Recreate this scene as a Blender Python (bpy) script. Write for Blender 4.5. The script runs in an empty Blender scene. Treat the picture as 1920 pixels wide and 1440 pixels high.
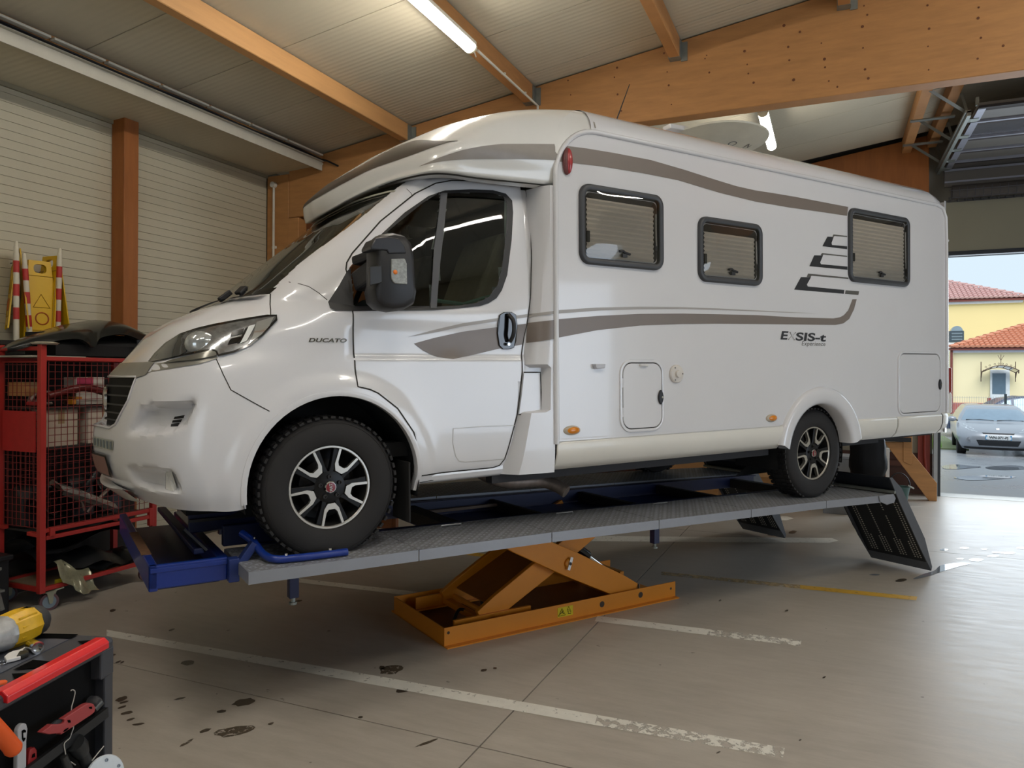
import bpy, bmesh, math, random
from math import sin, cos, pi, radians, sqrt
from mathutils import Vector, Matrix
from mathutils.bvhtree import BVHTree
from mathutils.geometry import delaunay_2d_cdt
random.seed(7)
S = bpy.context.scene
COL = S.collection

# ---------------------------------------------------------------- camera
cam_d = bpy.data.cameras.new('camera'); cam = bpy.data.objects.new('camera', cam_d); COL.objects.link(cam)
cam_d.sensor_width = 36; cam_d.lens = 36*1380/1920; cam_d.shift_y = -17/1920
cam_d.clip_start = .05; cam_d.clip_end = 300
YAW = radians(23.5)
cam.matrix_world = Matrix.Translation((0, 0, 1.78)) @ Matrix.Rotation(YAW, 4, 'Z') @ Matrix.Rotation(pi/2, 4, 'X') @ Matrix.Rotation(.005, 4, 'Z')
S.camera = cam
S.view_settings.view_transform = 'Standard'; S.view_settings.look = 'None'
S.view_settings.exposure = 0.0; S.view_settings.gamma = 1; S.view_settings.use_curve_mapping = False
S.cycles.use_denoising = True
S.cycles.max_bounces = 8; S.cycles.diffuse_bounces = 4; S.cycles.glossy_bounces = 4; S.cycles.transparent_max_bounces = 12
S.cycles.caustics_reflective = False; S.cycles.caustics_refractive = False
S.cycles.sample_clamp_indirect = 6

# ---------------------------------------------------------------- world: even overcast sky
W = bpy.data.worlds.new('overcast_sky'); S.world = W; W.use_nodes = True
nt = W.node_tree; bg = nt.nodes['Background']
bg.inputs[0].default_value = (.74, .89, 1, 1); bg.inputs[1].default_value = SKY = 1.0

def area(name, loc, direction, sx, sy, power, col):
    l = bpy.data.lights.new(name, 'AREA'); l.shape = 'RECTANGLE'; l.size = sx; l.size_y = sy; l.energy = power; l.color = col
    o = bpy.data.objects.new(name, l); COL.objects.link(o)
    o.location = loc; o.rotation_euler = Vector(direction).to_track_quat('-Z', 'Y').to_euler()
    return o
# daylight lamps: the door in view, and unseen doorways added beside and behind camera
area('daylight_gable_door', (3.6, 12.9, 1.9), (0, -1, -.12), 4.0, 3.4, 165, (.80, .90, 1))
area('daylight_side_door', (8.85, 3.2, 2.0), (-1, .05, .02), 5, 3.3, 165, (.72, .83, 1))
area('daylight_rear_door', (1.2, -6.9, 2.0), (-.1, 1, .02), 3.8, 3.2, 40, (.86, .91, 1))

# veiled sun above the yard (very soft, the sky is overcast); the hall roof keeps it outside
sun_d = bpy.data.lights.new('veiled_sun', 'SUN'); sun_d.energy = 2.5; sun_d.angle = radians(50); sun_d.color = (1, .97, .92)
sun = bpy.data.objects.new('veiled_sun', sun_d); COL.objects.link(sun); sun.rotation_euler = Vector((-.12, .62, -.78)).to_track_quat('-Z', 'Y').to_euler()

# ---------------------------------------------------------------- helpers
def lin(h):
    h = h.lstrip('#'); o = []
    for i in (0, 2, 4):
        c = int(h[i:i+2], 16)/255
        o.append(c/12.92 if c <= .04045 else ((c+.055)/1.055)**2.4)
    return (*o, 1)
MATS = {}
def M(key, col='#808080', rough=.5, metal=0, noise=.08, scale=6, bump=0, bscale=60, coat=0, spec=.5, stretch=None, emit=0, rvar=0):
    if key in MATS: return MATS[key]
    m = bpy.data.materials.new(key); m.use_nodes = True; MATS[key] = m
    n = m.node_tree.nodes; L = m.node_tree.links; b = n['Principled BSDF']
    c = lin(col)
    b.inputs['Roughness'].default_value = rough; b.inputs['Metallic'].default_value = metal
    b.inputs['Coat Weight'].default_value = coat; b.inputs['Specular IOR Level'].default_value = spec
    b.inputs['Coat Roughness'].default_value = .05
    tc = n.new('ShaderNodeTexCoord'); mp = n.new('ShaderNodeMapping')
    L.new(tc.outputs['Object'], mp.inputs[0])
    if stretch: mp.inputs['Scale'].default_value = stretch
    nz = n.new('ShaderNodeTexNoise'); nz.inputs['Scale'].default_value = scale; nz.inputs['Detail'].default_value = 6
    nz.inputs['Roughness'].default_value = .6
    L.new(mp.outputs[0], nz.inputs['Vector'])
    mx = n.new('ShaderNodeMix'); mx.data_type = 'RGBA'
    mx.inputs['A'].default_value = tuple(max(0, x*(1-noise*2)) for x in c[:3])+(1,)
    mx.inputs['B'].default_value = tuple(min(1, x*(1+noise*2)) for x in c[:3])+(1,)
    L.new(nz.outputs[0], mx.inputs['Factor']); L.new(mx.outputs['Result'], b.inputs['Base Color'])
    if emit:
        b.inputs['Emission Color'].default_value = c; b.inputs['Emission Strength'].default_value = emit
    if bump:
        bz = n.new('ShaderNodeTexNoise'); bz.inputs['Scale'].default_value = bscale; bz.inputs['Detail'].default_value = 4
        L.new(mp.outputs[0], bz.inputs['Vector'])
        bp = n.new('ShaderNodeBump'); bp.inputs['Strength'].default_value = bump; bp.inputs['Distance'].default_value = .01
        L.new(bz.outputs[0], bp.inputs['Height']); L.new(bp.outputs[0], b.inputs['Normal'])
    if rvar:
        mr = n.new('ShaderNodeMapRange'); mr.inputs['To Min'].default_value = max(.02, rough-rvar); mr.inputs['To Max'].default_value = min(1, rough+rvar)
        L.new(nz.outputs[0], mr.inputs['Value']); L.new(mr.outputs[0], b.inputs['Roughness'])
    return m
def glass(key, col, alpha_mix=.5, rough=.02):
    """tinted pane: part see-through, part glossy coloured film"""
    if key in MATS: return MATS[key]
    m = bpy.data.materials.new(key); m.use_nodes = True; MATS[key] = m
    n = m.node_tree.nodes; L = m.node_tree.links; n.remove(n['Principled BSDF']); out = n['Material Output']
    tr = n.new('ShaderNodeBsdfTransparent'); tr.inputs[0].default_value = lin(col)
    gl = n.new('ShaderNodeBsdfGlossy'); gl.inputs['Roughness'].default_value = rough
    fr = n.new('ShaderNodeFresnel'); fr.inputs[0].default_value = 1.5
    mu = n.new('ShaderNodeMath'); mu.operation = 'MULTIPLY_ADD'; mu.inputs[1].default_value = 1; mu.inputs[2].default_value = alpha_mix
    L.new(fr.outputs[0], mu.inputs[0])
    mx = n.new('ShaderNodeMixShader'); L.new(mu.outputs[0], mx.inputs[0]); L.new(tr.outputs[0], mx.inputs[1]); L.new(gl.outputs[0], mx.inputs[2])
    L.new(mx.outputs[0], out.inputs[0]); return m

class MB:
    def __init__(s): s.v = []; s.f = []
    def add(s, vs, fs):
        n = len(s.v); s.v += [tuple(v) for v in vs]; s.f += [tuple(n+i for i in f) for f in fs]; return s
    def box(s, a, b):
        (x0, y0, z0), (x1, y1, z1) = a, b
        return s.add([(x0,y0,z0),(x1,y0,z0),(x1,y1,z0),(x0,y1,z0),(x0,y0,z1),(x1,y0,z1),(x1,y1,z1),(x0,y1,z1)],
                     [(0,3,2,1),(4,5,6,7),(0,1,5,4),(1,2,6,5),(2,3,7,6),(3,0,4,7)])
    def obox(s, c, ax, ay, az):
        c, ax, ay, az = map(Vector, (c, ax, ay, az)); vs = []
        for k in (-1, 1):
            for i, j in ((-1,-1),(1,-1),(1,1),(-1,1)): vs.append(c+ax*i+ay*j+az*k)
        return s.add(vs, [(0,3,2,1),(4,5,6,7),(0,1,5,4),(1,2,6,5),(2,3,7,6),(3,0,4,7)])
    def bar(s, p, q, w, h, up=(0,0,1)):
        p, q, up = Vector(p), Vector(q), Vector(up); d = q-p; n = d.normalized()
        sd = n.cross(up)
        if sd.length < 1e-4: sd = n.cross(Vector((0,1,0)))
        sd.normalize(); u = sd.cross(n).normalized()
        return s.obox((p+q)/2, d/2, sd*w/2, u*h/2)
    def tube(s, pts, r, n=8, closed=False, caps=True):
        P = [Vector(p) for p in pts]; N = len(P); rs = r if isinstance(r, (list, tuple)) else [r]*N
        base = len(s.v); prev = None
        for i in range(N):
            if closed: t = P[(i+1) % N]-P[i-1]
            else: t = P[min(i+1, N-1)]-P[max(i-1, 0)]
            t.normalize()
            if prev is None:
                a = Vector((0,0,1)) if abs(t.z) < .9 else Vector((1,0,0)); u = t.cross(a).normalized()
            else:
                u = prev-t*prev.dot(t)
                u = u.normalized() if u.length > 1e-6 else t.orthogonal().normalized()
            prev = u; w = t.cross(u)
            for k in range(n):
                a = 2*pi*k/n; s.v.append(tuple(P[i]+(u*cos(a)+w*sin(a))*rs[i]))
        M_ = N if closed else N-1
        for i in range(M_):
            j = (i+1) % N
            for k in range(n):
                l = (k+1) % n; s.f.append((base+i*n+k, base+i*n+l, base+j*n+l, base+j*n+k))
        if caps and not closed:
            s.f.append(tuple(base+k for k in range(n))[::-1]); s.f.append(tuple(base+(N-1)*n+k for k in range(n)))
        return s
    def lathe(s, prof, n=32, o=(0,0,0), ax=(0,0,1), closed=False, caps=True):
        """prof: (radius, height along ax)"""
        ax = Vector(ax).normalized(); u = ax.orthogonal().normalized(); w = ax.cross(u); o = Vector(o); base = len(s.v); N = len(prof)
        for r, h in prof:
            for k in range(n):
                a = 2*pi*k/n; s.v.append(tuple(o+ax*h+(u*cos(a)+w*sin(a))*r))
        for i in range(N if closed else N-1):
            j = (i+1) % N
            for k in range(n):
                l = (k+1) % n; s.f.append((base+i*n+k, base+i*n+l, base+j*n+l, base+j*n+k))
        if caps and not closed:
            if prof[0][0] > 1e-5: s.f.append(tuple(base+k for k in range(n))[::-1])
            if prof[-1][0] > 1e-5: s.f.append(tuple(base+(N-1)*n+k for k in range(n)))
        return s
    def cyl(s, p, q, r, n=16):
        p = Vector(p); q = Vector(q); d = (q-p); return s.lathe([(r, 0), (r, d.length)], n, p, d)
    def prism(s, poly, fn, t0, t1):
        """poly of 2d points, fn(a, b, t) -> 3d"""
        n = len(poly); vs = [fn(a, b, t0) for a, b in poly]+[fn(a, b, t1) for a, b in poly]
        return s.add(vs, [tuple(range(n))[::-1], tuple(range(n, 2*n))]+[(i, (i+1) % n, n+(i+1) % n, n+i) for i in range(n)])
    def ball(s, c, rx, ry=None, rz=None, nu=16, nv=10):
        ry = ry or rx; rz = rz or rx; c = Vector(c); base = len(s.v)
        for i in range(nv+1):
            th = pi*i/nv
            for k in range(nu):
                a = 2*pi*k/nu; s.v.append((c.x+rx*sin(th)*cos(a), c.y+ry*sin(th)*sin(a), c.z+rz*cos(th)))
        for i in range(nv):
            for k in range(nu):
                l = (k+1) % nu; s.f.append((base+i*nu+k, base+(i+1)*nu+k, base+(i+1)*nu+l, base+i*nu+l))
        return s
    def grid(s, rows, closed=False):
        base = len(s.v); m = len(rows[0])
        for r in rows: s.v += [tuple(p) for p in r]
        for i in range(len(rows)-1):
            for j in range(m if closed else m-1):
                k = (j+1) % m; s.f.append((base+i*m+j, base+i*m+k, base+(i+1)*m+k, base+(i+1)*m+j))
        return s
    def mesh(s, name):
        me = bpy.data.meshes.new(name); me.from_pydata(s.v, [], s.f); me.update(); return me

def link(name, me, parent=None, mat=None):
    o = bpy.data.objects.new(name, me); COL.objects.link(o)
    if parent: o.parent = parent
    if mat and not me.materials: me.materials.append(mat)
    return o
def obj(name, mb, mat=None, parent=None, smooth=None, bevel=0, seg=2, fix=False):
    me = mb.mesh(name) if isinstance(mb, MB) else mb
    if fix:
        bm = bmesh.new(); bm.from_mesh(me); bmesh.ops.remove_doubles(bm, verts=bm.verts, dist=1e-5); bmesh.ops.recalc_face_normals(bm, faces=bm.faces); bm.to_mesh(me); bm.free()
    if smooth is not None:
        me.polygons.foreach_set('use_smooth', [True]*len(me.polygons))
        me.set_sharp_from_angle(angle=radians(smooth))
    o = link(name, me, parent, mat)
    if bevel:
        bv = o.modifiers.new('bevel', 'BEVEL'); bv.width = bevel; bv.segments = seg; bv.limit_method = 'ANGLE'; bv.angle_limit = radians(35)
    return o
def tag(o, label, cat, group=None, kind=None):
    o['label'] = label; o['category'] = cat
    if group: o['group'] = group
    if kind: o['kind'] = kind
    return o
def thing(name, label, cat, loc=(0,0,0), rotz=0, group=None):
    o = bpy.data.objects.new(name, None); COL.objects.link(o); o.empty_display_size = .1
    o.location = loc; o.rotation_euler = (0, 0, rotz); return tag(o, label, cat, group)
def struct(name, mb, mat, parent=None, **k):
    o = obj(name, mb, mat, parent, **k)
    if not parent: o['kind'] = 'structure'
    return o
def dup(root, loc=None, rotz=None, label=None, parent=None):
    r = root.copy(); COL.objects.link(r)
    if loc is not None: r.location = loc
    if rotz is not None: r.rotation_euler = (0, 0, rotz)
    if label: r['label'] = label
    if parent: r.parent = parent
    for ch in root.children: dup(ch, parent=r)
    return r
def catmull(P, n):
    """sample list of Vectors with n steps per span"""
    out = []; N = len(P)
    for i in range(N-1):
        p1, p2 = P[i], P[i+1]; p0 = P[i-1] if i else p1*2-p2; p3 = P[i+2] if i+2 < N else p2*2-p1
        for k in range(n):
            t = k/n; out.append(.5*((2*p1)+(p2-p0)*t+(2*p0-5*p1+4*p2-p3)*t*t+(3*p1-p0-3*p2+p3)*t**3))
    out.append(P[-1]); return out
def cat(pts, n=6):
    return [tuple(p) for p in catmull([Vector(p) for p in pts], n)]
def rrect(x0, z0, x1, z1, r, n=6):
    o = []
    for cx, cz, a0 in ((x1-r, z1-r, 0), (x0+r, z1-r, 90), (x0+r, z0+r, 180), (x1-r, z0+r, 270)):
        for k in range(n+1):
            a = radians(a0+90*k/n); o.append((cx+r*cos(a), cz+r*sin(a)))
    return o
def text_mesh(s, size, fn, extrude=0., shear=0., bold=0., spacing=1., align='LEFT'):
    cu = bpy.data.curves.new('lettering', 'FONT'); cu.body = s; cu.size = size; cu.shear = shear; cu.offset = bold; cu.space_character = spacing
    cu.align_x = align; cu.extrude = extrude
    o = bpy.data.objects.new('lettering', cu); COL.objects.link(o)
    dg = bpy.context.evaluated_depsgraph_get(); dg.update()
    me = bpy.data.meshes.new_from_object(o.evaluated_get(dg))
    bpy.data.objects.remove(o); bpy.data.curves.remove(cu)
    for v in me.vertices: v.co = fn(v.co.x, v.co.y, v.co.z)
    me.materials.clear()
    return me

# ================================================================ THE HALL
def roof_z(x): return 4.393+.142*(x+5.51)
WOOD = M('glulam_wood', '#b5824f', .6, noise=.16, scale=3.2, stretch=(1, 1, 6), bump=.1, bscale=40)
WOOD_DARK = M('stained_post_wood', '#9a5c28', .6, noise=.15, scale=4, stretch=(4, 4, .6), bump=.1)
STEEL = M('galvanised_steel', '#8f9490', .45, .7, noise=.12, scale=18)
WHITE_PLASTIC = M('white_plastic', '#d9d6cb', .45)
GREY_PLASTIC = M('grey_plastic', '#6a6c70', .5)
BLACK = M('black_plastic', '#17171a', .45, noise=.1)
RUBBER = M('black_rubber', '#191817', .8, noise=.12, scale=20)
CHROME = M('chrome', '#d8dadc', .12, 1, noise=.02)

def concrete(key, col, wet=False):
    m = M(key, col, .42, noise=.10, scale=1.1, bump=.05, bscale=30)
    n = m.node_tree.nodes; L = m.node_tree.links; b = n['Principled BSDF']
    tc = [x for x in n if x.type == 'TEX_COORD'][0]
    old = b.inputs['Base Color'].links[0].from_socket
    z2 = n.new('ShaderNodeTexNoise'); z2.inputs['Scale'].default_value = 9; z2.inputs['Detail'].default_value = 8; z2.inputs['Roughness'].default_value = .7
    mp = n.new('ShaderNodeMapping'); mp.inputs['Scale'].default_value = (.35, 1.6, 1); mp.inputs['Rotation'].default_value = (0, 0, .5)
    L.new(tc.outputs['Object'], mp.inputs[0]); L.new(mp.outputs[0], z2.inputs['Vector'])
    cr = n.new('ShaderNodeValToRGB'); cr.color_ramp.elements[0].position = .35; cr.color_ramp.elements[0].color = (.88, .87, .86, 1)
    cr.color_ramp.elements[1].position = .68; cr.color_ramp.elements[1].color = (1.06, 1.06, 1.07, 1)
    L.new(z2.outputs[0], cr.inputs[0])
    mu = n.new('ShaderNodeMix'); mu.data_type = 'RGBA'; mu.blend_type = 'MULTIPLY'; mu.inputs['Factor'].default_value = 1
    L.new(old, mu.inputs['A']); L.new(cr.outputs[0], mu.inputs['B'])
    # scattered dark specks
    sp = n.new('ShaderNodeTexNoise'); sp.inputs['Scale'].default_value = 14; sp.inputs['Detail'].default_value = 2
    L.new(tc.outputs['Object'], sp.inputs['Vector'])
    c2 = n.new('ShaderNodeValToRGB'); c2.color_ramp.elements[0].position = .745; c2.color_ramp.elements[0].color = (1, 1, 1, 1)
    c2.color_ramp.elements[1].position = .775; c2.color_ramp.elements[1].color = (.5, .48, .45, 1)
    L.new(sp.outputs[0], c2.inputs[0])
    m2 = n.new('ShaderNodeMix'); m2.data_type = 'RGBA'; m2.blend_type = 'MULTIPLY'; m2.inputs['Factor'].default_value = 1
    L.new(mu.outputs['Result'], m2.inputs['A']); L.new(c2.outputs[0], m2.inputs['B']); L.new(m2.outputs['Result'], b.inputs['Base Color'])
    mr = n.new('ShaderNodeMapRange'); mr.inputs['To Min'].default_value = .22; mr.inputs['To Max'].default_value = .55
    L.new(z2.outputs[0], mr.inputs['Value']); L.new(mr.outputs[0], b.inputs['Roughness'])
    return m
FLOORM = concrete('polished_concrete', '#b3aba0')
def worn(key, col, thr=.5, scale=22, soft=.04, rough=.5):
    """paint worn through to the concrete below"""
    m = M(key, col, rough, noise=.06, scale=14); n = m.node_tree.nodes; L = m.node_tree.links; b = n['Principled BSDF']
    tc = [x for x in n if x.type == 'TEX_COORD'][0]
    z = n.new('ShaderNodeTexNoise'); z.inputs['Scale'].default_value = scale; z.inputs['Detail'].default_value = 6; z.inputs['Roughness'].default_value = .7
    L.new(tc.outputs['Object'], z.inputs['Vector'])
    cr = n.new('ShaderNodeMapRange'); cr.inputs['From Min'].default_value = thr-soft; cr.inputs['From Max'].default_value = thr+soft
    L.new(z.outputs[0], cr.inputs['Value'])
    tr = n.new('ShaderNodeBsdfTransparent'); mx = n.new('ShaderNodeMixShader')
    L.new(cr.outputs[0], mx.inputs[0]); L.new(b.outputs[0], mx.inputs[2]); L.new(tr.outputs[0], mx.inputs[1])
    L.new(mx.outputs[0], n['Material Output'].inputs[0]); return m

# floor: poured slabs with saw-cut joints
floor = struct('floor', MB().box((-6.6, -7, -.2), (9, 12.77, -.012)), M('joint_dirt', '#3b352d', .9))
for i, (x0, x1) in enumerate(((-6.5, -1.54), (-1.54, 3.6), (3.6, 8.9))):
    for (y0, y1) in ((-6.9, -2), (-2, 3.17), (3.17, 8.6), (8.6, 12.77)):
        obj('slab', MB().box((x0+.004, y0+.004, -.02), (x1-.004, y1-.004, 0)), FLOORM, floor)
PAINT = worn('worn_white_paint', '#e6e2d8', .36); PAINT2 = worn('very_worn_white_paint', '#e2ded4', .48, 16)
YEL = worn('worn_yellow_paint', '#d2a63c', .38, 14); YELF = worn('faded_yellow_paint', '#b9a074', .47, 14, .1)
def strip(name, pts, mat, z=.0015):
    o = obj(name, MB().add([(x, y, z) for x, y in pts], [tuple(range(len(pts)))]), mat, floor)
    if o.data.polygons[0].normal.z < 0: o.data.flip_normals()
    return o
strip('painted_line', [(-4.6,3.559),(-2.405,3.668),(-2.349,3.556),(-4.488,3.473)], PAINT)
strip('painted_line', [(-2.405,3.668),(-1.119,3.717),(-1.099,3.604),(-2.349,3.556)], PAINT)
strip('painted_line', [(-1.119,3.717),(-0.198,3.755),(-0.202,3.651),(-1.099,3.604)], PAINT2)
strip('painted_line', [(-1.584,5.248),(-0.782,5.297),(-0.781,5.17),(-1.567,5.126)], PAINT)
strip('painted_line', [(-0.782,5.297),(-0.18,5.33),(-0.185,5.21),(-0.781,5.17)], PAINT2)
strip('painted_line', [(-4.329,5.129),(-3.019,5.223),(-2.981,5.115),(-4.271,5.027)], PAINT)
strip('painted_line', [(-2.43,7.835),(0.008,8.844),(0.072,8.73),(-0.018,8.577),(-2.378,7.571)], PAINT)
strip('painted_line', [(-0.865,9.859),(-0.521,9.981),(-0.433,9.868),(-0.505,9.685),(-0.873,9.588)], PAINT)
strip('painted_line', [(-1.413,6.672),(-0.242,6.74),(-0.238,6.622),(-1.39,6.565)], YELF)
strip('painted_line', [(-0.242,6.74),(0.642,6.777),(0.623,6.661),(-0.238,6.622)], YEL)
strip('painted_line', [(-3.509,6.602),(-2.864,6.61),(-2.838,6.485),(-3.446,6.484)], YEL)
# dark drips and oil spots
OIL = M('oil_stain', '#4a4136', .35, noise=.2, scale=30); OIL2 = worn('oil_stain_edge', '#544a3d', .45, 30, .06, .4); DARK = M('wet_mark', '#3c342b', .25, noise=.15)
def blot(px, n=14, mat=OIL, z=.0012, jag=.25):
    (x0, y0), (x1, y1), (x2, y2) = px; rng = random.Random(int((x0+9)*977+y0*131)); P = []
    ax, ay = x1-x0, y1-y0; bx, by = x2-x0, y2-y0
    for k in range(n):
        a = 2*pi*k/n; r = 1-jag*rng.random(); P.append((x0+(ax*cos(a)+bx*sin(a))*r, y0+(ay*cos(a)+by*sin(a))*r))
    strip('oil_spot', P, mat, z)
BL = [[(-2.91,3.08),(-2.868,3.134),(-2.867,3.05)],[(-2.941,2.948),(-2.922,2.97),(-2.922,2.936)],[(-2.718,2.812),(-2.649,2.892),(-2.664,2.777)],[(-2.855,2.757),(-2.843,2.787),(-2.838,2.747)],[(-3.623,3.357),(-3.595,3.388),(-3.584,3.329)],[(-3.626,3.547),(-3.605,3.556),(-3.603,3.528)],[(-2.428,3.778),(-2.375,3.837),(-2.378,3.723)],[(-2.496,3.783),(-2.478,3.791),(-2.478,3.756)],[(-2.211,3.556),(-2.18,3.585),(-2.19,3.534)],[(-3.264,2.971),(-3.248,3),(-3.251,2.963)],[(-4.192,3.744),(-4.186,3.77),(-4.174,3.728)],[(-3.547,2.837),(-3.538,2.87),(-3.518,2.821)],[(-3.502,2.814),(-3.493,2.84),(-3.488,2.806)],[(-3.459,2.77),(-3.452,2.794),(-3.446,2.763)],[(-3.377,2.733),(-3.359,2.761),(-3.358,2.721)],[(-3.297,2.69),(-3.289,2.713),(-3.284,2.683)],[(-3.215,2.67),(-3.19,2.694),(-3.202,2.663)],[(-4.024,3.195),(-4.021,3.215),(-4.009,3.183)],[(-3.996,3.199),(-3.996,3.217),(-3.981,3.187)],[(-4.154,3.26),(-4.143,3.274),(-4.138,3.248)],[(-1.915,4),(-1.898,4.016),(-1.905,3.978)],[(-1.867,4.057),(-1.855,4.062),(-1.86,4.042)],[(-2.609,2.947),(-2.602,2.963),(-2.598,2.939)],[(-2.235,3.191),(-2.226,3.202),(-2.225,3.183)],[(-4.932,3.865),(-4.918,3.885),(-4.899,3.839)],[(-3.824,4.625),(-3.803,4.65),(-3.806,4.603)],[(-0.035,4.733),(-0.024,4.747),(-0.035,4.717)],[(-0.484,3.583),(-0.474,3.598),(-0.483,3.573)],[(-0.135,3.867),(-0.128,3.876),(-0.135,3.856)],[(-0.806,6.011),(-0.796,6.031),(-0.802,5.983)],[(-0.308,5.962),(-0.294,5.982),(-0.306,5.935)],[(0.564,7.269),(0.619,7.331),(0.569,7.217)],[(-0.405,8.985),(-0.358,9.071),(-0.39,8.899)],[(-0.598,8.773),(-0.535,8.863),(-0.581,8.69)],[(-1.788,3.1),(-1.757,3.16),(-1.778,3.093)],[(-2.842,2.629),(-2.842,2.675),(-2.829,2.624)]]
for i, b in enumerate(BL): blot(b, mat=OIL2 if i in (2, 6, 35, 34) else OIL)
# rain water blown in at the door
WATER = M('puddle_water', '#8a9098', .03, noise=.02, spec=1)
def smooth_loop(pts, n=5):
    P = [Vector(p) for p in pts]; m = len(P); return [tuple(p) for p in catmull([P[-1]]+P+[P[0], P[1]], n)[n:n*(m+1)]]
def puddle(pts, z=.002): strip('puddle', smooth_loop(pts), WATER, z)
puddle([(0.871,7.757),(0.956,8.004),(1.134,8.195),(1.222,8.191),(1.112,8.033),(0.962,7.798),(0.77,7.475),(0.662,7.351),(0.758,7.566)])
for q in [[(1.227,8.349),(1.285,8.445),(1.344,8.458),(1.361,8.411),(1.31,8.32),(1.247,8.311)],[(1.419,8.6),(1.469,8.67),(1.52,8.684),(1.536,8.653),(1.492,8.586),(1.436,8.575)],[(1.574,8.816),(1.635,8.906),(1.696,8.921),(1.713,8.88),(1.659,8.794),(1.593,8.782)],[(1.026,8.714),(1.061,8.781),(1.096,8.787),(1.107,8.751),(1.076,8.686),(1.037,8.683)],[(1.224,8.882),(1.264,8.952),(1.304,8.96),(1.316,8.924),(1.281,8.856),(1.237,8.852)],[(1.766,9.131),(1.814,9.205),(1.858,9.215),(1.869,9.179),(1.827,9.108),(1.779,9.101)],[(1.494,8.803),(1.532,8.858),(1.571,8.869),(1.584,8.845),(1.55,8.792),(1.507,8.784)],[(1.124,8.348),(1.153,8.395),(1.182,8.402),(1.191,8.378),(1.166,8.333),(1.134,8.328)],[(1.415,8.918),(1.445,8.963),(1.476,8.971),(1.486,8.951),(1.459,8.908),(1.425,8.901)],[(0.315,7.344),(0.348,7.388),(0.387,7.401),(0.403,7.385),(0.376,7.343),(0.332,7.332)]]: puddle(q)

# left wall: narrow ribbed cladding, one slat at a time
CLAD = M('cream_cladding', '#bdb7a2', .5, noise=.07, scale=1.5, bump=.03)
wl = struct('wall_left', MB().box((-6.55, -1, 0), (-6.362, 12.77, 4.3)), M('cladding_joint', '#5f5a4a', .8))
sl = None
for k in range(54):
    z0 = .03+k*.0772
    if sl is None:
        mb = MB(); y0, y1 = -1, 7.05
        pr = [(-6.358, .0005), (-6.3515, .001), (-6.35, .003), (-6.35, .0735), (-6.3515, .0755), (-6.358, .076)]
        mb.prism(pr, lambda a, b, t: (a, t, b), y0, y1)
        sl = obj('slat', mb, CLAD, wl, fix=True)
    else:
        c = sl.copy(); COL.objects.link(c); c.parent = wl; sl_ = c
        c.location.z = z0-.03
        continue
    sl.location.z = 0
    for v in sl.data.vertices: v.co.z += .03
struct('trim_1', MB().box((-6.36, -1, 4.165), (-6.325, 7.05, 4.21)), M('eaves_trim', '#8f8872', .6))

# roof lining: insulated panels across the purlins
CEIL = M('ceiling_panel', '#cac3ae', .6, noise=.06, scale=1.2)
_n = CEIL.node_tree.nodes; _l = CEIL.node_tree.links
_tc = [x for x in _n if x.type == 'TEX_COORD'][0]
_w = _n.new('ShaderNodeTexWave'); _w.bands_direction = 'Y'; _w.inputs['Scale'].default_value = 5.2; _w.inputs['Distortion'].default_value = .15
_b = _n.new('ShaderNodeBump'); _b.inputs['Strength'].default_value = .16; _b.inputs['Distance'].default_value = .01
_l.new(_tc.outputs['Object'], _w.inputs['Vector']); _l.new(_w.outputs[0], _b.inputs['Height']); _l.new(_b.outputs[0], _n['Principled BSDF'].inputs['Normal'])
ceiling = struct('ceiling', MB().add([(-6.6, -7.1, roof_z(-6.6)+.06), (9.05, -7.1, roof_z(9.05)+.06), (8.8, 12.77, roof_z(8.8)+.06), (-6.6, 12.77, roof_z(-6.6)+.06)], [(0, 1, 2, 3)]), M('roof_deck', '#57524a', .8))
pn = None; yj = 4.075-.907*6
for k in range(15):
    if pn is None:
        w = .897; mb = MB()
        mb.prism([(-6.5, roof_z(-6.5)), (8.6, roof_z(8.6)), (8.6, roof_z(8.6)+.05), (-6.5, roof_z(-6.5)+.05)], lambda a, b, t: (a, t, b), 0, w)
        pn = obj('ceiling_panel', mb, CEIL, ceiling, fix=True); c = pn
    else:
        c = pn.copy(); COL.objects.link(c)
        c.parent = ceiling
    c.location.y = yj+.005+k*.907
# flat soffit between cladding and cable tray
struct('trim_2', MB().prism([(-6.36, 4.2), (-5.5, 4.24), (-5.5, 4.26), (-6.36, 4.22)], lambda a, b, t: (a, t, b), -1, 7.05), CEIL)

def wood_beam(name, label, mb, mat=WOOD, cat_='beam', group=None):
    o = obj(name, mb, mat, None, bevel=.006, seg=1, fix=True); return tag(o, label, cat_, group)
xz = lambda Y: (lambda a, b, t: (a, Y+t, b))
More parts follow.
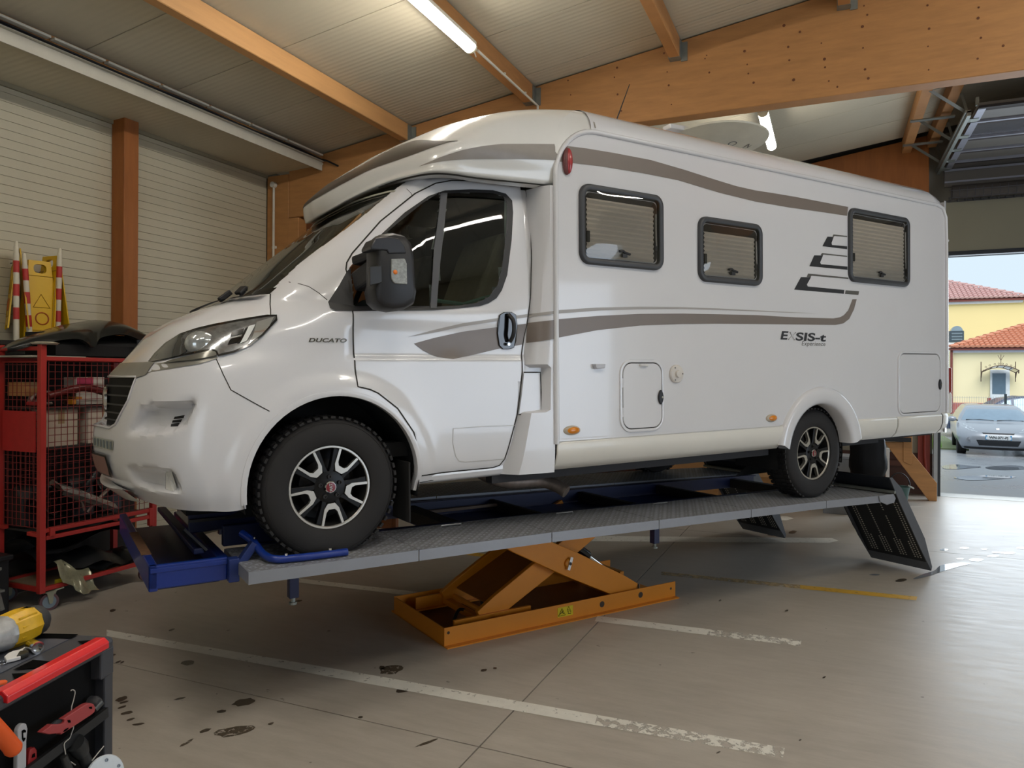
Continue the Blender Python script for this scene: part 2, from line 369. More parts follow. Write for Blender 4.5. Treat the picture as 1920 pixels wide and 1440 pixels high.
# main rafter at the van's nose end
P = [(-6.015, roof_z(-6.015)-.02), (-6.015, 3.66), (-5.7, 3.665), (-4.4, 3.95), (-2.3, 4.25), (8.6, 4.258), (8.6, roof_z(8.6)-.005)]
rafter = wood_beam('rafter', 'big tapered glulam beam running across the hall above the motorhome, dotted with nail plugs', MB().prism(P, xz(7.06), 0, .17))
PLUG = M('dark_knot', '#6a3d22', .7)
plug = None
for px in [(-2.467,4.766),(-2.438,4.616),(-1.957,4.813),(-1.984,4.723),(-1.95,4.549),(-1.912,4.381),(-1.463,4.692),(-1.447,4.562),(-1.42,4.374),(-1.494,4.877),(-1.093,4.789),(-1.108,4.761),(-1.068,4.624),(-0.752,4.77),(-0.728,4.644),(-0.718,4.559),(-0.671,4.468),(-0.412,4.943),(-0.375,4.744),(-0.365,4.623),(-0.328,4.44),(-0.1,4.73),(-0.074,4.584),(-0.069,4.512),(-0.038,4.385),(0.239,4.994),(0.265,4.911),(0.228,4.816),(0.233,4.63),(0.25,4.442),(0.276,4.36),(0.721,4.904),(0.734,4.705),(0.727,4.558),(0.732,4.36),(1.09,4.815),(1.086,4.728),(1.106,4.562),(1.084,4.395),(1.261,4.47),(-0.277,4.861),(0.031,4.323)]:
    if plug is None:
        plug = obj('nail_plug', MB().lathe([(.011, 0), (.011, .003), (.004, .004)], 10, (0, 0, 0), (0, -1, 0)), PLUG, rafter); c = plug
    else: c = plug.copy(); COL.objects.link(c); c.parent = rafter
    c.location = (px[0], 7.06, px[1]); s = .55+random.random()*.7; c.scale = (s, 1, s)
wood_beam('rafter', 'dark timber end rafter high on the gable wall behind the door track', MB().prism([(-6.35, 4.2), (-6.35, 3.7), (1.3, 4.37), (1.3, roof_z(1.3)-.01)], xz(12.4), 0, .16), WOOD_DARK)
# purlins
for x, lab in ((-5.56, 'thin orange purlin beside the cable tray at the left eaves'), (-4.35, 'bright orange purlin coming from the top edge left of the fluorescent tube'),
               (-2.87, 'greyish purlin carrying the long fluorescent tube'), (-1.38, 'short orange purlin at the top right of the tube, hung on the big beam'), (.08, 'purlin end at the top edge meeting the big beam near its right end')):
    z1 = roof_z(x)-.003; h = .1 if x < -5.5 else .19
    p = wood_beam('purlin', lab, MB().box((x-.05, -1, z1-h), (x+.05, 7.06, z1-.008)), WOOD if x > -4 or x < -5 else M('pale_glulam', '#c4945f', .55, noise=.12, scale=3, stretch=(5, .5, 5)), 'purlin')
    if x > -5: obj('joist_hanger', MB().box((x+.05, 6.97, z1-h), (x+.056, 7.06, z1-.02)).box((x-.056, 6.97, z1-h), (x-.05, 7.06, z1-.02)).box((x-.056, 6.97, z1-h-.005), (x+.056, 7.06, z1-h)).box((x+.05, 7.045, z1-h-.02), (x+.11, 7.056, z1-.03)), STEEL, p)
for x, lab in ((1.0, 'left one of the two orange purlins above the door track'), (1.33, 'right one of the two orange purlins above the door track')):
    z1 = roof_z(x)-.003; wood_beam('purlin', lab, MB().box((x-.06, 7.23, z1-.2), (x+.06, 12.4, z1-.008)), WOOD, 'purlin')
# posts
wood_beam('post', 'free standing orange timber post in the middle of the cream cladding', MB().box((-6.349, 4.94, 0), (-6.175, 5.10, 4.225)), WOOD_DARK, 'post')
col = wood_beam('column', 'broad timber column in the wall corner under the big beam', MB().box((-6.35, 7.06, 0), (-6.02, 7.23, 4.19)), WOOD, 'post')
tag(obj('conduit', MB().tube([(-6.22, 7.03, .2), (-6.22, 7.03, 4.05)], .014, 8).box((-6.245, 7.03, 3.3), (-6.195, 7.06, 3.33)).box((-6.245, 7.03, 2.2), (-6.195, 7.06, 2.23)).lathe([(.035, 0), (.035, .05)], 12, (-6.22, 7.0, 4.07), (0, 1, 0)), WHITE_PLASTIC, smooth=40), 'white conduit with a round box running down the corner column', 'pipe')
wm = struct('wall_middle', MB().box((-6.35, 7.24, 0), (-4.6, 7.3, 3.6)), M('brown_partition', '#6d4024', .7, noise=.15, scale=3))
for k in range(5): obj('plank', MB().box((-6.02+k*.275, 7.215, 0), (-6.02+k*.275+.268, 7.24, 3.69)), M('brown_plank', '#7a4a2a', .65, noise=.15, scale=3, stretch=(3, 3, .5)), wm)
wood_beam('knee_brace', 'short timber block under the beam haunch beside the corner column', MB().box((-6.02, 7.05, 3.1), (-5.86, 7.2, 3.655)), WOOD, 'beam')

# cable tray along the eaves
tr = thing('cable_tray', 'long white cable tray with black cables running along the left eaves', 'cable tray', (-5.5, 7.0, 4.2))
def rel(mb, o):
    L_ = Vector(o.location); mb.v = [(x-L_.x, y-L_.y, z-L_.z) for x, y, z in mb.v]; return mb
obj('tray', rel(MB().box((-5.62, -1, 4.265), (-5.46, 7.02, 4.27)).prism([(-5.535, 4.175), (-5.50, 4.165), (-5.495, 4.262), (-5.53, 4.272)], lambda a, b, t: (a, t, b), -1, 7.03), tr), M('white_tray', '#c4c0b2', .5), tr)
for i, (dx, dz) in enumerate(((-.005, .105), (-.02, .12), (-.035, .113), (0, .122))):
    pts = [(-5.49+dx+.006*sin(i+y*2.3), -1+y*.4, 4.175+dz+.006*cos(1.7*y+i*2)) for y in range(21)]
    pts[-1] = (-5.47+dx, 7.04, 4.28)
    obj('cable', rel(MB().tube(pts, .009, 6), tr), BLACK, tr, smooth=60)
jy = [wy for wy in [3.167,3.735,4.192,4.728,5.279,5.825,6.377,6.989]]
for a, b in zip(jy, jy[1:]): obj('trunking_cover', rel(MB().box((-5.5, a+.012, 4.318), (-5.44, b-.012, 4.338)), tr), WHITE_PLASTIC, tr, bevel=.006)
obj('cable_end', rel(MB().tube([(-5.49, 7.0, 4.29), (-5.42, 7.02, 4.27), (-5.28, 7.04, 4.2)], .011, 6), tr), BLACK, tr)
# conduit from lamp to rafter
tag(obj('lamp_conduit', MB().tube([(-2.80, 5.66, 4.56), (-2.80, 7.0, 4.56), (-2.79, 7.045, 4.55), (-2.79, 7.045, 4.2)], .012, 8).box((-2.82, 6.2, 4.56), (-2.78, 6.22, 4.574)).box((-2.82, 6.7, 4.56), (-2.78, 6.72, 4.574)), WHITE_PLASTIC, smooth=40), 'white conduit along the purlin from the fluorescent tube to the big beam', 'pipe')

# fluorescent fittings
TUBE = M('lit_diffuser', '#fff8ec', .4, noise=0, emit=66)
def lamp(x, y0, y1, z, label, group=None):
    t = thing('fluorescent_light', label, 'lamp', (x, (y0+y1)/2, z), 0, group)
    h = (y1-y0)/2; pr = [(.055*cos(a), .05*sin(a)) for a in [pi+pi*k/10 for k in range(11)]]
    obj('diffuser', MB().prism(pr, lambda a, b, s: (a, s, b), -h+.02, h-.02), TUBE, t, smooth=50)
    obj('housing', MB().box((-.06, -h, 0), (.06, h, .035)), WHITE_PLASTIC, t, bevel=.008)
    for s in (-1, 1): obj('end_cap', MB().prism([(.058*cos(a), .053*sin(a)) for a in [pi+pi*k/10 for k in range(11)]], lambda a, b, q: (a, q, b), s*h-.012, s*h+.012), M('cap_plastic', '#e9e2c8', .4), t)
    return t
l1 = lamp(-2.80, 4.0, 5.53, 4.535, 'long lit fluorescent tube under the greyish purlin at the top')
obj('lead', MB().tube(cat([(0, .77, .01), (.01, .82, -.03), (0, .87, -.04), (-.01, .86, .0), (.0, .84, .03)], 4), .005, 6), WHITE_PLASTIC, l1)
l2 = lamp(-.73, 8.75, 10.1, 4.76, 'short looking lit fluorescent tube behind the motorhome roof')
obj('suspension', MB().tube([(0, -.69, .03), (.0, -.69, .25)], .006, 6).box((-.05, -.78, .1), (.06, -.6, .2)).tube([(0, .6, .03), (0, .6, .24)], .006, 6), M('lamp_bracket', '#b9a78a', .5), l2)
obj('feed_wire', MB().tube([(0, -.7, .06), (-.9, -1.1, .02), (-2.2, -1.5, -.1)], .006, 6), GREY_PLASTIC, l2)
for i, (x, y) in enumerate(((.1, 1.4), (-2.8, .9), (2.9, 3.0), (2.9, 5.2), (.1, -1.0))):
    lamp(x, y-.75, y+.75, roof_z(x)-.26, ('lit fluorescent tube on the ceiling above the camera', 'lit fluorescent tube on the ceiling above the tool trolley', 'lit fluorescent tube on the ceiling right of the big floor joint', 'lit fluorescent tube on the ceiling at the right, nearest the big beam', 'lit fluorescent tube on the ceiling behind the camera')[i])

# gable wall with the open sectional door
GREYW = M('grey_wall_panel', '#8d897c', .6, noise=.06, scale=2)
wb = struct('wall_back', MB().box((-6.4, 12.77, .62), (1.40, 12.95, 6.4)).box((1.40, 12.77, 4.37), (8.8, 12.95, 6.9)).box((6.2, 12.77, 0), (8.8, 12.95, 4.4)), GREYW)
obj('dado', MB().box((-6.4, 12.74, 0), (1.40, 12.95, .62)), M('dark_brown_dado', '#46291f', .6, noise=.15, scale=5), wb)
obj('dado_rail', MB().box((-6.4, 12.7, .42), (1.2, 12.75, .5)), M('brown_rail', '#5a352a', .6), wb)
struct('wall_right_unseen', MB().box((8.9, -7, 0), (9.05, .6, 6.5)).box((8.9, 5.8, 0), (9.05, 12.77, 6.5)).box((8.9, .6, 3.7), (9.05, 5.8, 6.5)), CLAD)  # unseen wall added to cut the sky fill; its doorway admits daylight
struct('wall_front_unseen', MB().box((-6.55, -7.1, 0), (-.8, -6.95, 6.3)).box((3.2, -7.1, 0), (9.0, -6.95, 6.3)).box((-.8, -7.1, 3.6), (3.2, -6.95, 6.3)).box((-6.55, -7, 0), (-6.4, -1, 4.3)), CLAD)  # added out of view, holds back sky light except at the doorway
struct('trim_3', MB().box((1.40, 12.6, 3.63), (6.2, 12.78, 4.37)), M('lintel_panel', '#8f8b78', .55, noise=.04, scale=1.2))
struct('trim_4', MB().box((1.36, 12.58, 3.58), (6.3, 12.8, 3.64)), M('dark_seal', '#2b2f36', .6))
struct('trim_5', MB().box((1.455, 12.62, 0), (1.49, 12.82, 3.64)), M('dark_frame', '#2e343c', .5))
struct('trim_6', MB().box((1.40, 12.62, 0), (1.452, 12.72, 3.64)), M('aluminium_rail', '#a9adb0', .4, .6))
tag(obj('red_pipe', MB().tube([(1.30, 12.66, .1), (1.31, 12.66, .35), (1.285, 12.66, .6), (1.28, 12.66, 3)], .02, 8).box((1.20, 12.70, .1), (1.36, 12.73, 3.0)), M('red_paint_old', '#8c3528', .5), smooth=40), 'red pipe beside the door jamb behind the timber brace', 'pipe')

door = struct('door_1', MB().box((1.42, 9.9, 4.80), (1.46, 12.6, 4.86)).box((1.40, 9.9, 4.84), (1.46, 12.6, 4.87)).box((1.50, 9.85, 4.9), (1.53, 9.9, 4.99)), STEEL)
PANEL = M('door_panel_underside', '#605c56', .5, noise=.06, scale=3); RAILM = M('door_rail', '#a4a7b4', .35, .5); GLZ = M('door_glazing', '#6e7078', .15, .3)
ys_ = [9.80, 10.33, 11.0, 11.6, 12.15, 12.62]
for i, (a, b) in enumerate(zip(ys_, ys_[1:])):
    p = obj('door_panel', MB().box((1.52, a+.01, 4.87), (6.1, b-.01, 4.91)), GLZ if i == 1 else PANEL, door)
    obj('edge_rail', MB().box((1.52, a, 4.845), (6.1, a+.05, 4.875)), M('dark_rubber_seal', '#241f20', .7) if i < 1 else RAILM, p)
    obj('edge_seal', MB().box((1.52, a+.05, 4.85), (6.1, a+.13, 4.872)), M('seal_brown', '#332c2b', .8), p)  # dark brown strip next to each edge rail
    obj('roller_bracket', MB().box((1.46, b-.16, 4.84), (1.58, b-.04, 4.868)).cyl((1.44, b-.1, 4.855), (1.5, b-.1, 4.855), .022, 10), STEEL, p)
    obj('end_stile', MB().box((1.52, a+.05, 4.846), (1.60, b-.05, 4.87)), RAILM, p)
for k, y in enumerate((10.0, 11.1, 12.2)):
    obj('track_hanger', MB().bar((1.44, y, 4.86), (1.03, y-.2, roof_z(1.03)-.2), .035, .006, (0, 1, 0)).bar((1.44, y, 4.86), (1.40, y+.2, roof_z(1.4)-.2), .03, .006, (0, 1, 0)), STEEL, door)
    if k: obj('cross_strap', MB().box((.92, y-.28, roof_z(1.0)-.215), (1.42, y-.2, roof_z(1.0)-.2)), STEEL, door)
# counterbalance drum behind wire guard above the lintel
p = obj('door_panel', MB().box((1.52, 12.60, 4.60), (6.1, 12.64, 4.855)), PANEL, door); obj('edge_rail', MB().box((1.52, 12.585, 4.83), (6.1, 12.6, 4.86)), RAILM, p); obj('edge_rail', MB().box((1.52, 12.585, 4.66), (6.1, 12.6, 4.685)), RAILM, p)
g = obj('spring_drum', MB().cyl((1.6, 12.48, 4.49), (6.1, 12.48, 4.49), .10, 20), M('drum', '#4a4440', .6), door, smooth=40)
mb = MB()
for k in range(46): mb.tube([(1.58+k*.1, 12.48+.14*cos(a), 4.49+.14*sin(a)) for a in [pi*.9+pi*1.0*j/6 for j in range(7)]], .004, 4)
for a in (pi*1.0, pi*1.25, pi*1.5, pi*1.75): mb.tube([(1.55, 12.48+.14*cos(a), 4.49+.14*sin(a)), (6.1, 12.48+.14*cos(a), 4.49+.14*sin(a))], .004, 4)
obj('wire_guard', mb, M('guard_wire', '#55555c', .5, .3), door)

# ================================================================ THE MOTORHOME
van = thing('motorhome', 'white motorhome with grey-brown stripes standing on the raised scissor lift', 'motorhome')
ax_x = Vector((.55770, .82994, .01319)); ax_y = Vector((-.83001, .55775, 0)); ax_z = ax_x.cross(ax_y).normalized(); ax_x.normalize()
VM = Matrix(((ax_x.x, ax_y.x, ax_z.x, -2.37553), (ax_x.y, ax_y.y, ax_z.y, 3.12285), (ax_x.z, ax_y.z, ax_z.z, 1.19262), (0, 0, 0, 1)))
van.matrix_world = VM
WHITE = M('white_paint', '#d8d8db', .22, noise=.012, scale=3, coat=.6)
CAPW = M('white_gelcoat', '#dad9d5', .25, noise=.03, scale=2.5, coat=.5)
SKIRT = M('dusty_white_skirt', '#dedbd3', .35, noise=.04, scale=2.2, coat=.3)
TAUPE = M('taupe_decal', '#7a7069', .35, noise=.03); TAUPE2 = M('pale_taupe_decal', '#a39f9b', .35, noise=.03); INK = M('charcoal_decal', '#2b2c30', .35); GREYD = M('dark_grey_decal', '#5a5854', .35)
SEAM = M('panel_gap', '#26241f', .8, noise=.05)
BLK = M('black_trim', '#1c1c1f', .45, noise=.12, scale=12); BLKG = M('gloss_black', '#0c0c0e', .12, coat=.5)
DARKIN = M('dark_underbody', '#131315', .85)
YC = 1.0
rows = [
 [(-.90,1,-.045),(-.86,.65,-.05),(-.79,.38,-.06),(-.70,.17,-.066),(-.59,.07,-.07),(-.45,.035,-.072),(-.2,.03,-.02),(0,.03,-.02),(.32,.03,-.02),(.7,.035,-.015),(1.06,.035,-.01)],
 [(-.985,1,.05),(-.928,.65,.05),(-.86,.38,.045),(-.765,.15,.035),(-.63,.045,.025),(-.46,.012,.02),(-.2,0,.06),(0,0,.06),(.3,0,.06),(.7,0,.06),(1.09,.0,.06)],
 [(-1.02,1,.21),(-.955,.65,.21),(-.887,.38,.205),(-.79,.15,.195),(-.655,.035,.185),(-.46,0,.18),(-.2,-.01,.2),(0,-.01,.2),(.3,-.01,.2),(.7,-.012,.2),(1.15,-.012,.2)],
 [(-1.0,1,.38),(-.94,.65,.38),(-.875,.38,.375),(-.785,.16,.37),(-.645,.04,.37),(-.45,0,.37),(-.2,-.01,.41),(0,-.012,.43),(.3,-.012,.41),(.7,-.012,.4),(1.19,-.012,.4)],
 [(-.95,1,.56),(-.895,.65,.56),(-.84,.38,.56),(-.755,.18,.565),(-.622,.065,.575),(-.45,.015,.585),(-.2,-.005,.6),(0,-.005,.6),(.3,-.005,.6),(.7,-.005,.6),(1.2,-.005,.6)],
 [(-.885,1,.645),(-.85,.65,.645),(-.805,.40,.65),(-.735,.22,.66),(-.61,.10,.685),(-.44,.05,.70),(-.2,.015,.72),(0,0,.72),(.3,0,.72),(.7,0,.72),(1.21,0,.72)],
 [(-.80,1,.745),(-.775,.65,.75),(-.728,.40,.76),(-.67,.25,.77),(-.54,.14,.785),(-.39,.075,.80),(-.2,.03,.81),(0,.005,.82),(.3,0,.83),(.7,0,.84),(1.225,0,.85)],
 [(-.705,1,.84),(-.695,.65,.845),(-.645,.40,.85),(-.56,.27,.857),(-.44,.175,.87),(-.31,.11,.885),(-.15,.055,.89),(.02,.02,.90),(.3,.0,.92),(.7,0,.93),(1.235,0,.94)],
 [(-.56,1,.93),(-.55,.65,.933),(-.50,.42,.938),(-.42,.31,.945),(-.33,.23,.952),(-.22,.15,.958),(-.1,.09,.963),(.05,.04,.965),(.3,.018,.97),(.7,.01,.975),(1.24,.0,.985)],
 [(-.37,1,1.015),(-.365,.65,1.015),(-.335,.44,1.017),(-.295,.33,1.018),(-.24,.235,1.02),(-.16,.15,1.025),(-.05,.09,1.03),(.08,.05,1.04),(.32,.025,1.05),(.7,.018,1.05),(1.245,.005,1.07)],
 [(-.16,1,1.2),(-.15,.65,1.2),(-.115,.42,1.2),(-.085,.3,1.2),(-.04,.21,1.2),(.02,.155,1.2),(.1,.11,1.2),(.2,.08,1.205),(.36,.055,1.21),(.7,.04,1.21),(1.25,.025,1.22)],
 [(.14,1,1.45),(.15,.65,1.45),(.19,.42,1.45),(.22,.31,1.45),(.255,.23,1.45),(.30,.175,1.45),(.37,.14,1.45),(.45,.11,1.45),(.55,.09,1.45),(.75,.075,1.45),(1.25,.055,1.46)],
 [(.40,1,1.67),(.41,.65,1.67),(.44,.44,1.67),(.465,.34,1.67),(.49,.26,1.67),(.53,.205,1.67),(.58,.175,1.67),(.64,.145,1.67),(.72,.13,1.67),(.85,.115,1.68),(1.25,.095,1.70)],
 [(.52,1,1.76),(.53,.65,1.76),(.56,.46,1.76),(.58,.37,1.76),(.61,.29,1.76),(.65,.235,1.76),(.70,.20,1.76),(.75,.175,1.76),(.82,.155,1.76),(.93,.14,1.76),(1.25,.115,1.78)],
]
NS = 11
def loft(rows, ns, extra=None):
    cols = [catmull([Vector(p) for p in r], ns) for r in rows]
    T = list(zip(*cols)); T = [catmull(list(c), ns) for c in T]
    G = [list(r) for r in zip(*T)]
    for r in G:
        for p in r:
            if extra: extra(p)
    return G
def sm(a, b, x):
    t = max(0, min(1, (x-a)/(b-a))); return t*t*(3-2*t)
def pin(poly, x, z):
    c = False; j = len(poly)-1
    for i in range(len(poly)):
        xi, zi = poly[i]; xj, zj = poly[j]
        if (zi > z) != (zj > z) and x < (xj-xi)*(z-zi)/(zj-zi)+xi: c = not c
        j = i
    return c
def pdist(poly, x, z):
    d = 9
    for i in range(len(poly)):
        (ax, az), (bx, bz) = poly[i-1], poly[i]; ex, ez = bx-ax, bz-az; L2 = ex*ex+ez*ez or 1e-9
        t = max(0, min(1, ((x-ax)*ex+(z-az)*ez)/L2)); d = min(d, math.hypot(x-ax-ex*t, z-az-ez*t))
    return d
SCOOP1 = [(-0.86,0.435),(-0.812,0.455),(-0.647,0.477),(-0.634,0.455),(-0.68,0.345),(-0.73,0.317),(-0.875,0.284),(-0.928,0.27)]
SCOOP2 = [(-0.927,0.126),(-0.891,0.145),(-0.748,0.147),(-0.724,0.126),(-0.698,0.048),(-0.703,0.019),(-0.818,0.019),(-0.877,0.037)]
ACX, ACZ, ACR = .03, .02, .46
def dress(p):
    x, y, z = p
    if y < .6:
        r = math.hypot(x-ACX, z-ACZ)
        if z > -.1 and r > .3: p.y -= .02*(1-sm(.50, .60, r))*sm(-.3, .0, z)*(1-sm(.25, .5, y))
        for sc, dep in ((SCOOP1, .085), (SCOOP2, .06)):
            if pin(sc, x, z):
                k = sm(0, .035, pdist(sc, x, z))*sm(min(q[0] for q in sc), min(q[0] for q in sc)+.11, x); p.y += dep*k; p.x += dep*.5*k
        # body side crease of the door
        if x > .1 and y < .1: p.y += .012*sm(.66, .69, z)*(1-sm(.80, .9, z))
G = loft(rows, NS, dress)
def mirror_y(p): return Vector((p.x, 2*YC-p.y, p.z))
shell_bm = MB().grid(G)
BVH = BVHTree.FromPolygons([Vector(v) for v in shell_bm.v], shell_bm.f)
def sy(x, z, off=0):
    for k in range(8):
        h = BVH.ray_cast(Vector((x-.02*k, -1, z)), Vector((0, 1, 0)))[0]
        if h or x < 1: break
    return (h.y if h else .02)-off
def sx(y, z, off=0):
    yy = y if y <= 1 else 2-y
    h = BVH.ray_cast(Vector((-3, min(yy, .998), z)), Vector((1, 0, 0)))[0]
    return (h.x if h else -.9)-off
GLASS_A = [(0.14,1.156),(0.335,1.349),(0.465,1.459),(0.583,1.557),(0.689,1.63),(0.702,1.626),(0.622,1.283),(0.579,0.963),(0.135,0.945)]
GLASS_B = [(0.745,1.634),(0.897,1.657),(1.05,1.67),(1.114,1.658),(1.139,1.614),(1.12,1.457),(1.062,1.206),(1.024,1.106),(0.959,1.03),(0.881,0.995),(0.763,0.974),(0.619,0.962),(0.657,1.224)]
WIND = [(-0.219,1.037),(0.016,1.242),(0.324,1.519),(0.511,1.691)]
GP0 = [(.45, .58), (1.55, .58), (1.52, .46), (1.40, .335), (1.31, .31), (.69, .31), (.60, .335), (.48, .46)]
def in_glass(c):
    x, y, z = c
    for g in (GLASS_A, GLASS_B):
        if y < .5 and x > .05 and (pin(g, x, z) or pdist(g, x, z) < .003): return True
    return False
def wind_u(p):  # inside the windscreen: between base row 9 and top row, inboard of the pillar
    return 1.04 < p.z < 1.70 and p.y > .245-.0*p.z
# faces: cab panels split the way the van's are
parts = {'front_bumper': [], 'bonnet': [], 'front_wing': [], 'cab_door': [], 'cab_pillar': []}
DOOR = [(0.116,1.146),(0.139,1.199),(0.162,1.239),(0.342,1.437),(0.559,1.62),(0.686,1.693),(0.788,1.722),(1.051,1.751),(1.284,1.759),(1.301,1.588),(1.283,1.281),(1.246,0.981),(1.222,0.841),(1.186,0.669),(1.185,0.595),(1.141,0.335),(1.079,0.136),(1.057,0.073),(1.028,0.037),(0.983,0.025),(0.713,0.024),(0.512,0.019),(0.499,0.038),(0.455,0.264),(0.36,0.399),(0.251,0.483),(0.206,0.504),(0.138,0.514),(0.131,0.731),(0.126,0.899)]
BUMP = [(-2, -1), (-.44, -1), (-.38, .2)]+[(-0.316,0.407),(-0.489,0.515),(-0.556,0.679),(-0.802,0.618),(-0.878,0.625)]+[(-2, .6)]
BONN = [(-2, .62)]+[(-0.878,0.625),(-0.799,0.65),(-0.695,0.781),(-0.531,0.841),(-0.276,0.891),(-0.241,1.014)]+[(-.2, 1.02), (-.2, 1.2), (-2, 1.2)]
V_, F_ = shell_bm.v, shell_bm.f
for f in F_:
    c = Vector((0, 0, 0))
    for i in f: c += Vector(V_[i])
    c /= len(f)
    if c.y < .5 and math.hypot(c.x-ACX, c.z-ACZ) < ACR-.012: continue
    if in_glass(c): continue
    if c.x < -.7 and pin(GP0, c.y, c.z): continue
    if wind_u(c): continue
    if c.y < .3 and pin(DOOR, c.x, c.z) and c.x > .0: k = 'cab_door'
    elif pin(BUMP, c.x, c.z): k = 'front_bumper'
    elif pin(BONN, c.x, c.z): k = 'bonnet'
    elif c.x > .9 and c.y < .3 and c.z < 1.71: continue
    elif c.z < 1.03 and c.x < .7: k = 'front_wing'
    else: k = 'cab_pillar'
    parts[k].append(f)
def snap(v):
    x, y, z = v; r = math.hypot(x-ACX, z-ACZ)
    if y < .5 and r < ACR+.006: return (ACX+(x-ACX)*ACR/max(r, .01), y, ACZ+(z-ACZ)*ACR/max(r, .01))
    return v
for nm, fs in parts.items():
    for side in (0, 1):
        used = {}; mb = MB()
        for f in fs:
            q = []
            for i in f:
                if i not in used:
                    used[i] = len(mb.v); v = snap(V_[i]); mb.v.append(v if not side else (v[0], 2*YC-v[1], v[2]))
                q.append(used[i])
            mb.f.append(tuple(q) if side else tuple(q[::-1]))
        if side == 0: m0 = mb
    if nm in ('front_bumper', 'bonnet'):   # one piece across the nose
        n = len(m0.v); m0.v += mb.v; m0.f += [tuple(n+i for i in f) for f in mb.f]
        obj(nm, m0, WHITE, van, smooth=42, fix=True)
    else:
        for m_ in (m0, mb):
            par = list(range(len(m_.v)))
            def root(i):
                while par[i] != i: par[i] = par[par[i]]; i = par[i]
                return i
            for f in m_.f:
                for i in f[1:]: par[root(i)] = root(f[0])
            comp = {}
            for f in m_.f: comp.setdefault(root(f[0]), []).append(f)
            for fs_ in comp.values():
                if len(fs_) < 6: continue
                use = sorted({i for f in fs_ for i in f}); mp = {i: k for k, i in enumerate(use)}; q = MB(); q.v = [m_.v[i] for i in use]; q.f = [tuple(mp[i] for i in f) for f in fs_]
                obj(nm, q, WHITE, van, smooth=42)
# ---- draping helpers: a flat outline laid on the shell
def cdt(poly, step):
    P = [Vector(p) for p in poly]; n = len(P); pts = list(P); edges = []
    # densify outline
    D = []
    for i in range(n):
        a, b = P[i], P[(i+1) % n]; k = max(1, int((b-a).length/step))
        D += [a.lerp(b, j/k) for j in range(k)]
    n = len(D); x0 = min(p.x for p in D); x1 = max(p.x for p in D); y0 = min(p.y for p in D); y1 = max(p.y for p in D)
    pl = [(p.x, p.y) for p in D]; inner = []
    i = x0+step/2
    while i < x1:
        j = y0+step/2
        while j < y1:
            if pin(pl, i, j) and pdist(pl, i, j) > step*.4: inner.append(Vector((i, j)))
            j += step
        i += step
    v, _, f, *_ = delaunay_2d_cdt(D+inner, [(k, (k+1) % n) for k in range(n)], [], 1, 1e-6)
    return v, f
def drape(name, poly, mat, parent, off=.002, step=.04, fn=None, axis='y', smooth=40):
    v, f = cdt(poly, step); fn = fn or sy; mb = MB()
    if axis == 'y': mb.v = [(a, fn(a, b, off), b) for a, b in v]; ref = Vector((0, -1, 0))
    else: mb.v = [(fn(a, b, off), a, b) for a, b in v]; ref = Vector((-1, 0, 0))
    for q in f:
        a, b, c = (Vector(mb.v[i]) for i in q[:3])
        mb.f.append(tuple(q) if (b-a).cross(c-a).dot(ref) > 0 else tuple(q)[::-1])
    return obj(name, mb, mat, parent, smooth=smooth)
def ribbon(name, pts, w, mat, parent, fn=None, off=.002, step=.03, axis='y', closed=False):
    P = [Vector(p) for p in pts]+([Vector(pts[0])] if closed else []); D = []
    for a, b in zip(P, P[1:]):
        k = max(1, int((b-a).length/step)); D += [a.lerp(b, j/k) for j in range(k)]
    D.append(P[-1]); fn = fn or sy; mb = MB(); rws = []
    for i, p in enumerate(D):
        t = (D[min(i+1, len(D)-1)]-D[max(i-1, 0)]).normalized(); nn = Vector((-t.y, t.x))*w/2; r = []
        for q in (p-nn, p+nn): r.append((q.x, fn(q.x, q.y, off), q.y) if axis == 'y' else (fn(q.x, q.y, off), q.x, q.y))
        rws.append(r)
    mb.grid(rws)
    a, b, c = (Vector(mb.v[i]) for i in mb.f[0][:3])
    if (b-a).cross(c-a).dot(Vector((0, -1, 0)) if axis == 'y' else Vector((-1, 0, 0))) < 0: mb.f = [f[::-1] for f in mb.f]
    return obj(name, mb, mat, parent, smooth=40)
HY = -.09                                     # near side plane of the living body
flat = lambda x, z, off=0: HY-off

# ---- cab seams, trim
ribbon('door_seam', [(0.128,0.899),(0.129,0.759),(0.132,0.618),(0.138,0.52),(0.206,0.504),(0.251,0.483),(0.36,0.399),(0.455,0.264),(0.485,0.143),(0.502,0.032),(0.512,0.019),(0.713,0.024),(0.983,0.025),(1.028,0.037),(1.057,0.073),(1.079,0.136),(1.141,0.335),(1.163,0.453),(1.185,0.595),(1.186,0.669),(1.223,0.873),(1.251,1.037),(1.283,1.281),(1.301,1.588),(1.284,1.759),(1.051,1.751),(0.788,1.722),(0.686,1.693),(0.559,1.62),(0.342,1.437),(0.162,1.239),(0.126,1.184),(0.116,1.146),(0.122,1.098),(0.125,0.984),(0.128,0.899)], .0075, SEAM, van, fn=lambda x, z, off=0: sy(min(x, 1.235), z, off))
ribbon('bumper_seam', [(-0.316,0.407),(-0.4,0.459),(-0.489,0.515),(-0.522,0.595),(-0.55,0.679)], .0045, SEAM, van)
ribbon('bonnet_seam', [(-0.276,0.886),(-0.26,0.949),(-0.243,1.011)], .005, SEAM, van)
ribbon('wing_seam', [(-0.156,1.074),(-0.113,1.061),(-0.075,1.046),(-0.034,1.012),(0.004,0.975)], .004, SEAM, van)
ribbon('pillar_seam', [(0.497,1.67),(0.524,1.648),(0.538,1.621),(0.54,1.604)], .003, SEAM, van)
ribbon('sill_seam', [(0.493,-0.024),(0.723,-0.004),(0.972,0.016),(1.028,0.018)], .004, SEAM, van)
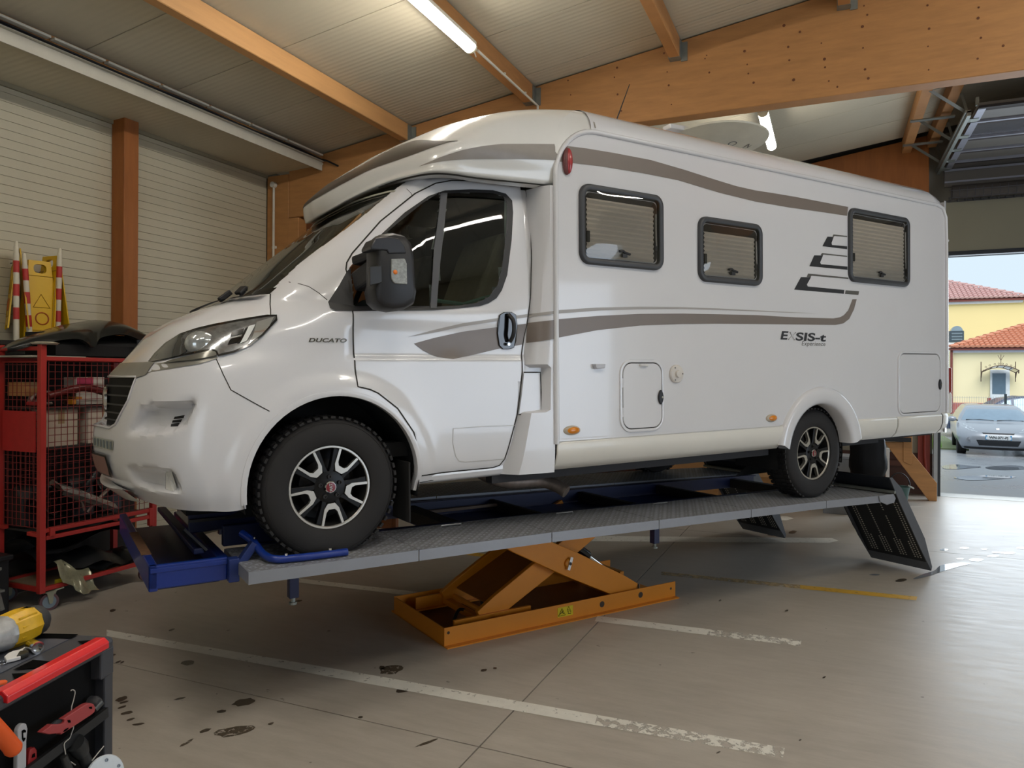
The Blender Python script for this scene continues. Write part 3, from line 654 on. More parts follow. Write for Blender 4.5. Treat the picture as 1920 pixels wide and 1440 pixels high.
ribbon('service_panel_seam', [(0.708,0.272),(0.705,0.19),(0.726,0.112),(0.75,0.083),(0.792,0.074),(1.057,0.073)], .004, M('crease', '#b9b7b2', .4), van)
ribbon('service_panel_seam', [(0.708,0.272),(0.897,0.275),(1.123,0.271)], .003, M('crease2', '#c4c2bd', .4), van)
cl_ = lambda x, z, off=0: sy(min(x, 1.235), z, off)
fl_ = drape('fuel_flap', [(1.192,0.585),(1.306,0.584),(1.309,0.365),(1.293,0.346),(1.149,0.338),(1.171,0.453)], WHITE, van, .010, fn=cl_)
ribbon('flap_seam', [(1.188,0.588),(1.31,0.587),(1.313,0.361),(1.293,0.342),(1.141,0.335)], .007, SEAM, fl_, off=.0125, fn=cl_)
# ---- side windows: black surround, two panes
WF = [(0.006,0.964),(0.07,1.057),(0.118,1.134),(0.229,1.25),(0.326,1.354),(0.475,1.494),(0.628,1.607),(0.733,1.652),(0.899,1.677),(1.05,1.69),(1.138,1.678),(1.177,1.639),(1.175,1.564),(1.147,1.39),(1.097,1.172),(1.051,1.076),(1.01,1.026),(0.956,0.995),(0.897,0.976),(0.762,0.958),(0.598,0.94),(0.365,0.928),(0.126,0.919),(0.036,0.918),(0.011,0.931)]
def ring_fill(name, outer, holes, mat, parent, off, step=.04):
    D = [Vector(p) for p in outer]; E = [(k, (k+1) % len(D)) for k in range(len(D))]
    for h in holes:
        n = len(D); D += [Vector(p) for p in h]; E += [(n+k, n+(k+1) % len(h)) for k in range(len(h))]
    v, _, f, *_ = delaunay_2d_cdt(D, E, [], 0, 1e-6); mb = MB(); mb.v = [(a, sy(a, b, off), b) for a, b in v]
    for q in f:
        cx = sum(v[i].x for i in q)/len(q); cz = sum(v[i].y for i in q)/len(q)
        if not pin(outer, cx, cz) or any(pin(h, cx, cz) for h in holes): continue
        a, b, c = (Vector(mb.v[i]) for i in q[:3])
        mb.f.append(tuple(q) if (b-a).cross(c-a).y < 0 else tuple(q)[::-1])
    return obj(name, mb, mat, parent)
wsr = ring_fill('window_surround', WF, [GLASS_A, GLASS_B], BLK, van, .006)
drape('divider_bar', [(0.703,1.632),(0.742,1.637),(0.651,1.192),(0.612,0.952),(0.575,0.951),(0.622,1.283)], M('grey_rubber', '#4b4c50', .5), wsr, .012)
drape('glass_pane', GLASS_A, glass('cab_glass', '#a0a69f', .0), van, .002, .06)
drape('glass_pane', GLASS_B, MATS['cab_glass'], van, .002, .06)
# windscreen
full = [r for r in G if 1.0 < r[0].z < 1.75]
def resamp(r, n=24):
    pts = [p for p in r]; out = []
    for k in range(n+1):
        y = 1-(1-.225)*k/n
        for a, b in zip(pts, pts[1:]):
            if (a.y-y)*(b.y-y) <= 0 and a.y != b.y:
                t = (a.y-y)/(a.y-b.y); q = a.lerp(b, t); break
        out.append(Vector((q.x+.004, y, q.z)))
    return [mirror_y(p) for p in out[:0:-1]]+out
obj('windscreen', MB().grid([resamp(r) for r in full]), glass('screen_glass', '#a5aa98', .14), van, smooth=60)
mb = MB(); lo = resamp(full[0]); hi = resamp(full[3]); mb.grid([[p+Vector((-.006, 0, .0)) for p in lo], [p+Vector((-.006, 0, .0)) for p in hi]]); obj('screen_black_band', mb, BLKG, van, smooth=60)
tr_ = resamp([r for r in full if r[0].z < 1.652][-1]); obj('screen_trim', MB().tube([p+Vector((-.010, 0, .0)) for p in tr_], .006, 6), M('screen_trim', '#b9b6a8', .4), van, smooth=60)
t2_ = resamp([r for r in full if r[0].z < 1.60][-1]); obj('visor_strip', MB().grid([[p+Vector((.02, 0, 0)) for p in t2_], [p+Vector((.022, 0, .004)) for p in tr_]]), M('visor_strip', '#4b4a42', .8), van, smooth=60)
obj('visor_edge', MB().tube([p+Vector((.014, 0, 0)) for p in t2_], .004, 6), M('visor_edge', '#b4b2a4', .6), van, smooth=60)
# cowl and wipers
cw = obj('cowl', MB().grid([[p+Vector((-.02, 0, .002)) for p in lo], [p+Vector((-.075, 0, -.012)) for p in lo]]), BLK, van, smooth=60)
for y0, y1 in ((.55, 1.05), (.95, 1.55)):
    obj('wiper', MB().tube([(-.33, y0, 1.05), (-.25, (y0+y1)/2, 1.10), (-.20, y1, 1.14)], [.012, .009, .006], 6).bar((-.33, y0-.05, 1.04), (-.28, y0+.06, 1.075), .04, .02), BLK, van, smooth=40)
obj('washer_jet', MB().bar((-.42, .62, 1.0), (-.36, .62, 1.05), .05, .03).bar((-.37, .40, 1.02), (-.33, .42, 1.06), .05, .02), BLK, van, bevel=.006)
# mirror
MO = [(0.144,1.213),(0.153,1.262),(0.179,1.286),(0.246,1.301),(0.311,1.293),(0.341,1.262),(0.355,1.202),(0.366,1.022),(0.372,1.002),(0.36,0.946),(0.302,0.913),(0.234,0.902),(0.176,0.911),(0.141,0.942),(0.13,0.996),(0.142,1.037)]
mb = MB(); ctr = Vector((sum(p[0] for p in MO)/len(MO), sum(p[1] for p in MO)/len(MO)))
prof = [(.80, -.285), (.93, -.272), (1.0, -.24), (1.0, -.18), (.97, -.14), (.85, -.11)]
mb.grid([[(ctr.x+(x-ctr.x)*s, y, ctr.y+(z-ctr.y)*s) for x, z in MO] for s, y in prof], closed=True)
n = len(MO); mb.f.append(tuple(range(n))); mb.f.append(tuple(range(5*n, 6*n))[::-1])
mir = obj('door_mirror', mb, BLK, van, fix=True, smooth=50, bevel=.004)
obj('mirror_arm', MB().bar((ctr.x-.05, .05, ctr.y-.02), (ctr.x, -.14, ctr.y+.05), .13, .11).bar((ctr.x-.09, .03, ctr.y+.09), (ctr.x-.02, -.14, ctr.y+.12), .08, .05), BLK, mir, bevel=.015)
MC = [(0.105,1.116),(0.169,1.125),(0.172,1.041),(0.104,1.021)]
obj('front_cover', MB().prism([(x, z) for x, z in MC], lambda a, b, t: (a, t, b), -.289, -.27), M('satin_black', '#232323', .35, noise=.1), mir, bevel=.004)
top = [(0.111,1.216),(0.134,1.257),(0.199,1.271),(0.262,1.266),(0.291,1.237),(0.303,1.197),(0.204,1.186),(0.196,1.202),(0.111,1.2)]
obj('top_cap', MB().prism(top, lambda a, b, t: (a, t, b), -.292, -.16), M('satin_black2', '#26262a', .3, noise=.08), mir, bevel=.006)
IND = [(0.218,1.161),(0.291,1.169),(0.302,1.143),(0.304,1.038),(0.234,1.039),(0.217,1.06)]
ind = obj('indicator', MB().prism(IND, lambda a, b, t: (a, t, b), -.294, -.27), M('clear_lens', '#8f918d', .35, .1, noise=.4, scale=90), mir, bevel=.004)
obj('amber_bulb', MB().ball((IND[0][0]+.02, -.294, IND[0][1]-.065), .012, .006, .012, 10, 6), M('amber', '#d9731a', .3), ind, smooth=60)
# door handle
DH = [(1.026,0.93),(1.055,0.946),(1.112,0.949),(1.142,0.934),(1.153,0.864),(1.149,0.774),(1.133,0.735),(1.099,0.726),(1.054,0.725),(1.028,0.747),(1.014,0.819),(1.014,0.882)]
dh = obj('door_handle', MB().prism(DH, lambda a, b, t: (a, sy(a, b)+t, b), -.012, .0), BLKG, van, bevel=.004, fix=True)
hx, hz = [(1.084,0.937)][0]
obj('pull', MB().tube(cat([(hx-.004, -.02, hz-.005), (hx+.012, -.045, hz-.04), (hx+.016, -.05, hz-.09), (hx+.012, -.045, hz-.13), (hx+.008, -.02, hz-.165)], 5), .013, 8), BLK, dh, smooth=60)
obj('lock', MB().cyl((hx-.005, -.026, hz-.182), (hx-.005, -.01, hz-.182), .009, 12), CHROME, dh)
# headlamp
HLP = [(-0.801,0.655),(-0.772,0.697),(-0.727,0.748),(-0.67,0.792),(-0.601,0.819),(-0.531,0.838),(-0.411,0.864),(-0.292,0.886),(-0.252,0.887),(-0.257,0.865),(-0.295,0.826),(-0.332,0.785),(-0.393,0.736),(-0.466,0.701),(-0.536,0.683),(-0.543,0.701),(-0.564,0.712),(-0.694,0.684)]
hl = drape('headlamp', HLP, M('lamp_reflector', '#8d8f92', .18, .75, noise=.45, scale=26), van, .012, .02)
ribbon('lamp_gasket', HLP, .010, BLKG, hl, off=.013, closed=True)
drape('lamp_lens', [(-0.801,0.655),(-0.772,0.697),(-0.727,0.748),(-0.67,0.792),(-0.657,0.755),(-0.666,0.702),(-0.694,0.684)], M('smoked_lens', '#3b3c3c', .08, coat=1), hl, .0165, .02)
bx, bz = [(-0.598,0.739)][0]
obj('projector', MB().ball((bx, sy(bx, bz)+.02, bz), .075, .05, .065, 18, 10), M('projector_glass', '#b9bdbd', .05, .6, noise=.3, scale=30), hl, smooth=60)
for q in [[(-0.463,0.803),(-0.409,0.817),(-0.422,0.79),(-0.476,0.776)],[(-0.476,0.765),(-0.43,0.777),(-0.445,0.747),(-0.492,0.736)],[(-0.403,0.82),(-0.366,0.831),(-0.417,0.755),(-0.45,0.739)]]: drape('lamp_cell', q, BLKG, hl, .015, .02)
drape('day_light_strip', [(-0.387,0.83),(-0.356,0.839),(-0.406,0.755),(-0.437,0.741)], M('drl', '#e9ecec', .1, .2), hl, .016, .02)
drape('lamp_tip', [(-0.348,0.852),(-0.263,0.881),(-0.295,0.831),(-0.335,0.788),(-0.398,0.739),(-0.377,0.777)], M('lamp_tip_metal', '#c7c9cc', .12, .8, noise=.1), hl, .015, .02)
drape('lamp_lower_trim', [(-0.722,0.665),(-0.571,0.707),(-0.548,0.701),(-0.544,0.683),(-0.63,0.664),(-0.763,0.647)], M('smoked_strip', '#6e6c63', .2, .3), hl, .0155, .015)
# grille and chrome band, across the nose
gx = lambda y, z, off=0: sx(y, z, off)
band = [(.32, .655), (1.68, .655), (1.66, .59), (1.55, .575), (.45, .575), (.34, .59)]
drape('grille_band', band, M('grey_band', '#8d8a82', .3, .4), van, .006, .05, gx, 'x')
ribbon('grille_band', [(-0.859,0.597),(-0.802,0.623),(-0.699,0.644),(-0.62,0.659),(-0.545,0.685)], .035, MATS['grey_band'], van, off=.006)
GP = GP0
gdep = lambda z: .012+.055*max(0, min(1, (.58-z)/.26))
gx = lambda y, z, off=0: sx(y, z, off)+gdep(z)
gw = MB(); gb = []
for (a, b), (c, d) in zip(GP, GP[1:]+GP[:1]): gb += [(a+(c-a)*k/6, b+(d-b)*k/6) for k in range(6)]
gw.grid([[(sx(y, z, .004), y, z) for y, z in gb], [(sx(y, z)+gdep(z)+.006, y, z) for y, z in gb]], closed=True)
obj('grille_surround', gw, WHITE, van, smooth=40, fix=True)
obj('surround_lip', MB().tube([(sx(y, z, .002), y, z) for y, z in gb], .006, 8, closed=True), WHITE, van, smooth=60)
gr = drape('grille', GP, M('grille_black', '#0a0a0b', .65, spec=.15), van, .008, .05, gx, 'x')
for z, w in ((.53, .52), (.48, .50), (.43, .46), (.385, .42), (.345, .38)):
    ribbon('grille_bar', [(1-w, z), (1+w, z)], .009, M('grille_chrome', '#4a4a46', .3, .4) if z in (.47, .37) else BLK, gr, gx, .018, axis='x', step=.06)
obj('grille_frame', MB().tube([(sx(y, z, .004)+gdep(z), y, z) for y, z in GP], .010, 6, closed=True), BLKG, gr, smooth=60)
obj('badge', MB().lathe([(.065, 0), (.06, .012), (.05, .016)], 24, (sx(1, .46, .01)+gdep(.46), 1, .46), (-1, 0, 0)), CHROME, gr, smooth=40)
gx = lambda y, z, off=0: sx(y, z, off)
li = drape('lower_intake', [(.60, .25), (1.40, .25), (1.38, .195), (.62, .195)], M('intake', '#a8aaa0', .4), van, .004, .05, gx, 'x')
for k in range(13):
    y = .64+k*.06; ribbon('slot', [(y, .243), (y, .202)], .03, M('slot_grey', '#5f6d74', .4), li, gx, .007, axis='x')
npl = drape('number_plate', [(.70, .165), (1.30, .165), (1.30, .045), (.70, .045)], M('plate_frame', '#2a2220', .4), van, .014, .06, gx, 'x')
drape('plate_face', [(.715, .155), (1.285, .155), (1.285, .055), (.715, .055)], M('red_plate', '#8a5f57', .4), npl, .018, .06, gx, 'x')
obj('spoiler_lip', MB().grid([[(-.935+.0016*k*k, 1.0+k*.085, -.004) for k in range(-6, 7)], [(-.985+.0018*k*k, 1+k*.085, -.012+.0006*k*k) for k in range(-6, 7)], [(-.90+.0018*k*k, 1+k*.085, -.085+.0006*k*k) for k in range(-6, 7)]]), CAPW, van, smooth=50)
for q in [[(-0.712,0.384),(-0.672,0.393),(-0.677,0.378),(-0.717,0.372)],[(-0.72,0.367),(-0.682,0.373),(-0.689,0.359),(-0.724,0.355)],[(-0.727,0.35),(-0.694,0.356),(-0.706,0.341),(-0.731,0.337)]]: drape('vent_slot', q, BLK, van, .003, .02)
obj('fog_lamp_blank', MB().prism([(-0.754,0.116),(-0.737,0.126),(-0.714,0.04),(-0.731,0.03),(-0.757,0.036)], lambda a, b, t: (a, sy(a, b)+t, b), -.006, .01), CAPW, van, fix=True)
# lettering on the wing
dx, dz = [(-0.111,0.752)][0]; ex_, ez_ = [(0.089,0.755)][0]
w_ = ex_-dx
def place(me, x0, z0, width, fn, off, slope=0):
    xs = [v.co.x for v in me.vertices]; k = width/(max(xs)-min(xs)); m0 = min(xs)
    for v in me.vertices:
        x = x0+(v.co.x-m0)*k; z = z0+v.co.y*k+slope*(x-x0); v.co = Vector((x, fn(x, z, off+v.co.z), z))
    return me
me = text_mesh('DUCATO', 1, lambda x, y, z: Vector((x, y*.62, z*.0)), shear=.25, spacing=1.05, bold=.035)
o = obj('lettering', place(me, dx, dz, w_, sy, .004), M('dark_chrome', '#6b675f', .25, .6), van)

# ---- living body: side walls, roof, rear, with wheel arch
RCX, RCZ, RCR = 3.985, -.09, .415
X0, X1 = 1.37, 5.93
prof = [(-.045, -.012), (-.085, .03), (-.104, .09), (-.106, .15), (-.098, .166), (-.09, .17)]
sec = [(1.0, -.012), (.0, -.012)]+prof+[(-.09, z) for z in (.4, .7, 1.0, 1.3, 1.6, 1.9, 2.09)]
top = [(-.088, 2.10), (-.085, 2.14), (-.07, 2.18), (-.035, 2.225), (.03, 2.265), (.12, 2.29), (.4, 2.315), (1.0, 2.325)]
arch = [(RCX+RCR*cos(a), RCZ+RCR*sin(a)) for a in [pi*k/24 for k in range(25)]]
def wall_mesh(near):
    s = 1 if near else -1; yv = lambda y: y if near else 2*YC-y
    mb = MB()
    out = [(X0, .17), (RCX-sqrt(RCR**2-(.17-RCZ)**2), .17)]
    a0 = math.asin((.17-RCZ)/RCR); out += [(RCX-RCR*cos(a), RCZ+RCR*sin(a)) for a in [a0+(pi-2*a0)*k/20 for k in range(21)]][1:]
    out += [(X1-.05, .17), (X1-.05, 2.05), (X1-.07, 2.10), (1.70, 2.10)]
    out += [(1.70-.33*sin(t), 1.77+.33*cos(t)) for t in [pi/2*k/10 for k in range(1, 11)]]
    P = [Vector(p) for p in out]; v, _, f, *_ = delaunay_2d_cdt(P, [(k, (k+1) % len(P)) for k in range(len(P))], [], 1, 1e-6)
    mb.v = [(a, yv(HY), b) for a, b in v]
    for q in f:
        a, b, c = (Vector(mb.v[i]) for i in q[:3]); mb.f.append(tuple(q) if ((b-a).cross(c-a).y < 0) == near else tuple(q)[::-1])
    return mb
obj('side_wall', wall_mesh(True), WHITE, van); obj('side_wall', wall_mesh(False), WHITE, van)
# skirt panels in three lengths, each with rounded lower edge
def skirt(x0, x1, near, endcut=0):
    r = []
    for x, k in ((x0, 0), (x0+.004, 1), (x1-.004, 1), (x1, 0)):
        r.append([(x-(.03*(1-(z+.012)/.18) if endcut and x > x0+.01 else 0)*endcut, (y if k else y+.008) if near else 2*YC-(y if k else y+.008), z) for y, z in [(.1, -.012)]+prof+[(-.085, .175)]])
    return MB().grid(r)
for near in (True, False):
    obj('skirt_panel', skirt(1.372, 3.50, near), SKIRT, van, smooth=50, fix=True)
    obj('skirt_panel', skirt(4.46, 5.055, near), SKIRT, van, smooth=50, fix=True)
    obj('skirt_panel', skirt(5.07, 5.80, near), SKIRT, van, smooth=50, fix=True)
ribbon('skirt_bead', [(1.385, .172), (3.46, .172)], .012, WHITE, van, flat, .016)
# roof with rounded shoulders, running from the cap seam to the rear
full_sec = [(y, z) for y, z in top]+[(2*YC-y, z) for y, z in top[-2::-1]]
rs = []
for x, dzv, iny in ((1.66, 0, 0), (5.70, 0, 0), (5.82, -.03, .0), (5.90, -.10, .01), (5.95, -.22, .03)):
    rs.append([(x, (y+iny if y < 1 else y-iny), z+dzv if z > 2.11 else min(z, 2.10+dzv*.6)) for y, z in full_sec])
obj('roof', MB().grid(rs), WHITE, van, smooth=50, fix=True)
tb = MB().tube(cat([(1.376, HY-.004, .15), (1.376, HY-.004, 1.0), (1.377, HY-.004, 1.77)], 1)+[(1.70-.325*cos(t), HY-.004, 1.77+.325*sin(t)) for t in [pi/2*k/12 for k in range(1, 13)]]+[(X1-.20, HY-.004, 2.105), (X1-.10, HY-.004, 2.085), (X1-.045, HY-.004, 2.0), (X1-.035, HY-.004, 1.8), (X1-.03, HY-.004, .18)], .016, 8)
obj('edge_profile', tb, WHITE, van, smooth=60)
obj('edge_profile', MB().add([(x, 2*YC-y, z) for x, y, z in tb.v], tb.f), WHITE, van, smooth=60)
# rear wall, rounded corners
rc = []
for z in (-.01, .17, 1.0, 1.9, 2.05, 2.16):
    e = 0 if z < 2 else (z-2)*.35
    rc.append([(X1-.06, -.088, z), (X1-.02, -.083, z), (X1+.02-e*.3, -.055, z), (X1+.045-e, -.01, z), (X1+.055-e, .08, z), (X1+.06-e, 1.0, z), (X1+.055-e, 1.92, z), (X1+.045-e, 2.01, z), (X1+.02-e*.3, 2.055, z), (X1-.02, 2.083, z), (X1-.06, 2.088, z)])
obj('rear_wall', MB().grid(rc), WHITE, van, smooth=60, fix=True)
rb = [[(5.81, .2, -.012), (5.93, .22, -.012), (5.96, 1, -.012), (5.93, 1.78, -.012), (5.81, 1.8, -.012)]]
for y, z in prof[0:5]+[(-.09, .18)]:
    rb.append([(5.81, y, z), (5.90, y, z), (5.965+.03*(z > .03), y+.06, z), (5.99+.03*(z > .03), y+.2, z), (6.0+.03*(z > .03), 1, z), (5.99+.03*(z > .03), 1.8-y, z), (5.965, 1.94-y, z), (5.90, 2-y, z), (5.81, 2-y, z)])
obj('rear_bumper', MB().grid(rb[1:]), SKIRT, van, smooth=60, fix=True)
tlx = 5.90
obj('rear_light_base', MB().box((5.905, -.097, .17), (5.99, .02, .36)), SKIRT, van, bevel=.012)
obj('tail_light', MB().box((5.90, -.1, .36), (5.985, .02, .60)), M('red_lens', '#8f1f1d', .15, noise=.12, coat=.6), van, bevel=.014)
obj('reflector_rod', MB().cyl((5.955, -.06, 1.80), (5.985, -.06, 1.80), .014, 8), WHITE, van)
# wheel arch trim
wa = []
for k in range(33):
    a = radians(9.8+160.4*k/32); c_, s_ = cos(a), sin(a); r = []
    tw = .11 if .0 < a < pi else .11
    for rr, y in ((RCR+tw, HY+.006), (RCR+tw-.005, HY-.022), (RCR+tw-.03, HY-.035), (RCR+.035, HY-.032), (RCR+.004, HY-.02), (RCR-.012, HY+.0), (RCR-.012, HY+.10)):
        r.append((RCX+.0+rr*c_*(1.02 if rr > RCR+.05 else 1), y, max(-.02, RCZ+.02+rr*s_) if rr > RCR+.05 else RCZ+rr*s_))
    wa.append(r)
obj('wheel_arch_trim', MB().grid(wa), WHITE, van, smooth=60, fix=True)
# pillar filler between cab door and living body, with the recessed fuel flap
fm = MB(); rws = []
for px0, px1, z in [(1.278,1.372,1.72),(1.276,1.372,1.55),(1.278,1.372,1.26),(1.249,1.372,1.03),(1.221,1.372,0.87),(1.189,1.372,0.68),(1.188,1.372,0.635),(1.184,1.372,0.615),(1.14,1.372,0.36),(1.137,1.372,0.345),(1.129,1.372,0.32),(1.075,1.368,0.14),(1.048,1.365,0.06),(1.017,1.36,-0.02)]:
    y0 = float(sy(min(px0, 1.235), z)) if z > .0 else .03; r = []
    if .35 < z < .62: ts = ((-.06, y0+.006), (.0, y0+.003), (.3, y0+.002), (.5, y0+.001), (.72, y0-.005), (.86, HY+.008), (1, HY+.002))
    elif z > .62: ts = ((-.30, y0+.016), (0, y0+.006), (.10, y0+.008), (.2, y0-.03), (.35, y0+(HY-y0)*.7), (.7, HY+.006), (1, HY+.002))
    else: ts = ((-.25, y0+.016), (0, y0+.006), (.07, y0+.008), (.14, y0-.02), (.30, y0+(HY-y0)*.75), (.7, HY+.006), (1, HY+.002))
    for t, y in ts: r.append((px0+(px1-px0)*t, y, z))
    rws.append(r)
pf = fm.grid(rws[::-1])
obj('pillar_panel', pf, WHITE, van, smooth=35)
obj('pillar_panel', MB().add([(x, 2*YC-y, z) for x, y, z in pf.v], [f[::-1] for f in pf.f]), WHITE, van, smooth=35)
# ---- cap over the cab
K = [
 # underside, lip bottom, lip face, crest, stripe, shoulder, crown, ridge
 [(.50,1,1.72),(.51,.75,1.72),(.53,.58,1.72),(.56,.4,1.72),(.60,.26,1.72),(.65,.16,1.72),(.72,.10,1.72),(.80,.08,1.72),(.92,.07,1.715),(1.40,.02,1.72)],
 [(.285,1,1.605),(.30,.75,1.615),(.335,.58,1.64),(.40,.4,1.674),(.465,.26,1.70),(.53,.13,1.712),(.60,.02,1.715),(.70,-.03,1.715),(.90,-.032,1.718),(1.40,-.06,1.735)],
 [(.24,1,1.62),(.262,.75,1.63),(.308,.58,1.66),(.383,.4,1.70),(.458,.26,1.73),(.53,.13,1.744),(.60,.01,1.752),(.70,-.045,1.76),(.90,-.055,1.768),(1.40,-.078,1.80)],
 [(.225,1,1.695),(.25,.75,1.708),(.30,.58,1.735),(.376,.4,1.775),(.455,.26,1.80),(.53,.13,1.815),(.605,.02,1.828),(.70,-.06,1.845),(.90,-.092,1.868),(1.40,-.094,1.878)],
 [(.25,1,1.745),(.275,.75,1.755),(.325,.58,1.785),(.40,.42,1.83),(.48,.29,1.865),(.56,.17,1.895),(.645,.07,1.92),(.75,-.015,1.945),(.95,-.07,1.972),(1.40,-.09,1.99)],
 [(.36,1,1.845),(.38,.75,1.85),(.42,.58,1.87),(.48,.43,1.905),(.56,.31,1.945),(.65,.20,1.98),(.75,.10,2.01),(.88,.02,2.045),(1.06,-.045,2.075),(1.42,-.075,2.10)],
 [(.56,1,1.985),(.57,.75,1.99),(.60,.6,1.998),(.65,.47,2.015),(.72,.35,2.045),(.81,.24,2.08),(.92,.15,2.11),(1.06,.06,2.14),(1.24,.0,2.165),(1.50,-.05,2.18)],
 [(.88,1,2.155),(.885,.75,2.155),(.90,.54,2.15),(.93,.42,2.15),(.98,.32,2.155),(1.05,.25,2.17),(1.14,.19,2.195),(1.26,.13,2.22),(1.42,.07,2.235),(1.60,.02,2.245)],
 [(1.30,1,2.285),(1.305,.75,2.285),(1.31,.56,2.28),(1.33,.46,2.275),(1.36,.37,2.27),(1.40,.30,2.275),(1.46,.24,2.28),(1.52,.19,2.285),(1.60,.14,2.285),(1.68,.10,2.285)],
 [(1.70,1,2.325),(1.70,.8,2.32),(1.70,.66,2.318),(1.70,.56,2.315),(1.70,.46,2.312),(1.70,.40,2.308),(1.70,.33,2.305),(1.70,.28,2.30),(1.70,.22,2.295),(1.70,.16,2.29)],
]
KG = loft(K, 6)
kf = [list(r[::-1])+[mirror_y(p) for p in r[1:]] for r in KG]
cap = obj('cab_cap', MB().grid([r for r in kf]), CAPW, van, smooth=60)
KB = MB().grid(KG); KBVH = BVHTree.FromPolygons([Vector(v) for v in KB.v], KB.f)
ky = lambda x, z, off=0: (lambda h: (h.y if h else -.06)-off)(KBVH.ray_cast(Vector((x, -1, z)), Vector((0, 1, 0)))[0])
KSIDE = KG  # closing piece between cap edge and living body
ce = [r[-1] for r in KG]
fill = MB(); body_edge = [(1.385, HY, 1.72), (1.385, HY, 1.80), (1.39, HY, 1.88)]+[(1.70-.325*cos(t), HY, 1.77+.325*sin(t)) for t in [pi/2*k/12 for k in range(4, 13)]]
# strip from the cap's rear side edge to the corner profile
n_ = len(ce); be = [Vector(p) for p in body_edge]+[Vector((1.70, -.06, 2.19)), Vector((1.70, .0, 2.25)), Vector((1.70, .16, 2.29))]
def along(P, m):
    L_ = [0]
    for a, b in zip(P, P[1:]): L_.append(L_[-1]+(b-a).length)
    o = []
    for k in range(m):
        s = L_[-1]*k/(m-1)
        for i in range(len(P)-1):
            if L_[i+1] >= s-1e-9: o.append(P[i].lerp(P[i+1], (s-L_[i])/max(1e-9, L_[i+1]-L_[i]))); break
    return o
ca, ba = along(ce, 40), along(be, 40)
fill.grid([ca, ba]); obj('cap_return', fill, CAPW, van, smooth=60, fix=True)
obj('cap_return', MB().grid([[mirror_y(p) for p in ca], [mirror_y(p) for p in ba]]), CAPW, van, smooth=60, fix=True)
obj('cap_gap', MB().tube([(p.x+.004, p.y+.012, p.z-.004) for p in KG[6][20:]], .006, 6), SEAM, van)
ribbon('roof_seam', [(1.69, 2.12), (1.69, 2.16), (1.69, 2.20), (1.69, 2.235), (1.69, 2.26)], .01, M('grey_seal', '#9a958b', .5), van, lambda x, z, o=0: .002+{2.12: -.09}.get(z, 0)+max(-.095, -.095+.12*max(0, (z-2.13)/.12)**1.6), .0)
# decals on the cap
def capdec(name, pts, mat): return drape(name, pts, mat, cap, .003, .03, ky)
capdec('taupe_stripe', [(0.55,1.757),(0.633,1.796),(0.743,1.839),(0.868,1.878),(0.997,1.91),(1.199,1.943),(1.405,1.974),(1.387,1.874),(1.199,1.851),(0.997,1.825),(0.804,1.799),(0.657,1.775)], M('taupe_decal_dusty', '#8a837d', .4, noise=.05, scale=20))
def kpt(u, v):
    i = min(int(u*6), len(KG)-2); fu = u*6-i; r0, r1 = KG[i], KG[i+1]; j = min(int(v*6), len(r0)-2); fv = v*6-j
    p = r0[j].lerp(r0[j+1], fv).lerp(r1[j].lerp(r1[j+1], fv), fu); e1 = r1[j]-r0[j]; e2 = r0[j+1]-r0[j]; nn = e2.cross(e1).normalized()
    if nn.dot(Vector((-.6, -.6, .5))) < 0: nn = -nn
    return p+nn*.003
rr_ = []
for k in range(31):
    v = 7.1*k/30; lo_ = 3.12+.35*sm(4, 7.1, v); hi_ = lo_+(4.85-lo_)*(1-sm(4.2, 7.15, v)*.98)
    rr_.append([kpt(lo_+(hi_-lo_)*q/4, v) for q in range(5)])
rr_ = [[mirror_y(p) for p in r] for r in rr_[:0:-1]]+rr_
mb = MB().grid(rr_); mb.f = [f for f in mb.f]
obj('dark_front_stripe', mb, M('dark_taupe', '#4f4740', .35, noise=.05), cap, smooth=60)

# ---- wheel wells, underbody, interior
for near in (True, False):
    yv = (lambda y: y) if near else (lambda y: 2*YC-y)
    for cx, cz, r, nm in ((ACX, ACZ, ACR+.012, 'wheel_well'), (RCX, RCZ, RCR+.01, 'wheel_well')):
        rr = []
        for k in range(21):
            a = radians(-14+208*k/20); rr.append([(cx+r*cos(a), yv(y), cz+r*sin(a)) for y in (.0, .42)])
        m = MB().grid(rr); n = len(m.v); m.v += [(cx, yv(.42), cz)]; m.f += [(2*k+1, 2*k+3, n) for k in range(20)]
        m.add([(cx-r, yv(.42), cz-.2), (cx+r, yv(.42), cz-.2), (cx, yv(.42), cz)], [(0, 1, 2)])
        obj(nm, m, DARKIN, van)
obj('underbody', MB().box((-.45, .45, .0), (.5, 1.55, .6)).box((.5, .06, -.01), (1.38, 1.94, .04)), DARKIN, van)
obj('chassis_floor', MB().box((1.36, .0, -.02), (3.57, 2.0, .10)).box((3.5, .43, -.02), (4.45, 1.57, .30)).box((4.40, .0, -.02), (5.85, 2.0, .10)), DARKIN, van)
obj('chassis_rail', MB().box((1.0, .05, -.075), (3.52, .12, -.015)).box((1.0, 1.7, -.085), (3.52, 1.78, -.015)), M('rail_black', '#242326', .7), van)
obj('rear_rail', MB().box((4.40, .25, -.10), (5.35, .33, -.015)).box((4.4, .5, -.16), (5.1, .8, -.015)).box((4.42, .02, -.035), (5.85, .1, -.012)), M('rail_black', '#242326', .7), van)
obj('rear_axle', MB().cyl((4.035, .25, -.10), (4.035, 1.75, -.10), .06, 12).box((3.75, .35, -.19), (4.3, .45, .05)).bar((3.0, .5, -.05), (3.72, .42, -.16), .06, .06), DARKIN, van, smooth=40)
obj('exhaust_pipe', MB().tube(cat([(1.2, .7, -.02), (1.15, .5, -.05), (1.2, .38, -.10), (1.32, .33, -.13), (1.52, .30, -.135), (1.60, .22, -.165), (1.635, .16, -.20)], 5), .042, 12), M('rusty_steel', '#85786f', .5, .6, noise=.25, scale=20), van, smooth=50)
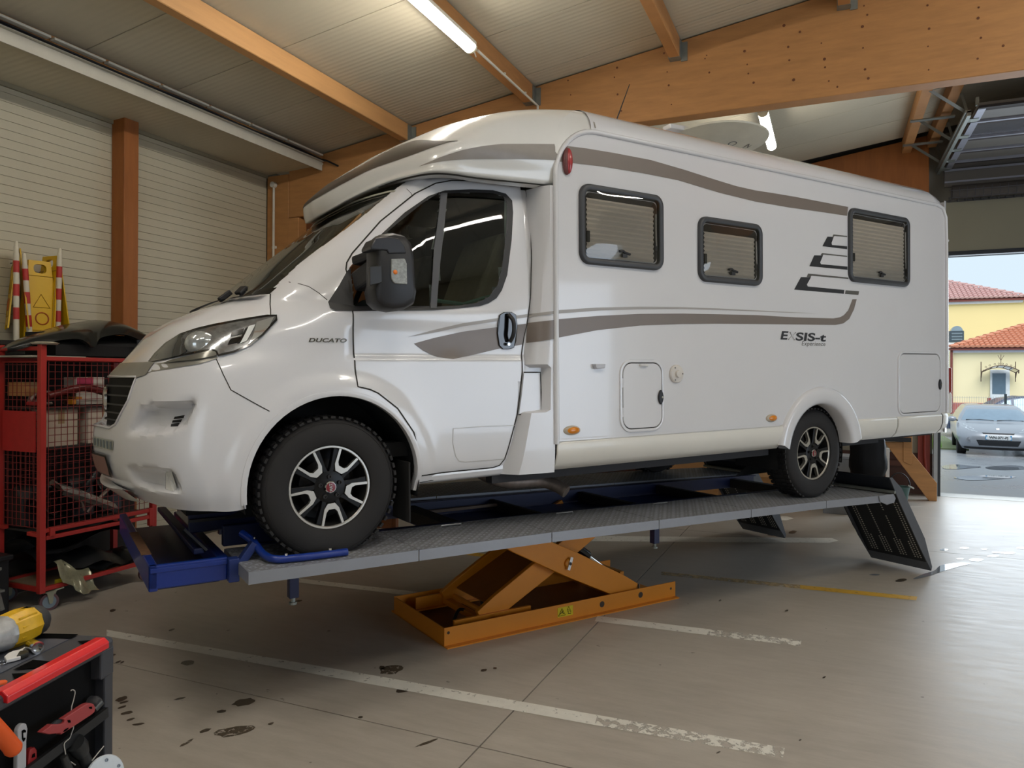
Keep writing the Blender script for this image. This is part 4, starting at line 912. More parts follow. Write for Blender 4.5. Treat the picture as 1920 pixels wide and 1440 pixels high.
obj('mud_flap', MB().box((.435, -.005, -.235), (.447, .22, .10)), RUBBER, van, bevel=.004)
obj('sump', MB().box((-.62, .5, -.16), (-.1, 1.5, .0)), DARKIN, van)
# arch lips
for near in (True, False):
    yv = (lambda y: y) if near else (lambda y: 2*YC-y)
    lip = []
    for k in range(37):
        a = radians(-10.5+k*199/36); x, z = ACX+(ACR+.004)*cos(a), ACZ+(ACR+.004)*sin(a)
        y = sy(x, z) if z > -.06 else .03
        lip.append([(ACX+(ACR+d)*cos(a), yv(y+e), ACZ+(ACR+d)*sin(a)) for d, e in ((.022, .006), (.022, -.003), (.006, -.006), (-.006, -.002), (-.008, .03), (.0, .06))])
    obj('arch_lip', MB().grid(lip), WHITE, van, smooth=60, fix=True)
    obj('sill', MB().prism([(y, z) for y, z in ((.016, .035), (.012, .0), (.025, -.03), (.06, -.045), (.1, -.03), (.1, .035))], lambda a, b, t: (t, yv(a), b-.0+.012*t),   .50, 1.06), WHITE, van, bevel=.008, fix=True)
# cab interior
INT = M('cab_grey', '#3c3c3d', .8); SEAT = M('beige_seat_cover', '#d6c8b6', .85, noise=.08, scale=20)
obj('cab_floor', MB().box((-.1, .12, .12), (1.3, 1.88, .2)), DARKIN, van)
obj('dashboard', MB().prism([(-.16, .99), (.08, 1.02), (.2, .95), (.22, .75), (.1, .6), (-.1, .6)], lambda a, b, t: (a, t, b), .28, 1.72), INT, van, bevel=.02)
obj('bulkhead', MB().box((1.5, .05, .2), (1.52, 1.95, 2.0)), M('furniture_beige', '#6f6250', .7), van)
obj('headliner', MB().box((.75, .17, 1.79), (1.5, 1.83, 1.81)), M('headliner_grey', '#8b867c', .9), van)
obj('sun_blind_strip', MB().bar((.30, .30, 1.47), (.42, 1.7, 1.60), .02, .10), M('visor', '#9a988f', .8), van)
obj('rolled_screen_blind', MB().tube([(-.02, .8, 1.18), (.38, 1.0, 1.60)], .018, 8).tube([(.02, .72, 1.18), (.42, .92, 1.6)], .01, 8), M('blind_rail', '#b8b6aa', .6), van, smooth=40)
for y in (.42, 1.5):
    s_ = obj('seat', MB().prism([(.55, .55), (1.02, .55), (1.10, .70), (1.22, 1.10), (1.30, 1.36), (1.26, 1.46), (1.16, 1.46), (1.10, 1.35), (.98, 1.05), (.90, .78), (.58, .72)], lambda a, b, t: (a, y+t, b), -.24, .24), SEAT, van, bevel=.03, seg=3)
    obj('armrest', MB().box((.75, y-.30, .90), (1.05, y-.25, .96)), SEAT, s_, bevel=.015)
sw = [(.36+.12*cos(a)*.4, .42+.19*sin(a), 1.0+.17*cos(a)) for a in [2*pi*k/24 for k in range(24)]]
obj('steering_wheel', MB().tube(sw, .016, 8, closed=True).bar((.2, .42, .9), (.36, .42, 1.0), .05, .05), BLK, van, smooth=50)
obj('door_sill_glass_edge', MB().tube([(.60, .03, 1.0), (.8, .03, .985), (1.02, .04, 1.05)], .012, 6), M('green_glass_edge', '#8fb5a6', .2), van)

# ---- wheels
TYRE = M('tyre_rubber', '#1d1b1b', .75, noise=.15, scale=9); ALLOY = M('machined_alloy', '#c9c5bd', .28, .8, noise=.05); ABLK = M('alloy_black', '#0d0d0f', .38, spec=.3)
R_ = .362; RIM = .214
def wheel(cx, cz, near=True):
    s = 1 if near else -1; y0 = 0.0 if near else 2*YC
    Y = lambda y: y0+s*y
    w = bpy.data.objects.new('wheel', None); COL.objects.link(w); w.parent = van; w.location = (cx, y0, cz)
    L = lambda prof, n=64: MB().lathe([(r, h) for r, h in prof], n, (0, 0, 0), (0, s, 0), caps=False)
    ty = L([(RIM, .018), (RIM+.008, .004), (RIM+.03, -.006), (RIM+.075, -.008), (RIM+.112, -.002), (RIM+.120, .004), (RIM+.121, .002), (RIM+.127, .006), (R_-.012, .018), (R_-.003, .03), (R_, .05), (R_, .175), (R_-.012, .205), (RIM+.08, .228), (RIM, .20)], 72)
    if cz == 0: pass
    # flattened contact patch
    zf = -.347 if cz == 0 else -.360
    ty.v = [(x, y-(.02 if z < zf+.08 and y*s < .1 else 0)*s*max(0, min(1, (zf+.08-z)/.08)), max(z, zf)) for x, y, z in ty.v]
    obj('tyre', ty, TYRE, w, smooth=35)
    tb = MB()
    for k in range(54):
        a = 2*pi*k/54; c, q = cos(a), sin(a)
        if q*R_ < zf+.02: continue
        u = Vector((c, 0, q)); t = Vector((-q, 0, c))
        for yy, hw in ((.028, .02), (.075, .022), (.125, .022), (.185, .02)):
            sk = t*(.004 if yy in (.028, .125) else -.004)
            tb.obox(u*(R_+.001)+Vector((0, s*yy, 0))+sk, u*.006, Vector((0, hw*s, 0)), t*.0125)
    o = obj('tread_blocks', tb, TYRE, w); o['kind'] = 'stuff'
    obj('rim_barrel', L([(RIM-.01, .022), (RIM-.014, .05), (RIM-.03, .16), (.05, .17)], 48), M('barrel_dark', '#151413', .7), w, smooth=40)
    obj('rim_lip', L([(RIM-.012, .018), (RIM-.008, .012), (RIM+.001, .012), (RIM+.003, .018)], 64), ALLOY, w, smooth=40)
    obj('brake_disc', L([(.14, .10), (.06, .10), (.05, .07)], 32), M('disc_iron', '#1f1b19', .7), w, smooth=30)
    hub = obj('hub', L([(.085, .05), (.082, .024), (.060, .018), (.0, .018)], 40), ABLK, w, smooth=30)
    fnp = lambda r, a, y: (r*sin(a), s*y, -r*cos(a))
    for k in range(5):
        a0 = 2*pi*k/5+(.07 if near else 0)
        # black twin spoke between the silver forks
        for sg in (-1, 1):
            sp = [(.07, .30*sg), (.10, .26*sg), (.203, .245*sg), (.203, .44*sg), (.11, .50*sg), (.075, .62*sg)]
            mb = MB(); P = [(r, a0+a) for r, a in sp]; n = len(P)
            mb.v = [fnp(r, a, .024) for r, a in P]+[fnp(r*.99, a, .06) for r, a in P]
            mb.f = [tuple(range(n))]+[(i, (i+1) % n, n+(i+1) % n, n+i) for i in range(n)]
            obj('spoke', mb, ABLK, w, bevel=.004, seg=2, fix=True)
        fk = [(.203, -.24), (.135, -.22), (.118, -.14), (.118, .14), (.135, .22), (.203, .24), (.206, .30), (.120, .335), (.088, .22), (.088, -.22), (.120, -.335), (.206, -.30)]
        mb = MB(); P = [(r, a0+a) for r, a in fk]; n = len(P)
        v, _, f, *_ = delaunay_2d_cdt([Vector((r*sin(a), -r*cos(a))) for r, a in P], [(i, (i+1) % n) for i in range(n)], [], 1, 1e-6)
        mb.v = [(q.x, s*.016, q.y) for q in v]+[(q.x, s*.04, q.y) for q in v]; m_ = len(v)
        mb.f = [tuple(q) for q in f]+[(i, (i+1) % n, m_+(i+1) % n, m_+i) for i in range(n)]
        obj('silver_fork', mb, ALLOY, w, fix=True)
        ab = a0+pi/5
        b_ = obj('wheel_bolt', MB().lathe([(.011, 0), (.011, .012), (.007, .012), (.006, .006), (.0, .006)], 12, fnp(.055, ab, .02), (0, -s, 0)), M('bolt_steel', '#33302e', .4, .6), w)
    capo = obj('hub_cap', L([(.032, .016), (.031, .008), (.027, .005), (.0, .004)], 32), CHROME, w, smooth=30)
    obj('cap_disc', L([(.025, .0045), (.0, .0025)], 28), M('cap_red', '#7c2530', .3), capo)
    me = text_mesh('FIAT', .021, lambda x, y, z: Vector((x, y, z)), bold=.0008, align='CENTER')
    an = radians(95)
    for v in me.vertices:
        x, y = v.co.x, v.co.y-.007; v.co = Vector(((x*cos(an)-y*sin(an))*s, -s*.0+(.0015)*s, x*sin(an)+y*cos(an)))
    obj('cap_letters', me, CHROME, capo)
    return w
wheel(0, 0); wheel(4.035, -.091); wheel(0, 0, False); wheel(4.035, -.091, False)

# ---- windows of the living body
FR = M('window_frame_grey', '#3a3c40', .45, noise=.05); BLIND = M('pleated_blind', '#d3ccc2', .8, noise=.04); ACR_ = glass('acrylic_pane', '#f2efe9', .02, .015)
def hab_window(pts, blind_top=.12):
    (x0, z1), (x1, _), (x2, z0), _2 = pts; x0 = (pts[0][0]+pts[3][0])/2; x1 = (pts[1][0]+pts[2][0])/2; z1 = (pts[0][1]+pts[1][1])/2; z0 = (pts[2][1]+pts[3][1])/2
    w = bpy.data.objects.new('window', None); COL.objects.link(w); w.parent = van; w.location = ((x0+x1)/2, HY, (z0+z1)/2); hx, hz = (x1-x0)/2, (z1-z0)/2
    mb = MB(); rings = []
    for ins, y in ((0, .0), (.002, -.02), (.010, -.026), (.034, -.024), (.042, -.016), (.046, .004)):
        rings.append([(a, y, b) for a, b in rrect(-hx+ins, -hz+ins, hx-ins, hz-ins, max(.02, .075-ins), 6)])
    obj('frame', mb.grid(rings, closed=True), FR, w, smooth=50, fix=True)
    bp = rrect(-hx+.05, -hz+.05, hx-.05, hz-.05, .04, 5)
    obj('dark_cavity', MB().add([(a, -.003, b) for a, b in bp], [tuple(range(len(bp)))[::-1]]), M('cavity', '#2e2b29', .9), w)
    mb = MB(); top = hz-.05-blind_top*hz*1.2; nP = int((top+hz-.05)/.03); rws = []
    for k in range(2*nP+1):
        z = -hz+.05+(top+hz-.05)*k/(2*nP); y = -.014 if k % 2 else -.004; rws.append([(-hx+.055, y, z), (hx-.085, y, z)])
    obj('pleated_blind', mb.grid(rws[::-1]), BLIND, w)
    g = []
    for j in range(13):
        v = -1+2*j/12; g.append([((hx-.040)*(-1+2*i/16), -.020-.014*(1-v**4)*(1-(-1+i/8)**6), (hz-.040)*v) for i in range(17)])
    obj('pane', MB().grid(g), ACR_, w, smooth=70)
    la = obj('latch', MB().box((-.02, -.030, -hz+.062), (.02, -.016, -hz+.085)).tube(cat([(-.045, -.026, -hz+.098), (-.02, -.028, -hz+.103), (.0, -.027, -hz+.094), (.045, -.026, -hz+.085)], 4), .009, 8), BLK, w, smooth=40)
    obj('stay_arm', MB().tube([(hx-.065, -.012, -hz+.16), (hx-.07, -.012, hz-.13)], .008, 8), M('stay', '#a7a4a0', .4, .3), w, smooth=40)
    obj('stay_knob', MB().box((-hx+.05, -.02, -hz*.45), (-hx+.075, -.008, -hz*.45+.07)).box((hx-.08, -.018, -hz*.5), (hx-.055, -.008, -hz*.5+.06)), BLK, w, bevel=.004)
hab_window([(1.553,1.758),(2.251,1.764),(2.267,1.258),(1.558,1.26)])
hab_window([(2.594,1.669),(3.257,1.669),(3.272,1.214),(2.602,1.21)], .2)
hab_window([(4.341,1.923),(5.239,1.93),(5.262,1.311),(4.361,1.319)], .10)

# ---- stripes, logo bars, lettering on the side wall
def deco(name, poly, mat): return drape(name, poly, mat, van, .0015, .15, flat)
ut = [(1.411,1.97),(1.621,1.982),(1.847,1.988),(2.161,1.99),(2.477,1.969),(2.754,1.944),(2.995,1.925),(3.205,1.92),(3.398,1.925),(3.671,1.929),(4.02,1.929),(4.356,1.929)]
ub = [(4.341,1.853),(4.02,1.848),(3.593,1.838),(3.204,1.837),(2.827,1.854),(2.408,1.889),(2.089,1.892),(1.73,1.886),(1.41,1.869)]
deco('upper_stripe', ut+ub, TAUPE)
lt = [(1.376,0.908),(1.7,0.94),(2.059,0.966),(2.45,0.982),(2.767,0.989),(3.223,0.998),(3.666,0.996),(4.149,1.004),(4.235,1.015),(4.293,1.035),(4.352,1.076),(4.412,1.171),(4.472,1.174),(4.434,1.088),(4.367,1.006),(4.286,0.967),(4.177,0.951),(3.666,0.941),(3.223,0.932),(2.766,0.921),(2.45,0.91),(2.059,0.889),(1.699,0.85),(1.375,0.794)]
deco('lower_stripe', lt, TAUPE)
deco('thin_stripe', [(1.376,0.963),(1.7,0.993),(2.06,1.013),(2.451,1.026),(2.822,1.031),(3.223,1.033),(3.595,1.035),(3.96,1.036),(3.595,1.029),(3.223,1.025),(2.822,1.02),(2.451,1.013),(2.06,0.996),(1.7,0.973),(1.376,0.942)], TAUPE2)
drape('lower_stripe', [(0.479,0.752),(0.598,0.784),(0.783,0.824),(1.028,0.858),(1.223,0.883),(1.196,0.756),(1.025,0.728),(0.843,0.689),(0.717,0.667),(0.619,0.679),(0.537,0.712)], TAUPE, van, .0025, .05)
drape('thin_stripe', [(0.441,0.787),(0.599,0.83),(0.784,0.873),(1.03,0.912),(1.228,0.941),(1.228,0.922),(1.029,0.893),(0.784,0.855),(0.599,0.814)], TAUPE2, van, .0025, .05)
pfB = BVHTree.FromPolygons([Vector(v) for v in pf.v], pf.f)
def py_(x, z, off=0):
    h = pfB.ray_cast(Vector((x, -1, z)), Vector((0, 1, 0)))[0]; return (h.y if h else -.08)-off
drape('lower_stripe', [(1.23,0.888),(1.372,0.905),(1.372,0.791),(1.222,0.766)], TAUPE, van, .006, .02, py_)
drape('thin_stripe', [(1.235,0.941),(1.373,0.96),(1.373,0.942),(1.235,0.923)], TAUPE2, van, .006, .02, py_)
C5 = lambda pts: pts
for q, mt in ([(4.075,1.658),(4.159,1.664),(4.13,1.612),(4.136,1.597),(4.341,1.603),(4.341,1.579),(4.009,1.576)], INK), ([(4.154,1.684),(4.342,1.689),(4.341,1.679),(4.17,1.672),(4.153,1.662),(4.142,1.667)], GREYD), \
    ([(3.903,1.495),(4.017,1.502),(3.979,1.443),(3.992,1.431),(4.344,1.437),(4.344,1.41),(3.842,1.404)], INK), ([(4.004,1.521),(4.341,1.525),(4.341,1.516),(4.025,1.51),(4.008,1.501),(3.984,1.503)], GREYD), \
    ([(3.736,1.313),(3.862,1.319),(3.81,1.258),(3.822,1.244),(4.301,1.242),(4.292,1.21),(3.651,1.21)], INK), ([(3.826,1.346),(4.357,1.347),(4.357,1.335),(3.87,1.331),(3.854,1.318),(3.807,1.319)], GREYD), ([(4.319,1.241),(4.507,1.242),(4.496,1.21),(4.308,1.211)], GREYD):
    deco('logo_bar', q, mt)
def side_text(s, p0, p1, mat, h, off=.002, **k):
    (ax, az), (bx, bz) = p0, p1
    sh = k.pop('shear', 0); me = text_mesh(s, 1, lambda x, y, z: Vector((x, y, 0)), **k)
    xs = [v.co.x for v in me.vertices]; ys2 = [v.co.y for v in me.vertices]; m0, m1 = min(xs), max(xs); q0 = 0 if h > 0 else min(ys2); hh = max(ys2)-q0; h = abs(h)
    for v in me.vertices:
        u = (v.co.x-m0)/(m1-m0); w = (v.co.y-q0)/hh*h; x = ax+u*(bx-ax-sh*h)+sh*w; z = az+u*(bz-az)+w; v.co = Vector((x, flat(x, z, off), z))
    return obj('lettering', me, mat, van)
side_text('E', *[(3.486,0.824),(3.584,0.824)], INK, .062, shear=.3, bold=.03)
xo = side_text('X', *[(3.571,0.821),(3.678,0.819)], GREYD, .062, shear=.3)
xi = side_text('X', *[(3.584,0.824),(3.665,0.822)], WHITE, .056, .003, shear=.3, bold=-.01)
side_text('SIS-t', *[(3.665,0.819),(4.063,0.817)], INK, .062, shear=.25, bold=.03)
side_text('Experience', *[(3.743,0.78),(4.049,0.778)], GREYD, .034, shear=.25, spacing=1.1)

# ---- hatches and fittings
def hatch(pts, lockx, name):
    x0, z1, x1, z0 = pts
    h = bpy.data.objects.new(name, None); COL.objects.link(h); h.parent = van; h.location = (x0, HY, z0); w, t = x1-x0, z1-z0
    rings = [[(a, y, b) for a, b in rrect(i, i, w-i, t-i, .09-i*.8, 6)] for i, y in ((0, 0), (.002, -.010), (.010, -.012), (.018, -.010), (.02, .0))]
    obj('hatch_frame', MB().grid(rings, closed=True), WHITE, h, smooth=50, fix=True)
    rp = rrect(.018, .018, w-.018, t-.018, .075, 6); obj('hatch_gap', MB().add([(a, -.002, b) for a, b in rp], [tuple(range(len(rp)))[::-1]]), SEAM, h)
    rp = rrect(.025, .025, w-.025, t-.025, .07, 6); obj('hatch_panel', MB().prism(rp, lambda a, b, q: (a, q, b), -.009, .0), WHITE, h, bevel=.003, fix=True)
    for z in (.28, .68): obj('hinge', MB().box((.012, -.012, t*z-.03), (.022, -.003, t*z+.03)), WHITE, h)
    lk = obj('lock', MB().prism([(w*lockx+.022*sin(a), t*.47+.05*cos(a)*(1-.2*abs(sin(a)))) for a in [2*pi*k/18 for k in range(18)]], lambda a, b, q: (a, q, b), -.022, -.008), BLK, h, bevel=.004, fix=True)
    obj('key_slot', MB().cyl((w*lockx+.008, -.025, t*.47), (w*lockx+.008, -.02, t*.47), .008, 10), CHROME, lk)
    return h, w, t
(a1, _, b1, _2) = [1.879,0,2.266,0]
h1, w1, t1 = hatch((a1, .665, b1, .192), .90, 'service_hatch')
obj('vent_lip', MB().box((w1*.42, -.026, t1-.045), (w1*.60, -.009, t1-.03)), M('lip_grey', '#c9c8c6', .35), h1, bevel=.005)
(a1, b1) = [5.073,5.79]
hatch((a1, .745, b1, .175), .955, 'garage_hatch')
(vx, vz), (fx, fz), (mx1, mz1), (mx2, mz2), (rx, rz) = [(1.702,0.625),(2.382,0.569),(1.493,0.228),(3.38,0.227),(1.459,1.877)]
obj('step_light', MB().prism([(-.042, .012), (.042, .012), (.036, -.014), (-.03, -.02), (-.042, -.005)], lambda a, b, t: (vx+a, HY+t, vz+b), -.03, 0), M('light_grey', '#b9bac0', .3), van, bevel=.005, fix=True)
fc = obj('filler_cap', MB().lathe([(.062, 0), (.062, .012), (.056, .018), (.0, .018)], 32, (fx, HY, fz), (0, -1, 0)), M('cap_cream', '#cfc9c2', .4), van, smooth=30)
obj('filler_knob', MB().lathe([(.026, 0), (.024, .016), (.0, .017)], 8, (fx, HY-.018, fz), (0, -1, 0)), MATS['cap_cream'], fc, smooth=20)
for a in (0, 2.1, 4.2): obj('screw', MB().cyl((fx+.047*cos(a), HY-.021, fz+.047*sin(a)), (fx+.047*cos(a), HY-.017, fz+.047*sin(a)), .005, 8), GREYD, fc)
AMB = M('amber_lens', '#d98218', .2, noise=.15, scale=60, coat=.5)
for x, z in ((mx1, mz1), (mx2, mz2)):
    b_ = obj('side_marker', MB().ball((x, HY, z), .066, .018, .030, 20, 10), M('marker_base', '#b3a796', .4), van, smooth=60)
    obj('marker_lens', MB().ball((x+.004, HY-.004, z), .054, .020, .023, 20, 10), AMB, b_, smooth=60)
b_ = obj('clearance_lamp', MB().ball((rx, HY-.01, rz), .030, .026, .085, 18, 12), M('lamp_base', '#6b3b3a', .4), van, smooth=60)
obj('red_lens_front', MB().ball((rx+.008, HY-.018, rz), .026, .024, .078, 18, 12), M('red_lens2', '#a5393c', .2, noise=.2, scale=40), b_, smooth=60)
# roof items
ant = obj('aerial', MB().tube([(2.35, .55, 2.32), (2.38, .55, 2.40), (2.55, .55, 2.62+.16)], [.012, .006, .003], 6), BLK, van, smooth=40)
dish = bpy.data.objects.new('satellite_dish', None); COL.objects.link(dish); dish.parent = van; dish.location = (3.93, .93, 2.60)
dish.rotation_euler = (radians(-3), radians(2), 0)
obj('reflector', MB().lathe([(.0, .0), (.20, .012), (.36, .045), (.45, .075), (.46, .08), (.455, .065), (.36, .03), (.20, -.003), (.0, -.015)], 40), M('dish_white', '#c9c6b6', .45), dish, smooth=50)
obj('mount', MB().box((-.12, -.10, -.36), (.12, .12, -.01)).bar((-.62, .0, .07), (-.30, .0, .10), .10, .04).bar((-.55, .05, .08), (-.2, .1, -.25), .05, .04), WHITE, dish, bevel=.01)
me = text_mesh('AN    O', .11, lambda x, y, z: Vector((-x+.33, y-.22, .0)))
for v in me.vertices:
    r = math.hypot(v.co.x, v.co.y); v.co.z = -.018+.095*(r/.46)**2-.006
obj('dish_lettering', me, INK, dish)

# ================================================================ SCISSOR LIFT
lift = thing('scissor_lift', 'low orange and blue scissor lift raised under the motorhome with grey tread plates', 'vehicle lift', (-2.37553, 3.12285, 0), math.atan2(.82994, .55770))
BLUE = M('blue_paint', '#0f2f82', .35, noise=.08, coat=.2); BLUED = M('blue_frame', '#101c46', .45, noise=.12); ORG = M('orange_paint', '#d8861a', .4, noise=.06, scale=3, coat=.1)
PLATE = M('grey_plate', '#8d9097', .42, .25, noise=.05); 
TREAD = M('tread_plate', '#a3a7ae', .4, .25, noise=.10, scale=3)
def tread(m):
    n = m.node_tree.nodes; L = m.node_tree.links; b = n['Principled BSDF']; tc = [x for x in n if x.type == 'TEX_COORD'][0]
    def bars(rot):
        mp = n.new('ShaderNodeMapping'); mp.inputs['Rotation'].default_value = (0, 0, rot); L.new(tc.outputs['Object'], mp.inputs[0])
        sp = n.new('ShaderNodeSeparateXYZ'); L.new(mp.outputs[0], sp.inputs[0]); o = []
        for ax, f, th in (('X', 215, .0), ('Y', 108, .35)):
            a = n.new('ShaderNodeMath'); a.operation = 'MULTIPLY'; a.inputs[1].default_value = f; L.new(sp.outputs[ax], a.inputs[0])
            s = n.new('ShaderNodeMath'); s.operation = 'SINE'; L.new(a.outputs[0], s.inputs[0]); o.append(s)
        mu = n.new('ShaderNodeMath'); mu.operation = 'MINIMUM'; L.new(o[0].outputs[0], mu.inputs[0]); L.new(o[1].outputs[0], mu.inputs[1]); return mu
    a, c = bars(.7854), bars(-.7854)
    mx = n.new('ShaderNodeMath'); mx.operation = 'MAXIMUM'; L.new(a.outputs[0], mx.inputs[0]); L.new(c.outputs[0], mx.inputs[1])
    mr = n.new('ShaderNodeMapRange'); mr.inputs['From Min'].default_value = .1; mr.inputs['From Max'].default_value = .5; L.new(mx.outputs[0], mr.inputs['Value'])
    bp = n.new('ShaderNodeBump'); bp.inputs['Strength'].default_value = 1; bp.inputs['Distance'].default_value = .006
    L.new(mr.outputs[0], bp.inputs['Height']); L.new(bp.outputs[0], b.inputs['Normal'])
    # brighter on the ribs, darker between
    old = b.inputs['Base Color'].links[0].from_socket; mm = n.new('ShaderNodeMix'); mm.data_type = 'RGBA'; mm.blend_type = 'MULTIPLY'; mm.inputs['Factor'].default_value = 1
    cr = n.new('ShaderNodeMix'); cr.data_type = 'RGBA'; cr.inputs['A'].default_value = (.72, .70, .68, 1); cr.inputs['B'].default_value = (1.25, 1.25, 1.28, 1)
    L.new(mr.outputs[0], cr.inputs['Factor']); L.new(old, mm.inputs['A']); L.new(cr.outputs['Result'], mm.inputs['B']); L.new(mm.outputs['Result'], b.inputs['Base Color'])
tread(TREAD)
DIRT = M('rusty_dirt', '#6a4a32', .8, noise=.25, scale=40)
xs_ = [-.44, .43, 1.30, 2.17, 3.08, 3.97, 4.90]; zs_ = [.849, .8455, .8425, .827, .812, .7955, .768]
for (ya, yb, yin) in ((-.15, .40, .40), (1.37, 2.0, 1.37)):
    for i in range(6):
        x0, x1, z0, z1 = xs_[i]+.003, xs_[i+1]-.003, zs_[i], zs_[i+1]
        mb = MB()
        mb.add([(x0, ya, z0), (x1, ya, z1), (x1, yb, z1), (x0, yb, z0), (x0, ya, z0-.008), (x1, ya, z1-.008), (x1, yb, z1-.008), (x0, yb, z0-.008)], [(0, 1, 2, 3), (7, 6, 5, 4), (1, 2, 6, 5)[::-1], (0, 3, 7, 4)])
        p = obj('tread_plate', mb, TREAD, lift)
        e = MB()
        for y in (ya, yb):
            s = 1 if y == ya else -1
            e.add([(x0, y, z0+.0005), (x1, y, z1+.0005), (x1, y, z1-.058), (x0, y, z0-.058), (x0, y+.006*s, z0+.0005), (x1, y+.006*s, z1+.0005), (x1, y+.006*s, z1-.058), (x0, y+.006*s, z0-.058)], [(0, 3, 2, 1), (4, 5, 6, 7), (0, 1, 5, 4), (2, 3, 7, 6), (1, 2, 6, 5), (0, 4, 7, 3)])
            if y == ya: obj('side_flange', e, PLATE, p, fix=True)
            else: obj('inner_flange', e, BLUED, p, fix=True)
            e = MB()
        if 0 < i < 5:
            xm = (x0+x1)/2; zm = (z0+z1)/2
            obj('grip_rod', MB().tube([(xm-.07, yb-.09, zm), (xm-.07, yb-.09, zm+.012), (xm+.07, yb-.09, zm+.010), (xm+.07, yb-.09, zm-.002)], .004, 6), M('rod_steel', '#aeb0b2', .3, .7), p)
    obj('end_flange', MB().box((-.446, ya, .79), (-.437, yb, .849)), PLATE, lift)
zt = lambda x: .838-.0145*max(0, x)
# blue centre frame between the tracks
for y in (.43, 1.30): obj('frame_rail', MB().bar((-.3, y, .80), (4.85, y, .72), .05, .11), BLUED, lift)
obj('frame_rail_lip', MB().bar((-.3, .47, .845), (4.85, .47, .77), .03, .012).bar((-.3, 1.26, .845), (4.85, 1.26, .77), .03, .012), BLUED, lift)
for x, w in ((.28, .05), (.95, .12), (1.72, .03), (2.6, .05), (3.5, .05), (4.5, .08)): obj('cross_member', MB().box((x, .45, zt(x)-.10), (x+w, 1.30, zt(x)-.015)), M('frame_black', '#22201f', .7, noise=.2), lift)
obj('frame_floor', MB().bar((.95, .87, .725), (1.75, .87, .715), .75, .01).bar((1.8, .87, .712), (3.5, .87, .695), .75, .01), M('blue_floor', '#1a2f66', .4, noise=.15, scale=9), lift)
for (x0, x1) in ((1.08, 1.75),): obj('inner_strip', MB().box((x0, .56, .76), (x1, .60, .78)).box((x0, 1.16, .76), (x1, 1.2, .78)), M('dusty_strip', '#7c6a5c', .7, noise=.15), lift)
# blue wheel stop box at the front
obj('front_box', MB().box((-.84, .10, .762), (-.49, .13, .875)).box((-.84, .10, .752), (-.80, 1.62, .875)).box((-.52, .13, .77), (-.47, 1.62, .86)), BLUE, lift, bevel=.006)
obj('box_floor', MB().box((-.80, .13, .752), (-.52, 1.62, .775)), BLUED, lift)  # darker blue stands in for the shade inside the box
obj('front_box_rib', MB().box((-.835, .095, .84), (-.49, .105, .862)), BLUE, lift, bevel=.003)
obj('back_stop', MB().bar((-.60, .55, .99), (-.0, .55, 1.0), .02, .14).box((-.62, .25, .87), (-.57, 1.62, .90)).box((-.45, .40, .86), (-.05, .45, .97)), BLUED, lift, bevel=.006)
obj('black_lip', MB().box((-.60, .50, .985), (.02, .53, 1.0)).bar((-.66, .30, .99), (-.56, .26, .88), .05, .012, (1, 0, 0)), M('lip_black', '#1b1c22', .4), lift)
obj('rust_patch', MB().box((-.845, .35, .875), (-.80, .95, .879)), DIRT, lift)
obj('end_bracket', MB().box((-.49, .06, .755), (-.44, .12, .87)).bar((-.455, .10, .80), (-.36, .10, .93), .04, .05, (0, 1, 0)), M('blue_bracket', '#1b2f6c', .45), lift, bevel=.004)
obj('wheel_stop_bar', MB().tube(cat([(-.40, .20, .965), (-.36, .12, .93), (-.335, .04, .885), (-.30, -.05, .872), (-.20, -.075, .870), (-.02, -.076, .868), (.06, -.077, .868)], 5), .019, 12), BLUE, lift, smooth=60)
for x, y, z in ((-.25, -.072, .888), (-.03, -.076, .888), (-.36, .10, .95)): obj('bolt_head', MB().cyl((x, y, z), (x, y, z+.01), .008, 8), CHROME, lift)
for x, y in ((-.18, .05), (2.32, .05)):
    z = .80-.015*max(0, x)*.6
    obj('stand_leg', MB().box((x-.024, y-.024, z-.16), (x+.024, y+.024, z)), BLUED, lift, bevel=.003)
    obj('leveling_foot', MB().cyl((x, y, z-.185), (x, y, z-.16), .012, 10).cyl((x, y, z-.195), (x, y, z-.183), .02, 12), STEEL, lift)
# base frame of angle iron
def angle(x0, x1, y, s): return MB().box((x0, min(y, y+.008*s), .0), (x1, max(y, y+.008*s), .125)).box((x0, min(y, y-.045*s), .0), (x1, max(y, y-.045*s), .008))
b1 = obj('base_angle', angle(.955, 3.04, .565, 1), ORG, lift); b1.data
for x, z in ((2.28, .065), (2.666, .075), (2.99, .075), (.985, .09)):
    r = .02 if 2 < x < 2.7 else .009
    obj('bolt_hole', MB().lathe([(r*1.15, 0), (r, -.003), (.0, -.002)], 16, (x, .564, z), (0, -1, 0)), M('hole_dark', '#3a2c1c', .6), b1, smooth=30)
st = obj('warning_sticker', MB().box((1.868, .5625, .035), (2.005, .5645, .105)), M('sticker_yellow', '#d8c018', .4, noise=.03), b1)
def tri(cx, cz, r, w): 
    P = [(cx+r*sin(a), cz-r*.35+r*cos(a)*.95) for a in (0, 2*pi/3, 4*pi/3)]; P = [Vector((a, .561, b)) for a, b in P]
    return MB().tube(P, w, 4, closed=True)
obj('sticker_triangle', tri(1.905, .075, .036, .0028), BLACK, st); obj('sticker_figure', MB().tube([(1.89, .561, .058), (1.905, .561, .07), (1.92, .561, .058)], .003, 4).tube([(1.905, .561, .07), (1.915, .561, .08)], .003, 4), BLACK, st)
obj('sticker_triangle', tri(1.966, .092, .017, .0018), BLACK, st); obj('sticker_figure', MB().tube([(1.95, .561, .07), (1.962, .561, .07), (1.962, .561, .05), (1.985, .561, .048)], .002, 4).tube([(1.972, .561, .068), (1.984, .561, .068), (1.984, .561, .056)], .002, 4), BLACK, st)
obj('base_angle', angle(.955, 3.04, 1.378, -1), ORG, lift)
